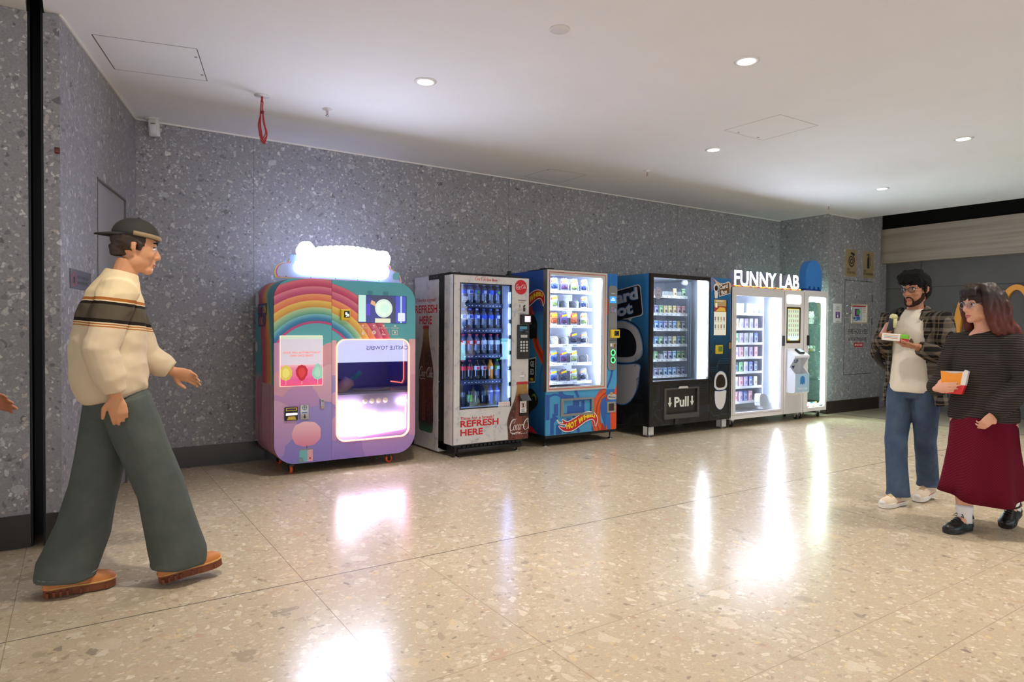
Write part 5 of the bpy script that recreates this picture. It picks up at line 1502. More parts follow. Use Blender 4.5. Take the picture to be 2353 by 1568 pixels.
# carded toy cars
CLEARP = glass_mat('clear_blister', (240, 244, 250), 0.03, 0.5, 0.02)
def carded(c1, c2, c3):
    t = thing('carded_toy', (0, 0, 0), 'x', 'toy', 'x')
    m = MB(); m.prism([(-0.05, 0), (0.05, 0), (0.05, 0.12), (0.042, 0.15), (0.02, 0.156), (0.018, 0.148), (-0.006, 0.148), (-0.008, 0.156), (-0.045, 0.14), (-0.05, 0.12)], lambda u, v, d: (u, -d, v), 0, 0.002)
    m.build('card', c1, t)
    a = Art(lambda u, v, d: (u, -0.002 - d, v)); a.poly([(-0.048, 0.095), (0.048, 0.115), (0.046, 0.14), (-0.044, 0.118)], HYL); a.poly([(-0.048, 0.095), (-0.03, 0.099), (-0.028, 0.122), (-0.044, 0.118)], HRED); a.rect(-0.048, 0.048, 0.004, 0.03, c3)
    a.build('card_print', t)
    m = MB(); m.rbox(-0.036, 0.036, -0.022, -0.004, 0.04, 0.058, 0.006, 2); m.rbox(-0.02, 0.022, -0.020, -0.005, 0.055, 0.072, 0.007, 2)
    for u in (-0.024, 0.024): m.cyl((u, -0.024, 0.040), (u, -0.004, 0.040), 0.009, 12)
    m.build('toy_car', c2, t)
    m = MB(); m.rbox(-0.044, 0.044, -0.028, -0.0025, 0.026, 0.088, 0.008, 2); m.build('blister', CLEARP, t)
    return t

PK = [carded(mat('card_blue', (120, 140, 206), 0.4), mat('car_navy', (50, 60, 120), 0.3), mat('card_pale', (206, 214, 236), 0.4)), carded(mat('card_violet', (140, 130, 200), 0.4), mat('car_maroon', (110, 50, 90), 0.3), mat('card_grey', (150, 156, 190), 0.4)),
      carded(mat('card_white', (222, 228, 240), 0.4), mat('car_lime', (170, 190, 90), 0.3), mat('card_pale', (206, 214, 236), 0.4)), carded(mat('card_orange', (226, 140, 90), 0.4), mat('car_orange', (214, 96, 50), 0.3), mat('card_pale', (206, 214, 236), 0.4)),
      carded(mat('card_dark', (84, 90, 126), 0.4), mat('car_black', (40, 42, 60), 0.3), mat('card_grey', (150, 156, 190), 0.4))]
CN = ('blue', 'violet', 'white', 'orange', 'dark')
SH6 = ('top', 'second', 'third', 'fourth', 'fifth', 'bottom')
used = set()
for ri, row in enumerate(((0, 1, 2, 0), (2, None, None, 0), (3, 1, 3, 2), (None, None, 4, 4), (0, 1, 2, None), (0, 4, 2, 4))):
    for k, ty in enumerate(row):
        if ty is None: continue
        pos = (4.53 + 0.147 * k, 5.962, HR[ri] + 0.001)
        o = PK[ty]
        if ty in used: o = copy_tree(o, pos)
        else: used.add(ty); o.location = pos
        o['label'] = 'toy car on %s card, %s slot of the %s shelf in the blue machine' % (CN[ty], ORD[k], SH6[ri])
        o['group'] = 'carded toy cars in the blue machine'
# art on the left side
a = Art(P_side(HX0 + .002), d0=0.001)
fs_ = lambda u, v: (-5.835 - (5.045 - u) * 0.62 * 1.6, 1.545 + (v - 0.17) * 1.05)
a.stroke(spline([(-6.10, 1.50), (-6.05, 1.30), (-5.98, 1.12), (-5.90, 1.02), (-5.82, 0.92)]), 0.10, HOR); a.stroke(spline([(-6.10, 1.50), (-6.05, 1.30), (-5.98, 1.12), (-5.90, 1.02), (-5.82, 0.92)]), 0.045, HOR2); a.stroke([(-5.93, 1.68), (-5.83, 1.58)], 0.08, HOR2)
a.stroke([(-6.1, 1.56), (-6.1, 1.40)], 0.06, HOR2)
a.disc(-6.08, 1.33, 0.11, BLACK, 24, 0.14); a.poly([(-6.1, 1.25), (-5.98, 1.18), (-5.97, 1.35), (-6.05, 1.45)], BLACK); a.disc(-6.03, 1.34, 0.025, DGREY, 16)
a.stroke(spline([(-5.84, 0.95), (-5.90, 0.80), (-5.91, 0.65), (-5.88, 0.50), (-5.84, 0.45)]), 0.03, HB3)
a.poly([(-6.12, 0.97), (-5.99, 0.99), (-5.995, 0.85), (-6.005, 0.70), (-6.12, 0.69)], WPR); a.poly([(-6.12, 0.955), (-6.0, 0.975), (-6.005, 0.85), (-6.012, 0.715), (-6.12, 0.705)], BLACK); a.text('GE', -6.10, 0.88, 0.06, WPR, bold=.04, width=0.075); a.text('ED', -6.10, 0.79, 0.06, WPR, bold=.04, width=0.075); a.rect(-6.1, -6.04, 0.72, 0.75, HYL)
a.poly(spline([(-6.15, 0.62), (-6.05, 0.62), (-5.95, 0.53), (-5.96, 0.45), (-6.06, 0.38), (-6.15, 0.34), (-6.15, 0.62)], 4)[:-1], BLACK); a.disc(-6.02, 0.53, 0.045, mat('lime_print', (130, 150, 40), 0.5), 16); a.disc(-6.03, 0.51, 0.04, BLACK, 16)
a.poly([(-6.25, 0.13), (-6.25, 0.24), (-6.05, 0.19), (-5.95, 0.13)], HRED)
flame(a, fs_)
a.build('side_print', hm)

# ================================================================== trading card machine
BX0, BX1, BZ0, BZ1, BY = 5.757, 7.246, 0.128, 1.987, 5.66
bm_ = thing('card_machine', (6.5, 6.1, 0.0), 'black and blue trading card vending machine with a pull flap', 'vending machine')
def dusk(name, axis_off=0.0):
    n = NT(name, 0.4, 0.4)
    X, Y, Z = n.sep(n.co.outputs['Object'])
    n.l(n.ramp(n.math('DIVIDE', Z, 2.0), [(0.30, rgb(16, 16, 20)), (0.42, rgb(20, 34, 48)), (0.55, rgb(30, 70, 100)), (0.75, rgb(40, 100, 150)), (0.95, rgb(40, 110, 166)), (1.0, rgb(60, 120, 170))]), n.b.inputs['Base Color'])
    return n.m
DUSK = dusk('dusk_blue_wrap')
CBK = mat('circuit_black', (24, 22, 23), 0.4); TRC = mat('circuit_trace', (64, 68, 82), 0.45); TRB = mat('circuit_trace_blue', (70, 104, 134), 0.45)
m = MB(); m.box(BX0 + .002, BX0 + .02, BY + .004, 6.55, BZ0, BZ1); m.box(BX1 - .02, BX1 - .002, BY + .02, 6.55, BZ0, BZ1); m.box(BX0 + .02, BX1 - .02, 6.53, 6.55, BZ0, BZ1); m.box(BX0 + .02, BX1 - .02, BY + .02, 6.53, BZ1 - .03, BZ1 - .002); m.box(BX0 + .02, BX1 - .02, BY + .02, 6.53, BZ0, BZ0 + .02)
m.build('cabinet', DUSK, bm_)
WHF = mat('foot_bracket', (206, 206, 206), 0.45)
for x, y in ((5.80, 5.70), (7.15, 5.70), (5.80, 6.45), (7.15, 6.45)):
    m = MB(); m.box(x - .045, x + .055, y - .02, y - .012, 0.022, BZ0); m.box(x - .045, x - .037, y - .02, y + .06, 0.022, BZ0); m.box(x - .045, x + .055, y - .02, y + .06, 0.020, 0.028); b_ = m.build('foot_bracket', WHF, bm_)
    m = MB(); m.lathe([(0.03, 0), (0.03, 0.008), (0.01, 0.014), (0.01, 0.024)], (x + .01, y + .02, 0), 16); m.build('levelling_foot', STEEL, b_)
# lower front with the pull flap
o_, i_ = ring_between(rect4(BX0, 6.834, BZ0, 0.655), rect4(6.03, 6.60, 0.235, 0.560))
m = MB(); frame_ring(m, P_front(BY), o_, i_, -0.02, 0.0); bl_ = m.build('lower_panel', CBK, bm_)
m = MB(); frame_ring(m, P_front(BY), rect4(5.998, 6.630, 0.203, 0.588), rect4(6.035, 6.596, 0.262, 0.565), 0.0, 0.016); ff = m.build('flap_frame', mat('flap_frame_grey', (74, 72, 72), 0.45), bl_)
m = MB(); m.box(6.03, 6.60, BY + .006, BY + .012, 0.24, 0.57); pf = m.build('pull_flap', mat('flap_brown_black', (40, 34, 32), 0.35), ff)
m = MB(); m.prism([(6.24, 0.575), (6.42, 0.575), (6.40, 0.602), (6.26, 0.602)], P_front(BY), 0.016, 0.022); m.build('finger_lip', mat('pale_lip', (200, 198, 196), 0.4), ff)
m = MB(); m.box(6.035, 6.596, BY - .002, BY + .004, 0.262, 0.285); m.build('flap_sill', BLACK, ff)
a = Art(P_front(BY + .006)); PW = mat('pull_white', (226, 230, 222), 0.4)
a.text('Pull', 6.195, 0.348, 0.118, PW, bold=.03, width=0.262)
for u in (6.115, 6.517): a.rect(u - .014, u + .014, 0.395, 0.47, PW); a.poly([(u - .036, 0.405), (u, 0.345), (u + .036, 0.405)], PW)
a.build('pull_lettering', pf)
a = Art(P_front(BY))
def traces(art, L, mm, w=0.004, dot=True):
    for pts in L:
        art.stroke(pts, w, mm)
        if dot: art.disc(pts[-1][0], pts[-1][1], w * 1.9, mm, 8)
T1 = []
for k in range(5): T1.append([(5.93 - k * .02, 0.63), (5.93 - k * .02, 0.46 - k * .02), (5.90 - k * .02, 0.43 - k * .02), (5.83, 0.43 - k * .022)] if k < 3 else [(5.97 + (k - 3) * .012, 0.62), (5.97 + (k - 3) * .012, 0.34)])
T1 += [[(5.80, 0.25), (5.84, 0.30), (5.92, 0.22), (5.96, 0.20), (6.0, 0.14)], [(5.79, 0.235), (5.845, 0.28), (5.91, 0.21), (5.95, 0.19), (5.985, 0.135)], [(5.80, 0.26), (5.80, 0.32), (5.82, 0.36)], [(5.86, 0.24), (5.84, 0.30), (5.89, 0.34), (5.93, 0.32)]]
for k in range(4): T1.append([(6.04 + k * .02, 0.20), (6.04 + k * .02, 0.17 - k * .004), (6.02 + k * .02, 0.14)]); T1.append([(6.64, 0.60 - k * .03), (6.72 + k * .02, 0.60 - k * .03), (6.80, 0.63 - k * .03)])
for k in range(6): T1.append([(6.44 + k * .022, 0.14), (6.44 + k * .022 + .02, 0.17), (6.64 + k * .02, 0.33 - k * .012), (6.82, 0.34 - k * .016)])
T1 += [[(6.05, 0.62), (6.12, 0.60), (6.2, 0.625)], [(6.30, 0.63), (6.38, 0.60), (6.6, 0.60), (6.65, 0.63)], [(5.80, 0.14 + .02), (5.82, 0.19), (5.86, 0.15)], [(6.20, 0.14), (6.20, 0.19)], [(6.24, 0.14), (6.24, 0.19)]]
traces(a, T1, TRC); a.rect(6.19, 6.25, 0.135, 0.20, mat('circuit_chip', (44, 44, 50), 0.45)); a.build('circuit_print', bl_)
a = Art(P_front(BY + .006), d0=0.0004); traces(a, [[(6.10, 0.54), (6.14, 0.50)], [(6.30, 0.56), (6.36, 0.53), (6.36, 0.49)], [(6.48, 0.50), (6.56, 0.56)], [(6.30, 0.27), (6.35, 0.30), (6.45, 0.30), (6.45, 0.33)], [(6.50, 0.29), (6.58, 0.36)]], TRC, 0.003); a.build('circuit_print', pf)
# window
BWO, BWI = rect4(BX0, 6.834, 0.655, BZ1), rect4(5.805, 6.806, 0.676, 1.940)
m = MB(); frame_ring(m, P_front(BY), BWO, BWI, -0.03, 0.006); bf = m.build('window_frame', mat('frame_brown_black', (38, 31, 28), 0.35), bm_)
m = MB(); m.box(5.805, 6.806, BY + .006, BY + .010, 0.676, 1.940); m.build('window_glass', glass_mat('machine_glass3', (244, 248, 250), 0.04, 0.55), bf)
m = MB(); m.box(5.79, 6.86, 6.42, 6.43, 0.65, 1.97); m.box(5.785, 5.792, 5.70, 6.43, .65, 1.97); m.box(6.845, 6.855, 5.70, 6.43, .65, 1.97); m.box(5.79, 6.85, 5.70, 6.43, 1.955, 1.962); m.box(5.79, 6.85, 5.70, 6.43, 0.655, 0.664)
m.box(6.70, 6.84, 5.75, 5.76, 0.66, 1.95)
m.build('interior', INT, bm_)
LEDC = mat('card_led', (232, 244, 255), 0.5, emis=125)
m = MB(); m.box(6.782, 6.800, BY + .04, BY + .05, 0.70, 1.93); m.box(5.806, 5.812, BY + .04, BY + .05, 0.70, 1.93); m.box(5.83, 6.76, BY + .05, BY + .06, 1.948, 1.953); m.build('led_strip', LEDC, bm_)
m = MB()
for x in (6.665, 6.70, 6.74): m.box(x, x + .012, 5.90, 5.92, 0.67, 1.94)
m.build('lift_rails', mat('rail_silver', (190, 200, 214), 0.3, 0.4), bm_)
m = MB(); m.lathe([(0.03, 0.0), (0.045, -0.03), (0.04, -0.055), (0.015, -0.07)], (6.62, 5.90, 1.953), 18); m.build('camera_dome', mat('camera_white', (226, 230, 236), 0.3), bm_)
a = Art(P_front(BY + .004))
ST = mat('round_sticker_grey', (170, 174, 196), 0.4); a.disc(5.893, 1.752, 0.072, ST, 36); a.disc(5.893, 1.752, 0.050, mat('round_sticker_inner', (186, 190, 208), 0.4), 36)
a.text('Card', 5.893, 1.762, 0.030, mat('sticker_ink', (84, 84, 110), 0.5), align='C', shear=.3, width=0.075); a.text('Bot', 5.893, 1.715, 0.030, mat('sticker_ink', (84, 84, 110), 0.5), align='C', shear=.3, width=0.06)
a.build('round_sticker', bf)
BR = (1.730, 1.507, 1.312, 1.113, 0.925, 0.718)
for i, z in enumerate(BR):
    m = MB(); m.box(5.80, 6.63, 5.86, 6.40, z - .005, z); m.box(5.80, 6.63, 5.852, 5.860, z - .022, z + .012)
    for k in range(10): m.prism([(5.88, z), (6.3, z), (6.3, z + .07), (5.89, z + .07)], lambda u, v, d: (d, u, v), 5.88 + k * .0825 - .0012, 5.88 + k * .0825 + .0012)
    tr_ = m.build('tray', TRW, bm_)
    a = Art(P_front(5.852))
    for k in range(8): a.rect(5.995 + k * .0825, 6.012 + k * .0825, z - .012, z - .002, mat('tag_ink', (90, 96, 140), 0.5))
    a.build('tray_tags', tr_)
m = MB()
for j in range(40): m.box(6.615, 6.622, 6.405, 6.4185, 0.70 + j * .03, 0.712 + j * .03)
m.build('rack_holes', DGREY, bm_)
def pouch(c1, c2, c3):
    o = MB()
    o.rbox(-0.031, 0.031, -0.006, 0.006, 0.0, 0.098, 0.004, 2, 0)
    o.box(-0.031, 0.031, -0.0022, 0.0022, 0.098, 0.108, 1)
    o.prism([(-0.027, 0.014), (0.027, 0.014), (0.02, 0.075), (-0.024, 0.085)], lambda u, v, d: (u, -d, v), 0.0062, 0.0068, 1)
    o.prism([(-0.012, 0.03), (0.022, 0.022), (0.027, 0.045), (0.0, 0.062)], lambda u, v, d: (u, -d, v), 0.0069, 0.0074, 2)
    ob = o.build('card_pack', [c1, c2, c3], loc=(0, 0, 0.0001))
    tag(ob, 'x', 'card pack', 'x'); return ob
BP = [pouch(mat('pack_' + n, c, 0.3), mat('pack_pale_' + n, d, 0.3), mat('pack_dark_' + n, e, 0.3)) for n, c, d, e in
      (('green', (86, 150, 110), (210, 226, 190), (40, 70, 70)), ('violet', (110, 96, 160), (200, 206, 230), (50, 50, 90)), ('gold', (196, 176, 110), (236, 226, 200), (110, 90, 60)), ('blue', (60, 120, 190), (196, 220, 240), (36, 56, 100)), ('slate', (96, 106, 136), (206, 210, 224), (44, 46, 62)), ('pink', (196, 130, 140), (240, 220, 224), (90, 60, 80)))]
PN = ('green', 'violet', 'gold', 'blue', 'slate', 'pink')
rnd = random.Random(3)
used = set()
for ri, row in enumerate((None, (0, 1, 0, 2, 2, 2, 5, 5), (0, 3, 3, 1, 4, 3, 2, 4), (5, 3, 0, 4, 4, 2, 3, 0), (1, 0, None, 4, 1, 3, 0, 0), (5, 1, 4, 3, 3, 3, 4, 1))):
    for k in range(8):
        ty = row[k] if row else {5: 2, 7: 0, 4: None}.get(k)
        if ty is None: continue
        pos = (6.005 + k * .0825, 5.884, BR[ri] + .0005)
        o = BP[ty]
        if ty in used: o = copy_tree(o, pos)
        else: used.add(ty); o.location = pos
        o['label'] = '%s foil card pack, %s in the %s row of the black card machine' % (PN[ty], ORD[k], SH6[ri])
        o['group'] = 'foil card packs in the black machine'
# control column
m = MB(); m.box(6.838, BX1, BY, BY + .02, BZ0, BZ1); bc = m.build('control_column', DUSK, bm_)
a = Art(P_front(BY)); 
a.rect(6.838, BX1, BZ0, 0.62, CBK)
SUN = mat('sunset_print', (226, 186, 150), 0.45); LIL = mat('lilac_print', (120, 130, 180), 0.45)
a.poly([(6.838, 1.987), (6.90, 1.987), (6.93, 1.87), (6.87, 1.80), (6.838, 1.86)], LIL); a.poly(spline([(6.90, 1.975), (7.0, 1.93), (7.10, 1.92), (7.18, 1.95), (7.245, 1.92), (7.245, 1.82), (7.22, 1.86), (7.12, 1.88), (7.0, 1.87), (6.94, 1.92), (6.90, 1.975)], 4)[:-1], SUN)
traces(a, [[(6.838, 1.30 - k * .03), (7.0, 1.30 - k * .03)] for k in range(3)] + [[(7.24, 0.93 - k * .03), (7.05 - k * .02, 0.93 - k * .03), (7.02 - k * .02, 0.90 - k * .03)] for k in range(3)] + [[(6.845, 0.82 - k * .025), (6.96, 0.82 - k * .025), (6.99, 0.84 - k * .025)] for k in range(3)] + [[(6.84, 0.95), (6.95, 1.08), (6.95, 1.15)], [(7.24, 1.22 - .02), (7.10, 1.10), (7.08, 1.02)], [(7.0, 0.14), (7.05, 0.2), (7.2, 0.2), (7.245, 0.15)], [(6.86, 0.25), (6.92, 0.19), (7.0, 0.19)], [(7.245, 0.35), (7.18, 0.42)]], TRB, 0.0035)
a.poly([(6.985, 1.90), (7.20, 1.945), (7.222, 1.79), (7.0, 1.742)][::1], WPR); a.poly([(6.993, 1.892), (7.194, 1.934), (7.213, 1.796), (7.006, 1.752)], mat('sign_brown', (110, 76, 40), 0.45)); a.text('Card', 7.008, 1.838, 0.050, WPR, bold=.035, width=0.165, rot=.19); a.text('Bot', 7.045, 1.772, 0.048, WPR, bold=.035, width=0.115, rot=.19)
a.disc(6.935, 1.855, 0.048, WPR, 24, 0.058); a.disc(6.94, 1.852, 0.032, mat('visor_brown', (60, 34, 30), 0.3), 20, 0.036); a.poly([(6.90, 1.80), (6.98, 1.80), (6.965, 1.72), (6.915, 1.72)], WPR)
a.build('column_print', bc)
a = Art(P_front(BY), d0=0.003)
# plain white rounded shapes low on the column
OUT = mat('shape_outline_blue', (60, 120, 190), 0.45); SHW = mat('shape_white', (222, 221, 220), 0.4); VIS = mat('shape_dark', (46, 36, 34), 0.3)
CLc = rect4(6.839, 7.245, BZ0, 1.0)
def pod(art, cu, cv, s, clipr, sq=1.0):
    def sp_(pts): return clip_poly([(cu + x * s * sq, cv + y * s) for x, y in pts], clipr)
    head = spline([(-1.0, -.55), (-1.0, 0.1), (-.72, .75), (0, 1.05), (.72, .75), (1.0, 0.1), (1.0, -.55), (.6, -.86), (0, -.92), (-.6, -.86), (-1.0, -.55)], 4)[:-1]
    body = spline([(-.88, -1.0), (-.9, -1.6), (-.75, -2.4), (-.35, -2.85), (.1, -2.95), (.5, -2.7), (.8, -2.1), (.9, -1.4), (.86, -1.0), (0, -1.06), (-.88, -1.0)], 4)[:-1]
    vis = spline([(-.72, -.45), (-.74, .1), (-.45, .58), (0, .72), (.45, .58), (.74, .1), (.72, -.45), (.4, -.66), (-.4, -.66), (-.72, -.45)], 4)[:-1]
    for sh in (body, head):
        cxm = sum(p[0] for p in sh) / len(sh); cym = sum(p[1] for p in sh) / len(sh)
        for q, mm in ((1.09, CBK), (1.045, OUT), (1.0, SHW)):
            p = sp_([(cxm + (x - cxm) * q, cym + (y - cym) * q) for x, y in sh])
            if p: art.poly(p, mm)
    p = sp_(vis)
    if p: art.poly(p, VIS)
pod(a, 7.055, 0.635, 0.125, CLc)
a.build('rounded_shapes', bc)
m = MB(); m.rbox(6.902, 7.172, BY - .004, BY, 1.236, 1.708, 0.003, 1); cs_ = m.build('touch_screen', BLACK, bc)
a = Art(P_front(BY - .004)); SCW = mat('screen_white', (222, 222, 206), 0.3, emis=0.25)
a.rect(6.906, 7.150, 1.240, 1.704, SCW); a.rect(6.906, 7.150, 1.62, 1.704, mat('screen_tan', (166, 142, 96), 0.3, emis=0.2)); a.rect(6.906, 7.150, 1.545, 1.62, mat('screen_crimson', (150, 60, 60), 0.3, emis=0.15)); a.poly([(6.93, 1.55), (7.02, 1.61), (7.12, 1.60), (7.14, 1.55)], mat('screen_gold', (206, 170, 70), 0.3, emis=0.2)); a.rect(6.93, 6.97, 1.60, 1.66, SCW)
icon_lines(a, 6.94, 1.688, 0.17, 2, SCW, 0.010, 0.004)
for r in range(2):
    for c in range(4): u, v = 6.918 + c * .058, 1.43 - r * .10; a.rect(u, u + .026, v, v + .05, mat('screen_item_%d' % ((r + c) % 3), ((150, 110, 110), (110, 130, 110), (176, 150, 110))[(r + c) % 3], 0.3, emis=0.3)); a.rect(u - .002, u + .03, v - .014, v - .010, MGREY)
a.build('screen_items', cs_)
reader(bc, 6.935, 7.065, 0.997, 1.112, BY, YEL, mat('green_reader_display', (60, 80, 30), 0.3, emis=.6), depth=0.03)
m = MB(); m.rbox(7.205, 7.245, BY - .02, BY, 1.06, 1.145, 0.004, 1); m.build('lock_hasp', mat('brass_hasp', (170, 130, 90), 0.4, 0.4), bc)
# left side: sign board and rounded shapes
a = Art(P_side(BX0 + .002), d0=0.001)
def rot_(pts, cu, cv, t): return [(cu + (x - cu) * cos(t) - (y - cv) * sin(t), cv + (x - cu) * sin(t) + (y - cv) * cos(t)) for x, y in pts]
th = radians(8.5)
GB = mat('sign_border_grey', (176, 178, 182), 0.45); BK = mat('sign_black', (16, 15, 18), 0.4); GT = mat('sign_letter_grey', (172, 176, 186), 0.45)
a.poly(rot_(rrect(-6.50, -5.80, 1.425, 1.82, .05), -6.15, 1.62, th), GB); a.poly(rot_(rrect(-6.49, -5.815, 1.438, 1.807, .045), -6.15, 1.62, th), BK); a.poly([(-6.06, 1.445), (-5.96, 1.455), (-6.00, 1.405)], GB)
for mm, bb in ((OUT, .07), (GT, .035)):
    a.text('Card', -6.46, 1.605, 0.135, mm, bold=bb, width=0.60, rot=th); a.text('Bot', -6.40, 1.45, 0.13, mm, bold=bb, width=0.455, rot=th)
CLs = rect4(-6.53, -5.765, BZ0 + .005, 1.45)
a.rect(-6.53, -5.76, BZ0 + .002, 0.40, CBK)
SHW_keep = SHW; SHW = mat('shape_grey', (168, 167, 170), 0.4); VIS = BK
pod(a, -6.16, 1.135, 0.262, CLs, 1.36)
SHW = SHW_keep
traces(a, [[(-5.80, 0.55 - k * .03), (-5.84 - k * .012, 0.55 - k * .03), (-5.84 - k * .012, 0.72 - k * .01)] for k in range(4)] + [[(-6.0 - k * .03, 0.14), (-5.95 - k * .02, 0.22), (-5.85, 0.24 + k * .02)] for k in range(3)] + [[(-6.2 + k * .03, 0.30), (-6.12 + k * .03, 0.22), (-6.12 + k * .03, 0.14)] for k in range(3)] + [[(-5.78, 1.05 - k * .03), (-5.90, 0.95 - k * .03)] for k in range(4)], TRC, 0.004)
a.build('side_print', bm_)

# ================================================================== white boxed-toy machine
FX0, FX1, FZ0, FZ1, FY = 7.252, 8.872, 0.112, 1.880, 5.64
fm = thing('white_vending_machine', (8.0, 6.1, 0.0), 'white vending machine stocked with boxed toys under glowing letters', 'vending machine')
WPC = mat('machine_white', (226, 222, 222), 0.4)
m = MB(); m.box(FX0, FX0 + .02, FY + .004, 6.45, FZ0, FZ1); m.box(FX1 - .02, FX1, FY + .004, 6.45, FZ0, FZ1); m.box(FX0 + .02, FX1 - .02, 6.43, 6.45, FZ0, FZ1); m.box(FX0 + .02, FX1 - .02, FY + .004, 6.43, FZ1 - .03, FZ1); m.box(FX0 + .02, FX1 - .02, FY + .004, 6.43, FZ0, FZ0 + .05)
m.box(8.375, 8.40, FY + .03, 6.43, FZ0, FZ1)
m.build('cabinet', WPC, fm)
m = MB(); frame_ring(m, P_front(FY), *ring_between(rect4(FX0, 8.392, FZ0, FZ1), rect4(7.27, 8.380, 0.168, 1.855)), -0.02, 0.0); m.build('front_rim', WPC, fm)
o_, i_ = ring_between(rect4(7.274, 8.376, 0.172, 1.851), rect4(7.332, 8.332, 0.196, 1.771))
m = MB(); frame_ring(m, P_front(FY), o_, i_, -0.03, 0.006); fd = m.build('door', mat('door_white', (222, 218, 218), 0.38), fm)
m = MB(); m.box(7.332, 8.332, FY + .004, FY + .008, 0.196, 1.771); m.build('door_glass', glass_mat('machine_glass4', (246, 249, 252), 0.03, 0.5), fd)
m = MB(); m.rbox(8.346, 8.372, FY - .035, FY - .004, 1.088, 1.234, 0.006, 2); m.build('door_handle', BLACK, fd)
m = MB(); m.box(7.30, 7.305, 5.70, 6.43, .16, 1.83); m.box(7.26, 8.37, 6.40, 6.41, .16, 1.83); m.box(8.36, 8.37, 5.70, 6.41, .16, 1.83); m.box(7.3, 8.36, 5.70, 6.41, 1.82, 1.826); m.box(7.3, 8.36, 5.68, 6.41, 0.165, 0.172)
m.box(8.165, 8.18, 5.82, 6.40, .17, 1.82); m.box(8.18, 8.36, 6.0, 6.01, 0.17, 0.92)
m.build('interior', mat('toy_interior', (226, 230, 240), 0.5), fm)
LEDF = mat('toy_box_led', (228, 238, 255), 0.5, emis=190)
m = MB(); m.box(8.338, 8.352, FY + .05, FY + .06, 0.22, 1.75); m.box(7.312, 7.32, FY + .05, FY + .07, 0.22, 1.75); m.box(7.36, 8.14, FY + .06, FY + .08, 1.812, 1.818); m.build('led_strip', LEDF, fm)
FR = (1.544, 1.336, 1.135, 0.938, 0.733, 0.528, 0.322)
for i, z in enumerate(FR):
    m = MB(); m.box(7.31, 8.145, 5.80, 6.38, z - .006, z); m.box(7.31, 8.145, 5.794, 5.80, z - .03, z + .004)
    for k in range(6): m.box(7.36 + k * .106 + .165 - .001, 7.36 + k * .106 + .165 + .001, 5.83, 6.3, z, z + .03)
    m.build('shelf', TRW, fm)
m = MB()
for j in range(6):
    for k in range(3):
        for c in range(2): m.box(7.98 + c * .03, 7.992 + c * .03, 6.394, 6.3995, 0.42 + j * .20 + k * .028, 0.436 + j * .2 + k * .028)
m.build('rack_holes', DGREY, fm)
def carton(c1, c2, c3, h=0.135, w=0.072):
    o = MB(); o.rbox(-w / 2, w / 2, 0, 0.07, 0, h, 0.0015, 1, 0, smooth=False)
    o.prism([(-w / 2 + .006, .012), (w / 2 - .006, .012), (w / 2 - .006, h * .62), (-w / 2 + .006, h * .74)], lambda u, v, d: (u, -d, v), 0.0003, 0.0008, 1)
    o.prism(circle(0.004, h * .38, w * .26, 14, h * .2), lambda u, v, d: (u, -d, v), 0.0009, 0.0013, 2)
    ob = o.build('toy_box', [c1, c2, c3], loc=(0, 0, 0.0001)); tag(ob, 'x', 'box', 'x'); return ob
BXS = [carton(mat('box_' + n, c, 0.4), mat('box_art_' + n, d, 0.4), mat('box_fig_' + n, e, 0.4), h) for n, c, d, e, h in
       (('white', (228, 228, 236), (214, 216, 230), (186, 186, 206), .135), ('lilac', (196, 180, 222), (222, 210, 232), (150, 130, 190), .135), ('pink', (222, 176, 190), (238, 214, 220), (200, 120, 140), .135), ('green', (130, 196, 140), (206, 230, 206), (70, 120, 90), .13), ('blue', (120, 140, 206), (206, 214, 238), (70, 80, 150), .135), ('cream', (226, 218, 196), (238, 234, 220), (180, 150, 120), .13), ('dark', (70, 74, 100), (180, 186, 206), (50, 110, 140), .14))]
BNM = ('white', 'lilac', 'pink', 'green', 'blue', 'cream', 'dark')
SH7 = ('top', 'second', 'third', 'fourth', 'fifth', 'sixth', 'bottom')
used = set()
for ri, row in enumerate(((0, 0, None, 0, 5), (5, 0, 1, 0, 1), (3, 1, 0, 0, 4), (1, 2, 0, 1, 2), (6, 3, 0, 4, 6), (0, 2, 1, 4, 5), (2, 1, 4, 2, None))):
    for k, ty in enumerate(row):
        if ty is None: continue
        pos = (7.583 + k * .106, 5.815, FR[ri] + .0006)
        o = BXS[ty]
        if ty in used: o = copy_tree(o, pos)
        else: used.add(ty); o.location = pos
        o['label'] = '%s boxed toy, %s on the %s shelf of the white machine' % (BNM[ty], ORD[k], SH7[ri])
        o['group'] = 'boxed toys in the white machine'
m = MB(); m.prism(spline([(7.96, 0.30), (7.97, 0.40), (8.02, 0.42), (8.10, 0.40), (8.14, 0.36), (8.18, 0.29), (8.30, 0.27), (8.32, 0.20), (8.05, 0.19), (8.04, 0.25), (7.96, 0.25)], 4)[:-1], P_front(5.74), -0.06, 0.03, smooth=False)
m.build('delivery_scoop', mat('scoop_white', (236, 238, 244), 0.35), fm)
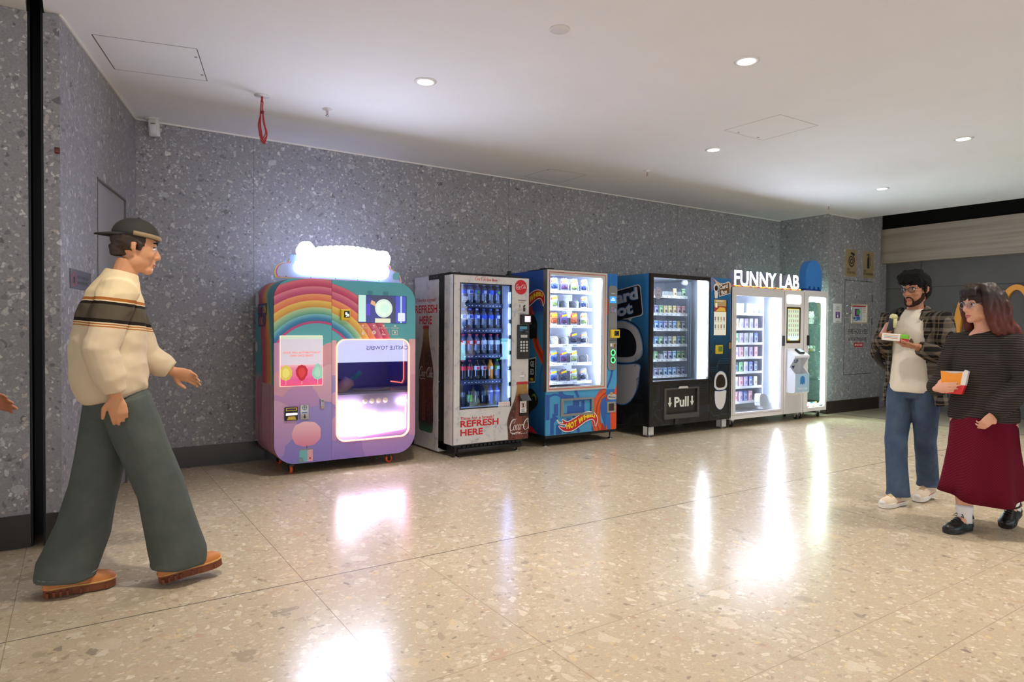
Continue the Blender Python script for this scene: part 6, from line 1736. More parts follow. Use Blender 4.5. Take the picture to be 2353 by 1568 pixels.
# centre column
o_, i_ = ring_between(rect4(8.392, FX1, FZ0, FZ1), rect4(8.45, 8.792, 1.125, 1.645))
m = MB(); frame_ring(m, P_front(FY), o_, i_, -0.02, 0.002); fc = m.build('centre_column', WPC, fm)
m = MB(); m.prism(rrect(8.45, 8.79, 1.692, 1.818, .025, 5), P_front(FY), 0.002, 0.006); m.build('glow_panel', mat('glow_panel_white', (246, 250, 255), 0.4, emis=3.2), fc)
m = MB(); m.box(8.44, 8.80, FY - .0, FY + .006, 1.12, 1.65); sc_ = m.build('order_screen', mat('screen_bezel', (60, 52, 34), 0.25), fc)
a = Art(P_front(FY)); PAL = mat('order_screen_glow', (206, 224, 200), 0.3, emis=0.3); a.rect(8.478, 8.758, 1.165, 1.612, PAL); a.rect(8.478, 8.758, 1.612, 1.622, mat('order_gold', (206, 190, 70), 0.3, emis=.4)); a.rect(8.478, 8.758, 1.165, 1.25, mat('order_mint', (190, 220, 214), 0.3, emis=.6)); a.rect(8.478, 8.53, 1.165, 1.188, mat('order_gold', (206, 190, 70), 0.3, emis=.4)); a.rect(8.72, 8.758, 1.165, 1.188, mat('order_gold', (206, 190, 70), 0.3, emis=.4))
for r in range(6):
    for c in range(5): u, v = 8.495 + c * .052, 1.565 - r * .068; a.rect(u, u + .026, v, v + .038, mat('order_item_%d' % ((r * 2 + c) % 3), ((150, 160, 150), (170, 170, 160), (176, 150, 140))[(r * 2 + c) % 3], 0.3, emis=.35))
a.build('order_items', sc_)
m = MB()
for s in (0, 1): m.box(8.394 + .0, 8.397, FY - .004, FY, FZ0, FZ1)
m.box(8.866, 8.872, FY - .003, FY, FZ0, FZ1)
m.build('column_seam', mat('seam_grey', (150, 146, 148), 0.6), fc)
# dispenser bin
DB = mat('bin_white', (220, 222, 230), 0.35)
prof = [(5.638, 1.05), (5.50, 0.953), (5.50, 0.925), (5.588, 0.785), (5.50, 0.690), (5.50, 0.432), (5.52, 0.418), (5.638, 0.418)]
m = MB()
def sidep(x0, x1): m.prism(prof, lambda u, v, d: (d, u, v), x0, x1)
sidep(8.455, 8.475); sidep(8.785, 8.805)
def slab(p, q, t=0.012):
    (y0, z0), (y1, z1) = p, q; L = sqrt((y1 - y0) ** 2 + (z1 - z0) ** 2); ny, nz = -(z1 - z0) / L * t, (y1 - y0) / L * t
    m.prism([(y0, z0), (y1, z1), (y1 + ny, z1 + nz), (y0 + ny, z0 + nz)], lambda u, v, d: (d, u, v), 8.475, 8.785)
slab((5.50, 0.953), (5.638, 1.05), -.012); m.box(8.475, 8.785, 5.50, 5.512, 0.922, 0.953); m.box(8.475, 8.785, 5.50, 5.512, 0.432, 0.690); m.box(8.475, 8.785, 5.50, 5.638, 0.418, 0.434); m.box(8.475, 8.785, 5.625, 5.638, 0.43, 1.04)
db = m.build('pickup_bin', DB, fm)
a = Art(P_front(5.50)); LBL = mat('pale_blue_label', (168, 200, 226), 0.4); GHB = mat('label_blue_shape', (60, 130, 196), 0.4)
a.rect(8.476, 8.805, 0.434, 0.690, LBL)
def dome(cu, v0, w, h):
    p = [(cu + w / 2 * cos(t), v0 + h - w / 2 + w / 2 * sin(t)) for t in [pi * i / 16 for i in range(17)]]
    return p + [(cu - w / 2, v0), (cu - w * .30, v0 + h * .12), (cu - w * .16, v0 + h * .12), (cu - w * .08, v0), (cu + w * .08, v0), (cu + w * .16, v0 + h * .12), (cu + w * .30, v0 + h * .12), (cu + w / 2, v0)]
a.poly(dome(8.64, 0.535, 0.115, 0.128), GHB); a.text('Funny Lab', 8.642, 0.468, 0.034, WPR, bold=.015, align='C', width=0.24)
a.build('bin_label', db)
a = Art(P_front(5.622)); a.text('K UP', 8.55, 0.84, 0.05, mat('deep_blue_print', (40, 70, 130), 0.5), bold=.02, width=0.17); a.poly([(8.56, 0.80), (8.64, 0.80), (8.60, 0.755)], mat('deep_blue_print', (40, 70, 130), 0.5)); a.build('pickup_print', db)
m = MB(); Mx = Matrix.Translation((8.655, 5.56, 1.008)) @ Matrix.Rotation(atan2(0.097, 0.138), 4, 'X'); m.rbox(-.06, .06, -.05, .05, -0.008, 0.018, .006, 2, M=Mx); rd = m.build('payment_pad', BLACK, db)
m = MB(); m.rbox(-.035, .05, -.035, .04, 0.016, 0.022, .004, 1, M=Mx); m.build('pad_screen', mat('pad_screen_blue', (190, 220, 230), 0.3, emis=.3), rd)
# casters
WCS = mat('caster_white', (206, 204, 202), 0.4)
for x, y in ((7.373, 5.72), (8.84, 5.72), (7.33, 6.35), (8.78, 6.35)): caster(fm, x, y, FZ0, 0.036, BLACK, WCS, 1.2)
# glowing letters and the garland under them
m = MB(); 
LET = mat('letter_glow', (226, 234, 255), 0.5, emis=42.0); LSD = mat('letter_side', (150, 156, 176), 0.5, emis=0.05)
def letter_row(word, u0, width, v0, h, y0, depth):
    vs0, _ = text_mesh(word, 0.012)
    X0, X1 = min(p[0] for p in vs0), max(p[0] for p in vs0); kx = width / (X1 - X0)
    cu = bpy.data.curves.new('t', 'FONT'); 
    adv = 0.0; pos = []
    for i, ch in enumerate(word):
        if ch == ' ': continue
        pre = text_mesh(word[:i + 1], 0.012)[0]
        one = text_mesh(ch, 0.012)[0]
        xr = max(p[0] for p in pre); w_ = max(p[0] for p in one) - min(p[0] for p in one)
        pos.append((ch, u0 + (xr - w_ - X0) * kx))
    bpy.data.curves.remove(cu)
    for ch, u in pos:
        vs, fs = text_mesh(ch, 0.012)
        xa = min(p[0] for p in vs); k = h / 0.71
        pts = [(u + (x - xa) * kx, v0 + y * k) for x, y in vs]
        mb = MB(); n = len(pts)
        mb.add([(a_, y0, b_) for a_, b_ in pts], fs, 0)
        edges = {}
        for f in fs:
            for i in range(len(f)):
                e = (f[i], f[(i + 1) % len(f)])
                edges[tuple(sorted(e))] = edges.get(tuple(sorted(e)), 0) + 1
        side = [e for e, c in edges.items() if c == 1]
        mb.add([(a_, y0, b_) for a_, b_ in pts] + [(a_, y0 + depth, b_) for a_, b_ in pts], [(a_, b_, b_ + n, a_ + n) for a_, b_ in side], 1)
        mb.add([(a_, y0 + depth, b_) for a_, b_ in pts], fs, 1)
        mb.build('letter', [LET, LSD], ls)
ls = thing('letter_sign', (8.05, 5.72, FZ1), 'glowing white block letters standing on the white machine', 'sign')
letter_row('FUNNY LAB', 7.315, 1.455, 1.912, 0.20, 5.66, 0.07)
m = MB(); m.box(7.30, 8.80, 5.655, 5.78, FZ1, FZ1 + .008); m.build('base_strip', WPC, ls)
m = MB(); rnd = random.Random(5)
pts = [(7.26 + i * .03, 5.645 + rnd.uniform(-.006, .006), FZ1 + .018 + rnd.uniform(-.006, .008)) for i in range(52)]
m.tube(pts, 0.006, 6); gl = m.build('garland_wire', mat('garland_gold', (226, 170, 50), 0.4, emis=.4), ls)
for i in range(26):
    m = MB(); m.ball((7.27 + i * .06, 5.642, FZ1 + .020), (0.02 if i % 3 else .016, 0.012, 0.012), 8, 5); m.build('garland_bead', mat(('bead_red', 'bead_gold', 'bead_orange')[i % 3], ((206, 60, 60), (240, 196, 60), (240, 150, 60))[i % 3], 0.4, emis=.5), gl)
gs = thing('ghost_shaped_sign', (9.14, 5.72, 1.90), 'blue arched cut-out sign with scalloped base on the side showcase', 'sign')
m = MB(); FG = P_front(5.655)
m.prism([(9.14 + .202 * cos(t), 2.13 + .222 * sin(t)) for t in [pi * i / 22 for i in range(23)]] + [(8.938, 1.935), (8.962, 1.921), (8.99, 1.928), (9.01, 1.962), (9.045, 1.965), (9.06, 1.922), (9.09, 1.917), (9.118, 1.93), (9.13, 1.962), (9.16, 1.962), (9.172, 1.93), (9.20, 1.917), (9.225, 1.925), (9.24, 1.962), (9.275, 1.962), (9.295, 1.928), (9.32, 1.92), (9.342, 1.935)], FG, -0.11, 0.0)
m.build('cutout', mat('sign_blue', (60, 128, 206), 0.35), gs)
m = MB(); m.box(8.95, 9.33, 5.66, 5.76, 1.898, 1.922); m.build('sign_foot', mat('sign_blue_dark', (36, 70, 150), 0.4), gs)

# ================================================================== side showcase
sm = thing('glass_showcase', (9.17, 5.8, 0.0), 'narrow white glass showcase with light strips beside the pier', 'showcase')
SX0, SX1, SZ0, SZ1, SYB = 8.878, 9.475, 0.112, 1.898, 6.05
SHO, SHI = rect4(SX0, SX1, SZ0, SZ1), rrect(8.984, 9.430, 0.168, 1.808, .03, 4)
o_, i_ = ring_between(SHO, SHI)
m = MB(); frame_ring(m, P_front(FY), o_, i_, -0.025, 0.004); sd = m.build('door_frame', WPC, sm)
m = MB(); m.box(8.984, 9.430, FY + .004, FY + .008, .168, 1.808); m.build('door_glass', glass_mat('machine_glass5', (244, 250, 248), 0.03, 0.5), sd)
m = MB(); m.rbox(8.944, 8.972, FY - .035, FY - .004, 1.088, 1.24, 0.006, 2); m.build('door_handle', BLACK, sd)
m = MB()
m.box(SX0, SX1, FY + .025, SYB, SZ1 - .025, SZ1); m.box(SX0, SX1, FY + .025, SYB, SZ0, SZ0 + .05)
for x in (SX0, SX1 - .025):
    m.box(x, x + .025, SYB - .025, SYB, SZ0 + .05, SZ1 - .025)
m.box(SX0, SX0 + .008, FY + .025, SYB, SZ0 + .05, SZ1 - .025)
m.build('cabinet', WPC, sm)
GPN = glass_mat('showcase_pane', (236, 248, 244), 0.03, 0.4)
m = MB(); m.box(SX0 + .03, SX1 - .03, SYB - .012, SYB - .008, SZ0 + .05, SZ1 - .03); m.box(SX1 - .012, SX1 - .008, FY + .03, SYB - .03, SZ0 + .05, SZ1 - .03); m.build('pane', GPN, sm)
LEDS = mat('showcase_led', (232, 255, 244), 0.5, emis=60)
o_, i_ = ring_between(rrect(9.0, 9.428, 0.19, 1.80, .03, 4), rrect(9.012, 9.375, 0.215, 1.735, .05, 4))
m = MB(); frame_ring(m, P_front(FY + .03), o_, i_, -0.004, 0.0); m.build('light_frame', LEDS, sm)
m = MB(); m.tube(spline([(9.03, 5.95, 1.52), (9.15, 5.95, 1.42), (9.24, 5.95, 1.25), (9.25, 5.95, 0.95), (9.22, 5.95, 0.83), (9.14, 5.95, 0.80), (9.05, 5.95, 0.85)], 5), 0.016, 10); m.build('light_hose', mat('mint_hose', (206, 240, 226), 0.4, emis=.8), sm)
for z in (1.407, 0.994, 0.576):
    m = MB(); m.box(SX0 + .01, SX1 - .015, FY + .05, SYB - .02, z - .008, z); m.build('glass_shelf', GPN, sm)
FGC = [mat('figure_' + n, c, 0.4) for n, c in (('white', (226, 232, 226)), ('yellow', (206, 190, 90)), ('red', (190, 70, 60)), ('blue', (90, 130, 150)), ('green', (110, 176, 120)))]
def figurine(c1, c2, s=1.0):
    t = thing('figurine', (0, 0, 0), 'x', 'figurine', 'x')
    m = MB(); m.tube([(0, 0, 0), (0, 0, .012 * s), (0, 0, .035 * s), (0, 0, .05 * s)], [.014 * s, .02 * s, .017 * s, .010 * s], 12); m.tube([(-.014 * s, 0, .042 * s), (-.026 * s, -.006 * s, .022 * s)], .006 * s, 8); m.tube([(.014 * s, 0, .042 * s), (.026 * s, -.006 * s, .022 * s)], .006 * s, 8); m.build('body', c1, t)
    m = MB(); m.ball((0, 0, .068 * s), (.024 * s, .022 * s, .024 * s), 12, 8); m.ball((-.018 * s, 0, .092 * s), .009 * s, 8, 6); m.ball((.018 * s, 0, .092 * s), .009 * s, 8, 6); m.build('head', c2, t)
    return t
fp = {}
def put_fig(key, x, y, z, label):
    if key not in fp:
        fp[key] = figurine(FGC[key[0]], FGC[key[1]], key[2]); o = fp[key]; o.location = (x, y, z)
    else: o = copy_tree(fp[key], (x, y, z))
    o['label'] = label; o['group'] = 'small figurines in the showcase'
put_fig((0, 0, 1.9), 9.22, 5.74, 1.4075, 'larger white figurine alone on the top shelf of the showcase')
put_fig((0, 1, .9), 9.06, 5.72, 0.9945, 'white figurine with yellow head, nearest the handle on the middle shelf')
put_fig((0, 0, .9), 9.13, 5.73, 0.9945, 'small white figurine in the middle of the showcase middle shelf')
put_fig((1, 0, .9), 9.20, 5.72, 0.9945, 'yellow bodied figurine beside a white one on the middle shelf')
put_fig((0, 4, .9), 9.28, 5.73, 0.9945, 'white figurine with green head at the pier end of the middle shelf')
put_fig((4, 4, .9), 9.04, 5.72, 0.5765, 'green figurine on the lower glass shelf of the showcase')
put_fig((0, 0, .8), 9.11, 5.72, 0.5765, 'white figurine beside the green one on the lower glass shelf')
for i, (b_, h_) in enumerate(((2, 1), (2, 0), (0, 3), (2, 3), (0, 1))):
    put_fig((b_, h_, .8 + .001 * i), 9.06 + i * .06, 5.70, SZ0 + .0505, ('red figurine with yellow head', 'red figurine with white head', 'white figurine with blue head', 'red figurine with blue head', 'white figurine with yellow head')[i] + ' on the floor of the showcase')
bxo = MB(); bxo.rbox(9.06, 9.22, 5.80, 5.88, 0.9945, 1.17, .003, 1, smooth=False); bo = bxo.build('display_box', mat('display_box_white', (236, 240, 238), 0.4, emis=.25), loc=(9.14, 5.84, 0.9945)); tag(bo, 'plain white box standing behind figurines on the middle glass shelf', 'box')
for x, y in ((8.95, 5.72), (9.40, 5.72), (8.95, 5.98), (9.40, 5.98)): caster(sm, x, y, SZ0, 0.036, BLACK, WCS, 1.0)

# ================================================================== people
from mathutils import noise as mnoise

def remeshed(mb, name, mats, parent, voxel=0.006, smooth=4, fold=0.0, fscale=9.0, label=None, stretch=(1, 1, 1)):
    """fuse overlapping closed shapes into one smooth skin"""
    base = org(parent)
    me = bpy.data.meshes.new('tmp'); me.from_pydata(mb.v, [], mb.f); me.update()
    ob = bpy.data.objects.new('tmp', me); COL.objects.link(ob)
    r = ob.modifiers.new('r', 'REMESH'); r.mode = 'VOXEL'; r.voxel_size = voxel; r.use_smooth_shade = True
    if smooth:
        s = ob.modifiers.new('s', 'SMOOTH'); s.factor = 0.5; s.iterations = smooth
    dg = bpy.context.evaluated_depsgraph_get()
    out = bpy.data.meshes.new_from_object(ob.evaluated_get(dg))
    bpy.data.objects.remove(ob); bpy.data.meshes.remove(me)
    out.name = name
    nv = len(out.vertices)
    co = [0.0] * (nv * 3); out.vertices.foreach_get('co', co)
    if fold:
        nm = [0.0] * (nv * 3); out.vertex_normals.foreach_get('vector', nm)
        for i in range(0, nv * 3, 3):
            q = Vector((co[i] * fscale * stretch[0], co[i + 1] * fscale * stretch[1], co[i + 2] * fscale * stretch[2]))
            d = fold * ((1 - abs(mnoise.noise(q)) * 2.2) * 0.6 + mnoise.noise(q * 2.3) * 0.4)
            co[i] += nm[i] * d; co[i + 1] += nm[i + 1] * d; co[i + 2] += nm[i + 2] * d
    for i in range(0, nv * 3, 3):
        co[i] -= base.x; co[i + 1] -= base.y; co[i + 2] -= base.z
    out.vertices.foreach_set('co', co)
    out.materials.clear()
    for m_ in (mats if isinstance(mats, (list, tuple)) else [mats]): out.materials.append(m_)
    for p in out.polygons: p.use_smooth = True
    out.update()
    o = bpy.data.objects.new(name, out); COL.objects.link(o)
    if parent: o.parent = parent
    if label: o['label'] = label
    return o

class Fr:
    """a person's own frame: forward, left, up"""
    def __init__(s, root, ang):
        s.r = Vector(root); s.f = Vector((cos(ang), sin(ang), 0)); s.l = Vector((-sin(ang), cos(ang), 0)); s.u = Vector((0, 0, 1))
    def __call__(s, f, l, u): return s.r + s.f * f + s.l * l + s.u * u
    def d(s, f, l, u): return s.f * f + s.l * l + s.u * u
    def sub(s, o, yaw=0.0, pitch=0.0, roll=0.0):
        """frame for a head: origin o (world), turned by yaw (left +), pitch (down +), roll"""
        n = Fr.__new__(Fr); n.r = Vector(o)
        R_ = Matrix.Rotation(yaw, 3, s.u)
        f, l, u = R_ @ s.f, R_ @ s.l, s.u.copy()
        R2 = Matrix.Rotation(pitch, 3, l); f, u = R2 @ f, R2 @ u
        R3 = Matrix.Rotation(roll, 3, f); l, u = R3 @ l, R3 @ u
        n.f, n.l, n.u = f, l, u
        return n
    def M(s):
        return Matrix(((s.f.x, s.l.x, s.u.x), (s.f.y, s.l.y, s.u.y), (s.f.z, s.l.z, s.u.z)))

def hand(mb, wrist, d, n, side, curl=0.35, spread=0.012, scale=1.0, thumb_in=0.4, curls=None):
    """palm, four fingers of different lengths and a thumb. d: pointing way, n: way the palm faces, side: +1 thumb on d x n"""
    d = Vector(d).normalized(); n = Vector(n); n = (n - d * n.dot(d)).normalized(); t = d.cross(n) * side
    w = Vector(wrist); s = scale
    mb.tube([w - d * .02 * s, w + d * .012 * s, w + d * .045 * s, w + d * .082 * s, w + d * .094 * s], [.026 * s, .030 * s, .040 * s, .042 * s, .034 * s], 12, ell=[.78, .66, .40, .34, .30], up=n)
    for k, (off, L, r) in enumerate(((.029, .070, .0088), (.0095, .078, .0092), (-.0105, .073, .0088), (-.029, .057, .0078))):
        p = w + d * (.080 - .006 * abs(k - 1)) * s + t * off * s
        c = (curls[k] if curls else curl * (1 + .12 * k))
        dd = (d + t * (spread * (1.5 - k))).normalized()
        pts, rr = [p, p + dd * .012 * s], [r * 1.05 * s, r * 1.05 * s]
        q = p + dd * .012 * s; a_ = 0.0
        for seg, (fr, kk) in enumerate(((.46, .8), (.30, 1.1), (.24, .8))):
            a_ += c * kk
            v = dd * cos(a_) + n * sin(a_)
            q = q + v * L * fr * s
            pts.append(q); rr.append(r * (1.0 - .10 * (seg + 1)) * s)
        q2 = pts[-1] + (pts[-1] - pts[-2]).normalized() * r * .5 * s
        pts.append(q2); rr.append(r * .45 * s)
        mb.tube(pts, rr, 8)
    p = w + d * .022 * s + t * .026 * s
    a1 = (d * .62 + t * .70 + n * .25 * thumb_in).normalized(); a2 = (d * .85 + t * (.42 - .5 * thumb_in) + n * .55 * thumb_in).normalized()
    mb.tube([p - a1 * .012 * s, p + a1 * .018 * s, p + a1 * .040 * s, p + a1 * .040 * s + a2 * .030 * s, p + a1 * .040 * s + a2 * .050 * s, p + a1 * .040 * s + a2 * .056 * s], [.015 * s, .0145 * s, .0118 * s, .0108 * s, .0085 * s, .004 * s], 9)

def face(mb, H, k=1.0, fem=False):
    """skull, jaw, brow, nose, lips and ears in the head frame H (origin mid-head, face along H.f)"""
    M3 = H.M()
    P = lambda f, l, u: H(f * k, l * k, u * k)
    B = lambda c, r: mb.ball(P(*c), tuple(x * k for x in r), 18, 12, M=M3)
    B((-.012, 0, .035), (.098, .078, .092)); B((.016, 0, -.012), (.074, .067, .092)); B((.026, 0, -.055), (.056, .056, .062))
    B((.063, 0, -.101), (.024, .026, .022) if fem else (.027, .032, .024))
    for s in (-1, 1):
        B((.005, s * .047, -.066), (.034, .020, .032)); B((.058, s * .036, -.028), (.024, .022, .024))
        mb.tube([P(.078, s * .010, .026), P(.074, s * .030, .030), P(.056, s * .050, .024)], [.012 * k, .012 * k, .010 * k], 8)
        mb.tube([P(-.012, s * .074, .016), P(-.018, s * .084, .010), P(-.016, s * .083, -.014), P(-.006, s * .074, -.032)], [.010 * k, .014 * k, .012 * k, .008 * k], 8, ell=.6, up=H.l)
        B((.094, s * .0115, -.036), (.010, .009, .008))
    mb.tube([P(.074, 0, .022), P(.088, 0, .000), P(.103, 0, -.024), P(.106, 0, -.033), P(.094, 0, -.040)], [.009 * k, .010 * k, .013 * k, .0125 * k, .009 * k], 10)
    B((.080, 0, -.056), (.014, .022, .012))
    mb.tube([P(.080, -.022, -.070), P(.088, -.010, -.0685), P(.089, 0, -.070), P(.088, .010, -.0685), P(.080, .022, -.070)], [.005 * k, .0075 * k, .0075 * k, .0075 * k, .005 * k], 8)
    mb.tube([P(.079, -.018, -.079), P(.086, 0, -.081), P(.079, .018, -.079)], [.006 * k, .0085 * k, .006 * k], 8)
    B((.074, 0, -.092), (.014, .02, .010))

SKIN = mat('skin_tan', (206, 148, 110), 0.5, spec=0.35); SKIN2 = mat('skin_warm_brown', (176, 122, 92), 0.5, spec=0.35); SKIN3 = mat('skin_fair_rose', (222, 166, 140), 0.5, spec=0.35)
EYEW = mat('eye_white', (232, 228, 222), 0.25); IRIS = mat('iris_dark', (40, 26, 20), 0.2); LIP = mat('lip_rose', (168, 92, 84), 0.5); HAIRB = mat('hair_black', (16, 13, 13), 0.75, spec=.2)

def face_details(parent, H, k, lipm, browm, look=0.0):
    P = lambda f, l, u: H(f * k, l * k, u * k)
    for s in (-1, 1):
        m = MB(); m.ball(P(.0715, s * .0315, .005), (.0115 * k, .0145 * k, .0098 * k), 12, 8, M=H.M()); e = m.build('eye', EYEW, parent)
        m = MB(); m.ball(P(.0805, s * .0315 + look, .0045), (.0035 * k, .0062 * k, .0066 * k), 10, 6, M=H.M()); m.build('iris', IRIS, e)
        m = MB(); m.tube([P(.076, s * .016, .0135), P(.0812, s * .0315, .0150), P(.070, s * .047, .0095)], [.0022 * k, .0034 * k, .002 * k], 6); m.build('eyelid', browm, e)
        m = MB(); m.tube([P(.088, s * .014, .033), P(.0865, s * .031, .039), P(.070, s * .050, .033)], [.0042 * k, .0052 * k, .0028 * k], 7); m.build('eyebrow', browm, parent)
    m = MB(); m.tube([P(.0845, -.022, -.0715), P(.0935, -.009, -.0690), P(.0945, 0, -.0712), P(.0935, .009, -.0690), P(.0845, .022, -.0715)], [.002 * k, .0045 * k, .0045 * k, .0045 * k, .002 * k], 7)
    m.tube([P(.083, -.018, -.0785), P(.0915, 0, -.0805), P(.083, .018, -.0785)], [.0025 * k, .0055 * k, .0025 * k], 7); m.build('lips', lipm, parent)

def spectacles(parent, H, k, col, rr=.022):
    P = lambda f, l, u: H(f * k, l * k, u * k)
    m = MB()
    for s in (-1, 1):
        pts = [P(.100 - .010 * (cos(t) * s * .5 + .2), s * .034 + rr * cos(t), .000 + rr * .86 * sin(t)) for t in [2 * pi * i / 20 for i in range(21)]]
        m.tube(pts, .0018 * k, 6)
        m.tube([P(.090, s * (.034 + rr), .006), P(.04, s * .078, .012), P(-.01, s * .083, .010), P(-.025, s * .083, -.004)], .0017 * k, 6)
    m.tube([P(.101, -.012, .004), P(.104, 0, .008), P(.101, .012, .004)], .0017 * k, 6)
    g = m.build('spectacles', col, parent)
    for s in (-1, 1):
        m = MB(); ring = [P(.1005 - .010 * (cos(t) * s * .5 + .2), s * .034 + rr * .97 * cos(t), rr * .83 * sin(t)) for t in [2 * pi * i / 20 for i in range(20)]]
        c = P(.099, s * .034, 0); m.add(ring + [c], [(i, (i + 1) % 20, 20) for i in range(20)]); m.build('lens', glass_mat('lens_glass', (226, 230, 246), 0.10, 0.6), g)

def shoe(parent, heel, toe, up, w, upper, sole, h=0.075, name='shoe', sole_h=0.022, heel_h=0.0, lug=False, collar=0.09, toe_round=1.0):
    """low shoe from heel to toe (points on the sole underside)"""
    heel, toe, up = Vector(heel), Vector(toe), Vector(up).normalized()
    d = (toe - heel); L = d.length; d.normalize(); s = up.cross(d).normalized(); up = d.cross(s)
    def outline(k=1.0, x0=0.0, x1=1.0):
        pr = [(0.0, .30), (.04, .62), (.12, .80), (.25, .82), (.40, .78), (.55, .90), (.70, 1.0), (.82, .98), (.92, .80), (.98, .48), (1.0, .18)]
        Lf = [(x * L, y * w / 2 * k) for x, y in pr]
        return Lf + [(x, -y) for x, y in reversed(Lf)]
    W = lambda x, y, z: heel + d * x + s * y + up * z
    ol = outline()
    m = MB(); m.loft([[W(x, y, 0) for x, y in outline(.97)], [W(x, y, sole_h * .4) for x, y in ol], [W(x, y, sole_h) for x, y in ol], [W(x, y, sole_h + .004) for x, y in outline(.95)]], smooth=False)
    if heel_h: pass
    if lug:
        for i in range(10):
            x = L * (.06 + .09 * i)
            if .34 * L < x < .46 * L: continue
            for sd in (-1, 1): m.add(*_boxat(W, x - .005, x + .005, sd * w * .33, sd * w * .50, 0.002, sole_h * .75))
    so = m.build('sole', sole, parent)
    m = MB(); rings = []
    N = 18
    prof = [(0.0, .55, .40), (.06, .85, .88), (.16, .92, 1.0), (.28, .90, 1.0), (.40, .86, .92), (.52, .90, .80), (.64, .98, .66), (.76, 1.0, .56), (.86, .93, .50), (.94, .72, .42), (.99, .35, .24)]
    for x, ww, hh in prof:
        ring = []
        for i in range(N):
            a_ = pi * i / (N - 1)
            cy = cos(a_); sy = sin(a_) ** .75
            taper = 1 - .30 * sy * (1 if x < .5 else .6)
            ring.append(W(x * L, cy * w / 2 * .94 * ww * taper, sole_h + h * hh * sy))
        rings.append(ring)
    m.loft(rings, closed=False, cap0=False, cap1=False)
    m.add(rings[0], [tuple(range(N))], 0, True); m.add(rings[-1], [tuple(range(N))], 0, True)
    m.tube([W(L * .20, 0, sole_h + h * .75), W(L * .20, 0, sole_h + h + .012)], [collar / 2 * .98, collar / 2 * .80], 16, ell=1.25, up=d)
    sh = m.build(name, upper, parent)
    return sh, W, L

def _boxat(W, x0, x1, y0, y1, z0, z1):
    v = [W(x, y, z) for x in (x0, x1) for y in (y0, y1) for z in (z0, z1)]
    return v, [(0, 1, 3, 2), (4, 6, 7, 5), (0, 4, 5, 1), (2, 3, 7, 6), (0, 2, 6, 4), (1, 5, 7, 3)]

def laces(parent, W, L, w, h, col, sole_h=.022, n=5, x0=.42, x1=.66, bow=False):
    m = MB()
    for i in range(n):
        x = L * (x0 + (x1 - x0) * i / (n - 1)); z = sole_h + h * (.96 - .30 * (i / (n - 1))) + .004
        m.tube([W(x, -w * .22, z - .010), W(x + .004, 0, z), W(x + .008, w * .22, z - .010)], .0032, 6)
    if bow:
        x = L * x0
        for s in (-1, 1): m.tube([W(x, 0, sole_h + h + .004), W(x + .01, s * .02, sole_h + h + .014), W(x + .02, s * .034, sole_h + h - .002), W(x + .01, s * .014, sole_h + h)], .003, 6)
    m.build('laces', col, parent)

# ------------------------------------------------------------------ materials for clothes
def denim(name, c1, c2, c3, zt=0.9):
    n = NT(name, 0.85, 0.15)
    P = n.co.outputs['Object']
    f = n.noise(P, 7, 4, .6); g = n.noise(P, 240, 2, .5)
    X, Y, Z = n.sep(P)
    c = n.mix(n.math('MULTIPLY_ADD', f.outputs[0], 1.8, -0.4), rgb(*c1), rgb(*c2))
    c = n.mix(n.math('MULTIPLY', g.outputs[0], 0.5), c, rgb(*c3))
    n.l(c, n.b.inputs['Base Color']); return n.m

def knit(name, c1, c2, freq, amp=1.0):
    n = NT(name, 0.95, 0.1)
    P = n.co.outputs['Object']; X, Y, Z = n.sep(P)
    w = n.noise(P, 10, 2, .5)
    s = n.math('SINE', n.math('MULTIPLY', n.math('ADD', Z, n.math('MULTIPLY', w.outputs[0], 0.02)), freq))
    n.l(n.mix(n.math('MULTIPLY_ADD', s, 0.5 * amp, 0.5), rgb(*c1), rgb(*c2)), n.b.inputs['Base Color']); return n.m

# ================================================================== man striding past on the left
F = Fr((0.17, 3.79, 0.0), 0.0)
pm = thing('person', (0.17, 3.79, 0.0), 'man in a backwards cap and striped cream sweater striding past the stone wall', 'person')
H = F.sub(F(.085, 0, 1.695), yaw=0.0, pitch=radians(8))
m = MB()
face(m, H, 1.0)
m.tube([F(.055, 0, 1.63), F(.035, 0, 1.56), F(.01, 0, 1.50)], [.056, .056, .075], 14)
m.tube([F(.0, 0, .88), F(-.01, 0, 1.0), F(-.02, 0, 1.15), F(-.01, 0, 1.35), F(.0, 0, 1.48), F(.015, 0, 1.54)], [.15, .14, .135, .16, .15, .06], 18, ell=[.7, .7, .75, .7, .6, .8], up=F.f)
RS, RE, RW = F(.0, -.185, 1.47), F(-.075, -.245, 1.19), F(-.015, -.235, .975)
LS, LE, LW = F(.02, .185, 1.47), F(.145, .235, 1.15), F(.27, .215, 1.06)
m.tube([RS, RS * .5 + RE * .5, RE, RE * .5 + RW * .5, RW], [.055, .046, .038, .036, .025], 12); m.tube([LS, LS * .5 + LE * .5, LE, LE * .5 + LW * .5, LW], [.055, .046, .038, .036, .025], 12)
hand(m, RW, F.d(.15, .05, -1), F.d(.1, 1, .1), -1, curl=.45)
hand(m, LW, F.d(.9, -.05, -.35), F.d(-.25, -.9, -.4), 1, curl=.30)
# legs: rear leg planted, front leg reaching
RL = [F(-.02, .085, .93), F(-.095, .075, .50), F(-.185, .06, .11)]; FL_ = [F(.03, -.085, .93), F(.185, -.08, .485), F(.265, -.07, .125)]
for Lg in (RL, FL_): m.tube([Lg[0], Lg[0] * .5 + Lg[1] * .5, Lg[1], Lg[1] * .6 + Lg[2] * .4, Lg[2], Lg[2] + Vector((.03, 0, -.04))], [.085, .075, .055, .055, .038, .035], 14)
remeshed(m, 'body', SKIN, pm, 0.0055, 3)
face_details(pm, H, 1.0, LIP, HAIRB)
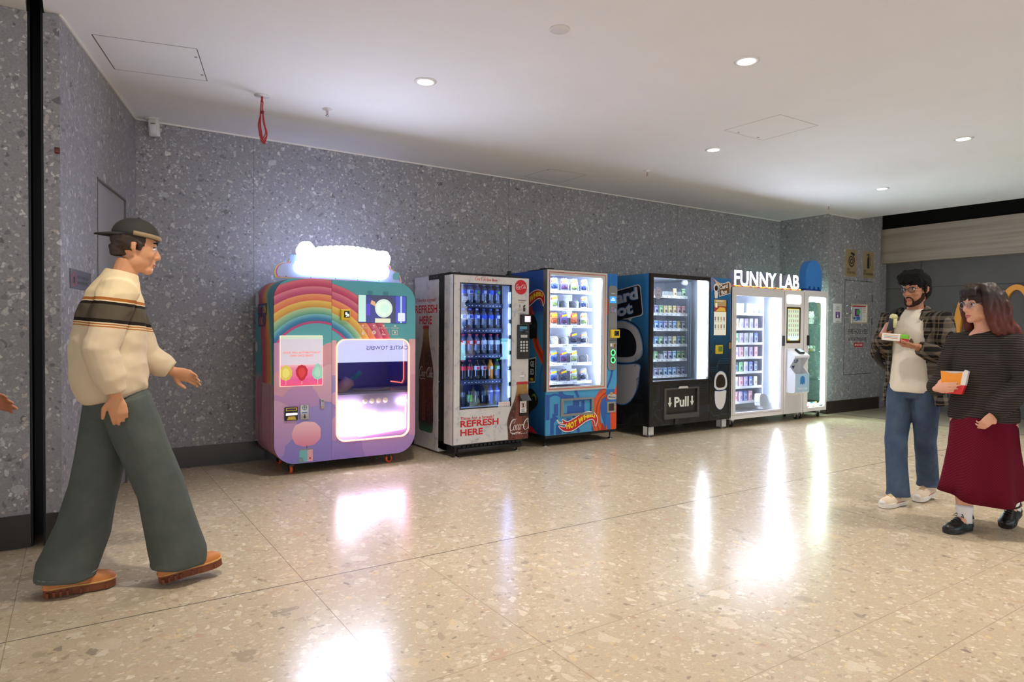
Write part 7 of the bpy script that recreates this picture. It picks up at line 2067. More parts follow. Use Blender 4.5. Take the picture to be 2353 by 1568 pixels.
# hair under the cap
m = MB(); m.ball(H(-.022, 0, .035), (.096, .083, .082), 18, 12, M=H.M()); m.tube([H(-.070, 0, .0), H(-.062, 0, -.050)], [.050, .042], 12); 
for s in (-1, 1): m.tube([H(.012, s * .076, .02), H(.012, s * .074, -.018)], [.012, .007], 8)
remeshed(m, 'hair', mat('hair_dark_brown', (52, 36, 28), 0.6), pm, .006, 2, fold=.004, fscale=40)
# backwards cap
CAPM = mat('cap_charcoal', (46, 44, 40), 0.8)
m = MB()
rings = []
for i in range(9):
    a_ = radians(-6 + 96 * i / 8)
    rings.append([H(-.008 + .108 * cos(a_) * cos(t), .090 * cos(a_) * sin(t), .060 + .088 * sin(a_)) for t in [2 * pi * k / 28 for k in range(28)]])
m.loft(rings); m.build('cap', CAPM, pm)
cp = [o for o in pm.children if o.name.startswith('cap')][0]
m = MB(); top, bot = [], []
for k in range(15):
    t = radians(-62 + 124 * k / 14)
    top.append((H(-.008 - .104 * cos(t), .088 * sin(t), .058), H(-.008 - (.175 if abs(k - 7) < 4 else .165) * cos(t) - .002, .080 * sin(t), .046 - .012 * (1 - abs(k - 7) / 7))))
vs, fs = [], []
for a_, b_ in top: vs += [a_, b_, a_ - H.u * .005, b_ - H.u * .005]
for k in range(14): b0 = 4 * k; fs += [(b0, b0 + 1, b0 + 5, b0 + 4), (b0 + 2, b0 + 6, b0 + 7, b0 + 3), (b0 + 1, b0 + 3, b0 + 7, b0 + 5)]
m.add(vs, fs, 0, True); m.build('cap_brim', CAPM, cp)
m = MB(); m.tube([H(-.008 + .1095 * cos(t), .0915 * sin(t), .062) for t in [radians(-100 + 200 * k / 24) for k in range(25)]], .0055, 6, ell=2.0, up=H.u); m.build('cap_band', mat('cap_band_tan', (150, 128, 96), 0.7), cp)
m = MB(); m.ball(H(-.008, 0, .149), (.008, .008, .005), 10, 6, M=H.M()); m.build('cap_button', CAPM, cp)
# sweater
def striped():
    n = NT('cream_striped_knit', 0.95, 0.1)
    X, Y, Z = n.sep(n.co.outputs['Object'])
    w = n.noise(n.co.outputs['Object'], 8, 3, .6)
    z = n.math('ADD', n.math('ADD', Z, n.math('MULTIPLY', X, 0.10)), n.math('MULTIPLY_ADD', w.outputs[0], 0.010, -0.005))
    CR, CR2, OR, BK_, OL = rgb(226, 204, 164), rgb(216, 196, 166), rgb(170, 104, 48), rgb(38, 32, 28), rgb(86, 78, 64)
    n.l(n.ramp(n.math('MULTIPLY', n.math('SUBTRACT', z, 0.9), 1 / 0.7), [(0.0, CR2), (0.52, CR2), (0.555, OR), (0.564, CR), (0.572, OR), (0.580, CR), (0.588, BK_), (0.612, OL), (0.708, BK_), (0.730, CR), (0.738, OR), (0.755, CR)], 'CONSTANT'), n.b.inputs['Base Color'])
    return n.m
m = MB()
m.tube([F(-.01, 0, .955), F(-.015, 0, .975), F(-.03, 0, 1.05), F(-.035, 0, 1.18), F(-.02, 0, 1.34), F(-.005, 0, 1.455), F(.012, 0, 1.535), F(.022, 0, 1.575)], [.178, .19, .205, .205, .205, .188, .105, .078], 24, ell=[.76, .80, .82, .80, .74, .64, .80, .95], up=F.f)
for s, (S_, E_, W_) in ((-1, (RS, RE, RW)), (1, (LS, LE, LW))):
    m.tube([F(.0, s * .10, 1.47), S_, S_ * .5 + E_ * .5, E_, E_ * .4 + W_ * .6, W_ + (E_ - W_) * .10], [.082, .086, .078, .074, .068, .048], 16)
remeshed(m, 'sweater', striped(), pm, .007, 4, fold=.009, fscale=6.5, stretch=(1, 1, 1.5))
# wide jeans
DEN = denim('faded_olive_denim', (78, 84, 78), (98, 102, 94), (66, 74, 80))
m = MB(); m.tube([F(0, 0, 1.0), F(0, 0, .93), F(0, 0, .86)], [.165, .175, .15], 20, ell=.78, up=F.f)
for Lg, hem in ((RL, F(-.21, .06, .075)), (FL_, F(.265, -.07, .09))):
    m.tube([Lg[0] + Vector((0, 0, .02)), Lg[0] * .55 + Lg[1] * .45, Lg[1], Lg[1] * .5 + Lg[2] * .5, hem + Vector((0, 0, .05)), hem], [.118, .112, .108, .112, .118, .120], 20, ell=[.95, 1, 1, 1.05, 1.1, 1.1], up=F.f)
remeshed(m, 'jeans', DEN, pm, .008, 4, fold=.008, fscale=5.5, stretch=(1, 1, .45))
STI = mat('jean_stitch', (136, 140, 122), 0.9)
m = MB(); c = F(-.21, .06, .083); m.tube([c + F.d(.128 * cos(t), .114 * sin(t), .016) for t in [2 * pi * k / 32 for k in range(33)]], .002, 5); m.build('hem_stitch', STI, pm)
TANB = mat('boot_tan', (190, 116, 52), 0.55); SOLB = mat('boot_sole', (120, 62, 34), 0.6); WELT = mat('boot_welt', (206, 156, 92), 0.6)
for nm, hl, toe, up in (('rear', F(-.305, .055, .004), F(-.005, .05, .006), (0, 0, 1)), ('front', F(.175, -.07, .012), F(.47, -.075, .055), (-.15, 0, 1))):
    b_, W, L = shoe(pm, hl, toe, up, .112, TANB, SOLB, h=.085, name='boot', sole_h=.036, lug=True, collar=.11)
    m = MB(); pr = [(0.0, .30), (.04, .62), (.12, .80), (.25, .82), (.40, .78), (.55, .90), (.70, 1.0), (.82, .98), (.92, .80), (.98, .48), (1.0, .18)]
    q = [(x * L, y * .056) for x, y in pr]; q = q + [(x, -y) for x, y in reversed(q)]
    m.tube([W(x, y, .040) for x, y in q + q[:1]], .0045, 6); m.build('welt', WELT, b_)

# ================================================================== man eating beside the woman
F = Fr((5.315, 2.465, 0.0), pi)
pn = thing('person', (5.315, 2.465, 0.0), 'bearded man in open checked shirt and blue jeans holding a snack box', 'person')
H = F.sub(F(.03, .015, 1.618), yaw=radians(-8), pitch=radians(3), roll=radians(2))
m = MB(); face(m, H, 1.0)
m.tube([F(.01, 0, 1.55), F(-.005, 0, 1.49), F(-.02, 0, 1.43)], [.056, .055, .075], 14)
m.tube([F(0, 0, .84), F(0, 0, .95), F(-.01, 0, 1.08), F(-.01, 0, 1.28), F(-.015, 0, 1.40), F(-.012, 0, 1.46)], [.15, .14, .135, .155, .145, .06], 18, ell=[.7, .7, .72, .7, .6, .8], up=F.f)
RS, RE, RW = F(-.01, -.18, 1.39), F(.03, -.235, 1.12), F(.155, -.155, 1.285)
LS, LE, LW = F(-.01, .18, 1.39), F(.02, .235, 1.10), F(.205, .105, 1.195)
for S_, E_, W_ in ((RS, RE, RW), (LS, LE, LW)): m.tube([S_, S_ * .5 + E_ * .5, E_, E_ * .5 + W_ * .5, W_], [.055, .046, .040, .037, .026], 12)
hand(m, RW, F.d(.45, .55, .70), F.d(-.55, .75, -.15), -1, curl=.75, thumb_in=.7)
hand(m, LW, F.d(.35, -.92, .10), F.d(-.25, .0, 1), -1, curl=.55, thumb_in=.5)
AL = [F(.0, -.085, .86), F(.13, -.06, .46), F(.19, -.010, .10)]; BLg = [F(0, .085, .86), F(-.05, .065, .47), F(-.215, .02, .13)]
for Lg in (AL, BLg): m.tube([Lg[0], Lg[0] * .5 + Lg[1] * .5, Lg[1], Lg[1] * .6 + Lg[2] * .4, Lg[2], Lg[2] + F.d(.03, 0, -.04)], [.085, .075, .055, .052, .037, .034], 14)
remeshed(m, 'body', SKIN2, pn, .0055, 3)
face_details(pn, H, 1.0, LIP, HAIRB)
m = MB()
m.ball(H(-.02, 0, .052), (.104, .089, .090), 20, 14, M=H.M()); m.ball(H(-.05, 0, .0), (.072, .083, .085), 16, 10, M=H.M())
for k in range(11):
    a_ = radians(-70 + 14 * k); m.tube([H(.02, .055 * sin(a_), .135), H(.075 * cos(a_ * .5) + .006, .080 * sin(a_), .098), H(.094 * cos(a_ * .55), .082 * sin(a_), .056 + .012 * sin(k * 2.1))], [.024, .024, .011], 8)
for s in (-1, 1): m.tube([H(.0, s * .083, .06), H(.016, s * .082, .01), H(.016, s * .079, -.022)], [.018, .013, .007], 8)
remeshed(m, 'hair', HAIRB, pn, .0055, 2, fold=.006, fscale=38)
m = MB(); BRD = mat('beard_black', (52, 38, 32), 0.9, spec=.1)
m.ball(H(.056, 0, -.103), (.031, .037, .026), 14, 10, M=H.M())
for s in (-1, 1): m.tube([H(.012, s * .070, -.03), H(.020, s * .066, -.066), H(.048, s * .044, -.098), H(.07, s * .02, -.112)], [.008, .013, .017, .016], 8)
m.tube([H(.078, -.027, -.073), H(.0895, -.014, -.058), H(.093, 0, -.0555), H(.0895, .014, -.058), H(.078, .027, -.073)], [.004, .006, .006, .006, .004], 8)
for s in (-1, 1): m.tube([H(.078, s * .027, -.073), H(.072, s * .028, -.095)], [.004, .007], 7)
remeshed(m, 'beard', BRD, pn, .0045, 1, fold=.002, fscale=70)
spectacles(pn, H, 1.0, mat('spectacle_dark', (40, 34, 34), 0.3, .4), rr=.0235)
# shirt and open checked overshirt
m = MB()
m.tube([F(.0, 0, .845), F(0, 0, .87), F(.0, 0, .98), F(-.005, 0, 1.15), F(-.005, 0, 1.30), F(-.012, 0, 1.40), F(-.012, 0, 1.455), F(-.008, 0, 1.475)], [.165, .172, .166, .165, .168, .155, .088, .072], 22, ell=[.80, .80, .78, .76, .72, .64, .86, .95], up=F.f)
for s in (-1, 1): m.tube([F(-.01, s * .1, 1.39), F(-.01, s * .2, 1.37), F(.0, s * .22, 1.22)], [.07, .066, .062], 12)
remeshed(m, 'tee_shirt', mat('tee_cream', (228, 220, 204), 0.9, spec=.1), pn, .007, 4, fold=.005, fscale=8, stretch=(1, 1, .7))
a = MB(); 
m = MB(); m.prism([(x * .8, y) for x, y in ((-.018, 0), (-.012, .03), (.0, .045), (.016, .03), (.012, .012), (.02, -.012), (.0, -.03), (-.02, -.018))], lambda u, v, d: F(.118 + d, .035 - u, 1.205 + v), 0, .012); m.build('shirt_print', mat('shirt_print_brown', (96, 74, 60), 0.8), pn)
def plaid():
    n = NT('dark_plaid_flannel', 0.95, 0.1)
    P = n.co.outputs['Object']; w = n.noise(P, 6, 2, .5)
    Q = n.vmath('ADD', P, n.vmath('SCALE', n.vmath('SUBTRACT', w.outputs['Color'], (.5, .5, .5)))); Q.node.inputs[1].links[0].from_node.inputs['Scale'].default_value = 0.03
    X, Y, Z = n.sep(Q)
    def lines(c, per, off, wd):
        return n.math('LESS_THAN', n.math('ABSOLUTE', n.math('SUBTRACT', n.math('FLOORED_MODULO', n.math('ADD', c, off), per), per / 2)), wd)
    side = n.math('ADD', Y, n.math('MULTIPLY', X, 0.6))
    a1 = n.math('ADD', lines(Z, .085, 0, .013), lines(side, .075, .02, .012)); a2 = n.math('ADD', lines(Z, .085, .035, .004), lines(side, .075, .055, .004))
    c = n.mix(n.math('MULTIPLY', a1, 0.5), rgb(32, 31, 31), rgb(112, 104, 92)); c = n.mix(n.math('MULTIPLY', a2, .4), c, rgb(130, 112, 84))
    n.l(c, n.b.inputs['Base Color']); return n.m
PLD = plaid()
# overshirt: a shell open at the front
m = MB(); rings = []
for (z, hw, hd, cf, gap) in ((.755, .225, .150, -.02, 1.00), (.80, .222, .150, -.02, .95), (.95, .205, .150, -.015, .80), (1.10, .200, .148, -.012, .70), (1.25, .205, .145, -.012, .62), (1.36, .195, .130, -.014, .58), (1.42, .145, .105, -.016, .62), (1.465, .098, .088, -.012, .75)):
    ring = []
    for k in range(33):
        t = gap + (2 * pi - 2 * gap) * k / 32
        ring.append(F(cf + hd * cos(t), hw * sin(t) * (1.0), z))
    rings.append(ring)
inner = [[p + (F(-.012, 0, p.z) - p) * .06 for p in r] for r in rings]
n_ = len(rings[0]); vs = [p for r in rings for p in r] + [p for r in inner for p in r]; K = len(rings) * n_
fs = []
for j in range(len(rings) - 1):
    for i in range(n_ - 1):
        q = j * n_ + i; fs += [(q, q + 1, q + n_ + 1, q + n_), (K + q, K + q + n_, K + q + n_ + 1, K + q + 1)]
    fs += [(j * n_, (j + 1) * n_, K + (j + 1) * n_, K + j * n_), (j * n_ + n_ - 1, K + j * n_ + n_ - 1, K + (j + 1) * n_ + n_ - 1, (j + 1) * n_ + n_ - 1)]
for i in range(n_ - 1):
    fs += [(i, K + i, K + i + 1, i + 1), ((len(rings) - 1) * n_ + i, (len(rings) - 1) * n_ + i + 1, K + (len(rings) - 1) * n_ + i + 1, K + (len(rings) - 1) * n_ + i)]
m.add(vs, fs, 0, True)
for s, (S_, E_, W_) in ((-1, (RS, RE, RW)), (1, (LS, LE, LW))):
    m.tube([F(-.012, s * .10, 1.385), S_ + F.d(0, 0, .005), S_ * .5 + E_ * .5, E_, E_ * .45 + W_ * .55, W_ + (E_ - W_) * .12], [.078, .086, .080, .076, .066, .050], 16)
remeshed(m, 'checked_overshirt', PLD, pn, .007, 4, fold=.007, fscale=7, stretch=(1, 1, .6))
m = MB()
for s in (-1, 1): m.tube([F(-.07, s * .02, 1.50), F(-.04, s * .075, 1.485), F(.035, s * .085, 1.44), F(.085, s * .080, 1.39)], [.020, .022, .024, .012], 8, ell=.4, up=F.d(0, s * .7, .7))
m.build('collar', PLD, pn)
JN = denim('mid_blue_denim', (50, 66, 92), (92, 108, 128), (54, 68, 92))
m = MB(); m.tube([F(0, 0, .95), F(0, 0, .88), F(0, 0, .80)], [.150, .158, .140], 20, ell=.78, up=F.f)
for Lg, hem in ((AL, F(.190, -.012, .075)), (BLg, F(-.205, .022, .105))):
    m.tube([Lg[0] + Vector((0, 0, .02)), Lg[0] * .55 + Lg[1] * .45, Lg[1], Lg[1] * .5 + Lg[2] * .5, hem + Vector((0, 0, .04)), hem], [.100, .090, .074, .071, .077, .082], 18)
remeshed(m, 'jeans', JN, pn, .007, 4, fold=.007, fscale=7, stretch=(1, 1, .6))
CANV = mat('canvas_cream', (226, 206, 180), 0.8); RUB = mat('rubber_white', (232, 228, 222), 0.5)
for hl, toe, up in ((F(.105, -.005, .004), F(.385, -.030, .004), (0, 0, 1)), (F(-.275, .02, .030), F(-.01, .03, .008), F.d(.1, 0, 1))):
    b_, W, L = shoe(pn, hl, toe, up, .10, CANV, RUB, h=.075, name='sneaker', sole_h=.030, collar=.095)
    laces(b_, W, L, .10, .075, mat('laces_cream', (226, 200, 150), 0.8), .030, 5)
    m = MB(); m.tube([W(L * x, y * .5 * .1, .0315) for x, y in ((.1, .8), (.3, .84), (.5, .86), (.62, .95))], .0022, 5); m.tube([W(L * x, -y * .5 * .1, .0315) for x, y in ((.1, .8), (.3, .84), (.5, .86), (.62, .95))], .0022, 5); m.build('foxing_stripe', mat('red_stripe', (176, 60, 50), 0.5), b_)
    m = MB(); m.ball(W(L * .91, 0, .036), (.030, .030, .022), 12, 8); m.build('toe_cap', RUB, b_)
# backpack on his back, one strap over his right shoulder
bk = thing('backpack', F(-.20, -.05, .85), 'black backpack on the back of the man in the checked shirt', 'backpack')
BPK = mat('backpack_black', (24, 24, 26), 0.7)
m = MB(); m.rbox(-.15, .15, -.085, .085, 0, .50, .06, 4, M=Matrix.Translation(F(-.25, -.145, .80)) @ Matrix.Rotation(pi / 2, 4, 'Z')); m.build('bag', BPK, bk)
m = MB(); m.rbox(-.11, .11, -.03, .03, .03, .25, .025, 3, M=Matrix.Translation(F(-.345, -.145, .82)) @ Matrix.Rotation(pi / 2, 4, 'Z')); m.build('front_pocket', BPK, bk)
for s in (-1,):
    m = MB(); m.tube(spline([F(-.16, s * .10 - .01, 1.33), F(-.10, s * .118 - .01, 1.462), F(.0, s * .125 - .01, 1.480), F(.095, s * .128 - .01, 1.40), F(.140, s * .145 - .01, 1.26), F(.09, s * .215 - .01, 1.08), F(-.15, s * .20 - .01, .95)], 5), .028, 8, ell=.25, up=F.d(.2, 0, 1)); m.build('strap', BPK, bk)
m = MB(); m.tube([F(-.342, -.06, 1.12), F(-.342, -.23, 1.12)], .004, 6); m.build('zip', mat('zip_grey', (150, 150, 150), 0.4, .6), bk)
# snack box in his left hand, wrap in his right
sb = thing('snack_box', F(.265, .0, 1.22), 'white, green and red snack box held up by the man in the checked shirt', 'box')
Rb = Matrix.Translation(F(.275, -.005, 1.258)) @ Matrix.Rotation(radians(-72), 4, 'Z') @ Matrix.Rotation(radians(5), 4, 'Y')
m = MB(); m.rbox(-.085, .035, -.032, .032, -.026, .026, .003, 1, M=Rb, smooth=False); m.build('carton', mat('carton_white', (236, 232, 226), 0.45), sb)
m = MB(); m.rbox(.0352, .085, -.032, .032, -.005, .026, .003, 1, M=Rb, smooth=False); m.build('green_end', mat('carton_green', (120, 196, 40), 0.45), sb)
m = MB(); m.rbox(.0352, .085, -.032, .032, -.027, -.0055, .003, 1, M=Rb, smooth=False); m.build('red_end', mat('carton_red', (190, 24, 50), 0.45), sb)
m = MB()
for k, zz in enumerate((.012, .002, -.008)): 
    for sy in (-1, 1): m.add([Rb @ Vector((x, sy * .0324, z)) for x, z in ((-.07, zz), (.02, zz), (.02, zz + .004), (-.07, zz + .004))], [(0, 1, 2, 3)], k)
m.build('carton_stripes', [mat('stripe_orange', (230, 150, 90), 0.5), mat('stripe_teal', (110, 180, 190), 0.5), mat('stripe_red', (206, 90, 90), 0.5)], sb)
sw = thing('wrapped_snack', F(.26, -.07, 1.34), 'dark wrapped snack in the raised right hand of the bearded man', 'snack')
m = MB(); m.tube([F(.215, -.075, 1.315), F(.222, -.055, 1.36), F(.225, -.045, 1.405)], [.024, .027, .026], 14); m.build('wrapper', mat('wrapper_navy', (40, 46, 60), 0.45), sw)
m = MB(); m.tube([F(.225, -.046, 1.400), F(.226, -.042, 1.42), F(.226, -.040, 1.432)], [.028, .026, .014], 12); m.tube([F(.232, -.03, 1.33), F(.236, -.028, 1.395)], [.012, .014], 8); m.build('filling', mat('filling_pale', (206, 206, 150), 0.6), sw)

# ================================================================== woman with fries
F = Fr((4.965, 1.84, 0.0), pi - radians(2))
pw = thing('person', (4.965, 1.84, 0.0), 'long-haired woman in dark ribbed sweater and maroon skirt carrying fries', 'person')
H = F.sub(F(.035, -.055, 1.482), yaw=radians(-24), pitch=radians(4))
kh = .96
m = MB(); face(m, H, kh, True)
m.tube([F(.01, -.058, 1.41), F(.0, -.045, 1.36), F(-.01, -.035, 1.30)], [.050, .048, .058], 14)
m.tube([F(0, -.03, .74), F(0, -.03, .86), F(.0, -.03, .98), F(.0, -.032, 1.14), F(-.01, -.034, 1.26), F(-.01, -.035, 1.33)], [.15, .155, .14, .140, .118, .055], 18, ell=[.72, .72, .72, .72, .60, .8], up=F.f)
RS, RE, RW = F(-.01, -.185, 1.24), F(-.02, -.262, .985), F(.185, -.235, .925)
LS, LE, LW = F(-.01, .118, 1.24), F(-.01, .19, .985), F(.135, .085, .785)
for S_, E_, W_ in ((RS, RE, RW), (LS, LE, LW)): m.tube([S_, S_ * .5 + E_ * .5, E_, E_ * .5 + W_ * .5, W_], [.055, .050, .042, .036, .025], 12)
hand(m, RW, F.d(.28, .95, .12), F.d(-.95, .28, .05), 1, curl=.30, scale=.94, thumb_in=.9)
hand(m, LW, F.d(.35, -.45, -.8), F.d(-.5, -.75, .2), 1, curl=.55, scale=.92)
AL = [F(.01, -.12, .72), F(.09, -.095, .42), F(.13, -.075, .10)]; BLg = [F(-.01, .06, .72), F(-.07, .06, .42), F(-.245, .045, .15)]
for Lg in (AL, BLg): m.tube([Lg[0], Lg[0] * .5 + Lg[1] * .5, Lg[1], Lg[1] * .62 + Lg[2] * .38, Lg[2], Lg[2] + F.d(.03, 0, -.045)], [.10, .085, .062, .062, .040, .036], 14)
remeshed(m, 'body', SKIN3, pw, .0055, 3)
HBR = mat('hair_red_brown', (70, 30, 24), 0.55); HTOP = HBR
def hairmat():
    n = NT('hair_dark_to_auburn', 0.55, 0.4); X, Y, Z = n.sep(n.co.outputs['Object'])
    n.l(n.ramp(Z, [(1.30 / 1.7 * 0 + .0, rgb(30, 18, 16))] if False else [(0.0, rgb(84, 34, 26))], 'LINEAR'), n.b.inputs['Base Color'])
    f = n.noise(n.co.outputs['Object'], 30, 3, .6)
    mr = n.n('MapRange'); n.l(n.math('ADD', Z, n.math('MULTIPLY_ADD', f.outputs[0], .06, -.03)), mr.inputs[0]); mr.inputs[1].default_value = 1.36; mr.inputs[2].default_value = 1.60
    n.l(n.ramp(mr.outputs[0], [(0.0, rgb(92, 38, 28)), (0.45, rgb(64, 28, 22)), (0.75, rgb(34, 22, 19)), (1.0, rgb(46, 34, 26))]), n.b.inputs['Base Color']); return n.m
face_details(pw, H, kh, mat('lip_pink', (176, 92, 92), 0.45), mat('brow_dark', (40, 26, 22), 0.6))
m = MB()
m.ball(H(-.022, 0, .046), (.104, .092, .090), 20, 14, M=H.M()); m.ball(H(-.055, 0, -.02), (.078, .092, .10), 16, 12, M=H.M())
for s in (-1, 1):
    for k in range(4):
        x = -.005 - .03 * k
        e = .012 * k
        m.tube(spline([H(x * .6 + .02, s * .050, .125), H(x + .028, s * .088, .06), H(x + .022, s * (.094 + e), -.03), H(x + .006, s * (.096 + e), -.11), H(x - .015, s * (.105 + e * 1.6), -.175), H(x - .03, s * (.115 + e * 2.2), -.205 - .008 * k)], 3), [.026] * 4 + [.027] * 5 + [.024] * 4 + [.018, .012, .006], 10)
for k in range(5): m.tube(spline([H(-.09, -.06 + .03 * k, .07), H(-.125, -.075 + .037 * k, -.03), H(-.115, -.085 + .042 * k, -.13), H(-.12, -.09 + .045 * k, -.215)], 3), [.035] * 3 + [.036] * 4 + [.03, .02, .01], 10)
for k in range(6):   # fringe swept to one side
    l0 = .045 - .017 * k
    m.tube([H(.03, l0 * .8, .128), H(.080, l0 * 1.05, .092), H(.090 - abs(l0) * .25, l0 * 1.35, .056 + .006 * (k % 2))], [.020, .018, .008], 8)
remeshed(m, 'hair', hairmat(), pw, .006, 2, fold=.007, fscale=30, stretch=(1, 1, .35))
spectacles(pw, H, kh, mat('spectacle_silver', (176, 176, 186), 0.25, .8), rr=.024)
SWM = knit('charcoal_rib_knit', (40, 36, 35), (72, 66, 62), 420)
m = MB()
m.tube([F(-.005, -.035, .725), F(-.005, -.035, .75), F(.0, -.034, .86), F(.005, -.033, .98), F(.008, -.033, 1.10), F(.0, -.034, 1.20), F(-.012, -.035, 1.275), F(-.006, -.040, 1.300), F(.0, -.042, 1.312)], [.198, .203, .188, .170, .168, .156, .124, .078, .068], 24, ell=[.74, .74, .74, .78, .82, .72, .66, .86, .95], up=F.f)
for s, (S_, E_, W_) in ((-1, (RS, RE, RW)), (1, (LS, LE, LW))):
    m.tube([F(-.012, -.035 + s * .09, 1.235), S_, S_ * .5 + E_ * .5, E_, E_ * .5 + W_ * .5, W_ + (E_ - W_) * .06, W_ + (E_ - W_) * -.04], [.074, .078, .080, .078, .072, .060, .050], 16)
remeshed(m, 'sweater', SWM, pw, .007, 4, fold=.007, fscale=6, stretch=(1, 1, 1.3))
def skirtmat():
    n = NT('maroon_check_skirt', 0.9, 0.12); P = n.co.outputs['Object']; X, Y, Z = n.sep(P)
    s = n.math('MULTIPLY', n.math('SINE', n.math('MULTIPLY', Z, 420)), n.math('SINE', n.math('MULTIPLY', n.math('SUBTRACT', Y, X), 320)))
    n.l(n.mix(n.math('MULTIPLY_ADD', s, .5, .5), rgb(112, 20, 42), rgb(72, 12, 28)), n.b.inputs['Base Color']); return n.m
m = MB(); rings = []
for z, hf, hl, cf, wv in ((.80, .135, .165, 0, 0), (.70, .155, .188, 0, .0), (.55, .185, .197, .005, .006), (.42, .225, .207, .005, .012), (.32, .258, .218, .0, .018), (.245, .285, .228, -.01, .024)):
    rings.append([F(cf + (hf + wv * sin(7 * t + .5)) * cos(t), -.03 + (hl + wv * sin(7 * t + .5)) * sin(t), z + (.02 * cos(t * 2 + 1.2) + .025 * cos(t + 2.6) if z < .3 else 0)) for t in [2 * pi * k / 64 for k in range(64)]])
inn = [[p + (F(-.02, -.03, p.z) - p) * .03 for p in r] for r in rings]
m.loft(rings + inn[::-1], cap0=False, cap1=False); m.build('skirt', skirtmat(), pw)
SOCK = mat('sock_white', (234, 232, 232), 0.85); BLSH = mat('leather_black', (22, 21, 22), 0.35)
for Lg, hl, toe, up in ((AL, F(.06, -.075, .004), F(.305, -.098, .004), (0, 0, 1)), (BLg, F(-.325, .045, .085), F(-.105, .06, .012), F.d(.34, 0, 1))):
    m = MB(); A_ = Lg[2]; D_ = (Lg[1] - Lg[2]).normalized(); m.tube([A_ + D_ * -.045, A_ + D_ * .0, A_ + D_ * .05, A_ + D_ * .068], [.046, .045, .050, .050], 16); m.build('sock', SOCK, pw)
    b_, W, L = shoe(pw, hl, toe, up, .10, BLSH, mat('sole_black', (18, 18, 19), 0.5), h=.070, name='lace_up_shoe', sole_h=.026, collar=.10)
    laces(b_, W, L, .10, .070, BLSH, .026, 4, bow=True)
m = MB(); m.tube([LW + F.d(.0, 0, .03) + F.d(.040 * cos(t), .036 * sin(t), .006 * sin(t)) for t in [2 * pi * k / 20 for k in range(21)]], .004, 6); m.build('bracelet', CHROME, pw)
# fries sleeve in her right hand
fb = thing('fries_box', F(.190, -.135, .93), 'orange and red fries sleeve in the right hand of the woman', 'box')
Rf = Matrix.Translation(F(.176, -.128, .955)) @ Matrix.Rotation(pi - radians(2) + radians(10), 4, 'Z') @ Matrix.Rotation(radians(-4), 4, 'Y')
m = MB(); fw = lambda u, v, d: Rf @ Vector((d, u, v))
m.prism([(-.048, -.06), (.048, -.06), (.066, .0), (-.066, .0)], fw, -.022, .022); m.build('red_base', mat('sleeve_red', (206, 36, 40), 0.45), fb)
m = MB(); m.prism([(-.066, .0), (.040, .0), (.050, .082), (.0, .072), (-.074, .088)], fw, .010, .0225); m.build('orange_front', mat('sleeve_orange', (240, 150, 40), 0.45), fb)
m = MB(); m.prism([(.040, .0), (.066, .0), (.080, .092), (.062, .100), (.050, .082)], fw, -.022, .022); m.prism([(-.066, 0), (.066, 0), (.074, .09), (-.074, .088)], fw, -.022, -.012); m.build('white_fold', mat('sleeve_white', (234, 228, 222), 0.5), fb)
# tote on her shoulder
tb = thing('tote_bag', F(-.10, .30, .56), 'cream cloth tote bag at the side of the woman in maroon', 'bag')
m = MB(); m.rbox(-.15, .15, -.05, .05, 0, .36, .035, 3, M=Matrix.Translation(F(-.17, .225, .54)) @ Matrix.Rotation(radians(12), 4, 'Z'))
remeshed(m, 'bag', mat('tote_cream', (214, 202, 182), 0.9), tb, .008, 3, fold=.006, fscale=7)
for s in (-1, 1):
    m = MB(); m.tube(spline([F(-.17 + s * .08, .20, .88), F(-.10 + s * .05, .19, 1.10), F(-.03 + s * .02, .135, 1.335), F(-.10 + s * .05, .10, 1.20)], 5), .012, 6, ell=.25, up=F.l); m.build('strap', mat('tote_strap', (198, 186, 166), 0.9), tb)

# ================================================================== shopper just entering on the far left
F = Fr((-0.62, 2.85, 0.0), radians(4))
pe = thing('person', (-0.62, 2.85, 0.0), 'person in dark clothes at the left edge with one forearm reaching forward', 'person')
H = F.sub(F(.05, 0, 1.62))
m = MB(); face(m, H, 1.0)
m.tube([F(.03, 0, 1.55), F(.01, 0, 1.49), F(0, 0, 1.43)], [.056, .055, .075], 14)
m.tube([F(0, 0, .84), F(0, 0, .95), F(0, 0, 1.08), F(0, 0, 1.28), F(0, 0, 1.40), F(0, 0, 1.46)], [.15, .14, .135, .155, .145, .06], 18, ell=.7, up=F.f)
RS, RE, RW = F(0, -.18, 1.39), F(-.04, -.23, 1.10), F(.10, -.22, .93); LS, LE, LW = F(0, .18, 1.39), F(.12, .22, 1.10), F(.30, .20, 1.035)
for S_, E_, W_ in ((RS, RE, RW), (LS, LE, LW)): m.tube([S_, S_ * .5 + E_ * .5, E_, E_ * .5 + W_ * .5, W_], [.055, .046, .040, .037, .026], 12)
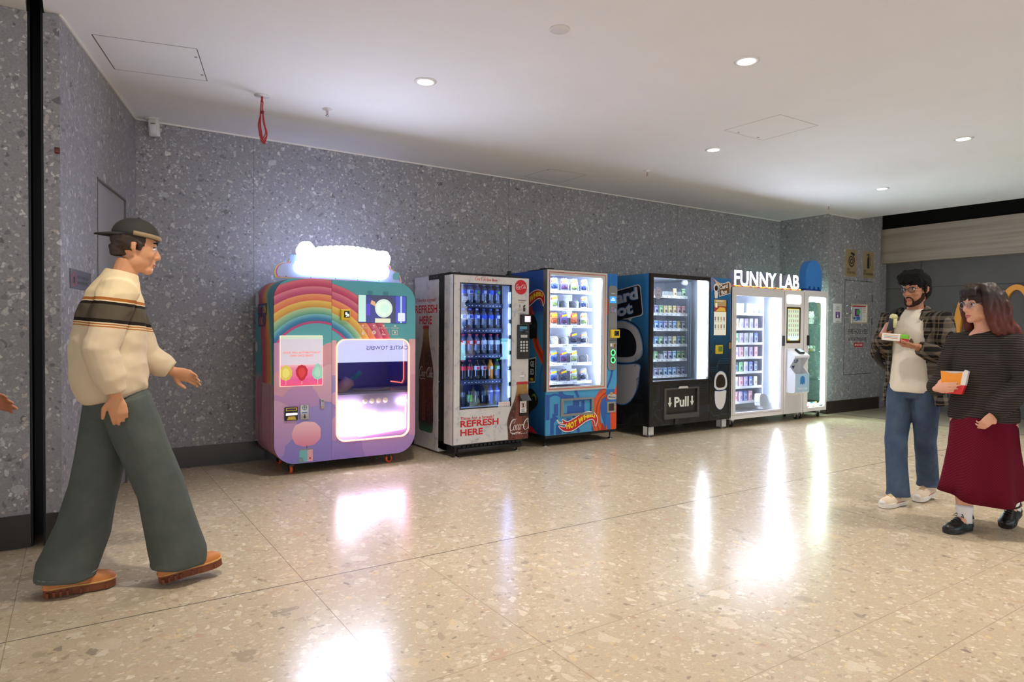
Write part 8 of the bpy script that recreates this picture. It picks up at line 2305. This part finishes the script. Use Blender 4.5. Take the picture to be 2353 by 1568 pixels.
hand(m, RW, F.d(.4, 0, -.9), F.d(.3, .9, .1), -1, curl=.4); hand(m, LW, F.d(1, -.05, -.12), F.d(0, -.9, -.4), 1, curl=.3)
AL = [F(0, -.085, .86), F(.02, -.085, .46), F(.0, -.085, .10)]; BLg = [F(0, .085, .86), F(.03, .085, .46), F(.10, .085, .10)]
for Lg in (AL, BLg): m.tube([Lg[0], Lg[0] * .5 + Lg[1] * .5, Lg[1], Lg[1] * .6 + Lg[2] * .4, Lg[2], Lg[2] + F.d(.03, 0, -.04)], [.085, .075, .055, .052, .037, .034], 14)
remeshed(m, 'body', mat('skin_reddish', (170, 110, 84), 0.5, spec=.35), pe, .006, 3)
face_details(pe, H, 1.0, LIP, HAIRB)
m = MB(); m.ball(H(-.02, 0, .046), (.103, .087, .088), 18, 12, M=H.M()); remeshed(m, 'hair', HAIRB, pe, .007, 2, fold=.004, fscale=38)
DKC = mat('dark_jacket_cloth', (34, 33, 36), 0.9, spec=.1)
m = MB(); m.tube([F(0, 0, .84), F(0, 0, .98), F(0, 0, 1.15), F(0, 0, 1.30), F(0, 0, 1.40), F(0, 0, 1.46), F(0, 0, 1.48)], [.17, .17, .165, .17, .155, .088, .07], 20, ell=[.78, .78, .76, .72, .64, .86, .95], up=F.f)
for s, (S_, E_, W_) in ((-1, (RS, RE, RW)), (1, (LS, LE, LW))): m.tube([F(0, s * .1, 1.39), S_, S_ * .5 + E_ * .5, E_], [.075, .075, .066, .058], 14)
remeshed(m, 'jacket', DKC, pe, .008, 3, fold=.005)
m = MB(); m.tube([F(0, 0, .95), F(0, 0, .88), F(0, 0, .80)], [.150, .158, .140], 18, ell=.78, up=F.f)
for Lg in (AL, BLg): m.tube([Lg[0], Lg[0] * .5 + Lg[1] * .5, Lg[1], Lg[2] + Vector((0, 0, -.03))], [.10, .09, .08, .085], 16)
remeshed(m, 'trousers', DKC, pe, .008, 3, fold=.005)
for y in (-.085, .085): shoe(pe, F(-.08 + (.08 if y > 0 else 0), y, .004), F(.19 + (.08 if y > 0 else 0), y, .004), (0, 0, 1), .10, BLSH, BLACK, name='shoe', collar=.10)
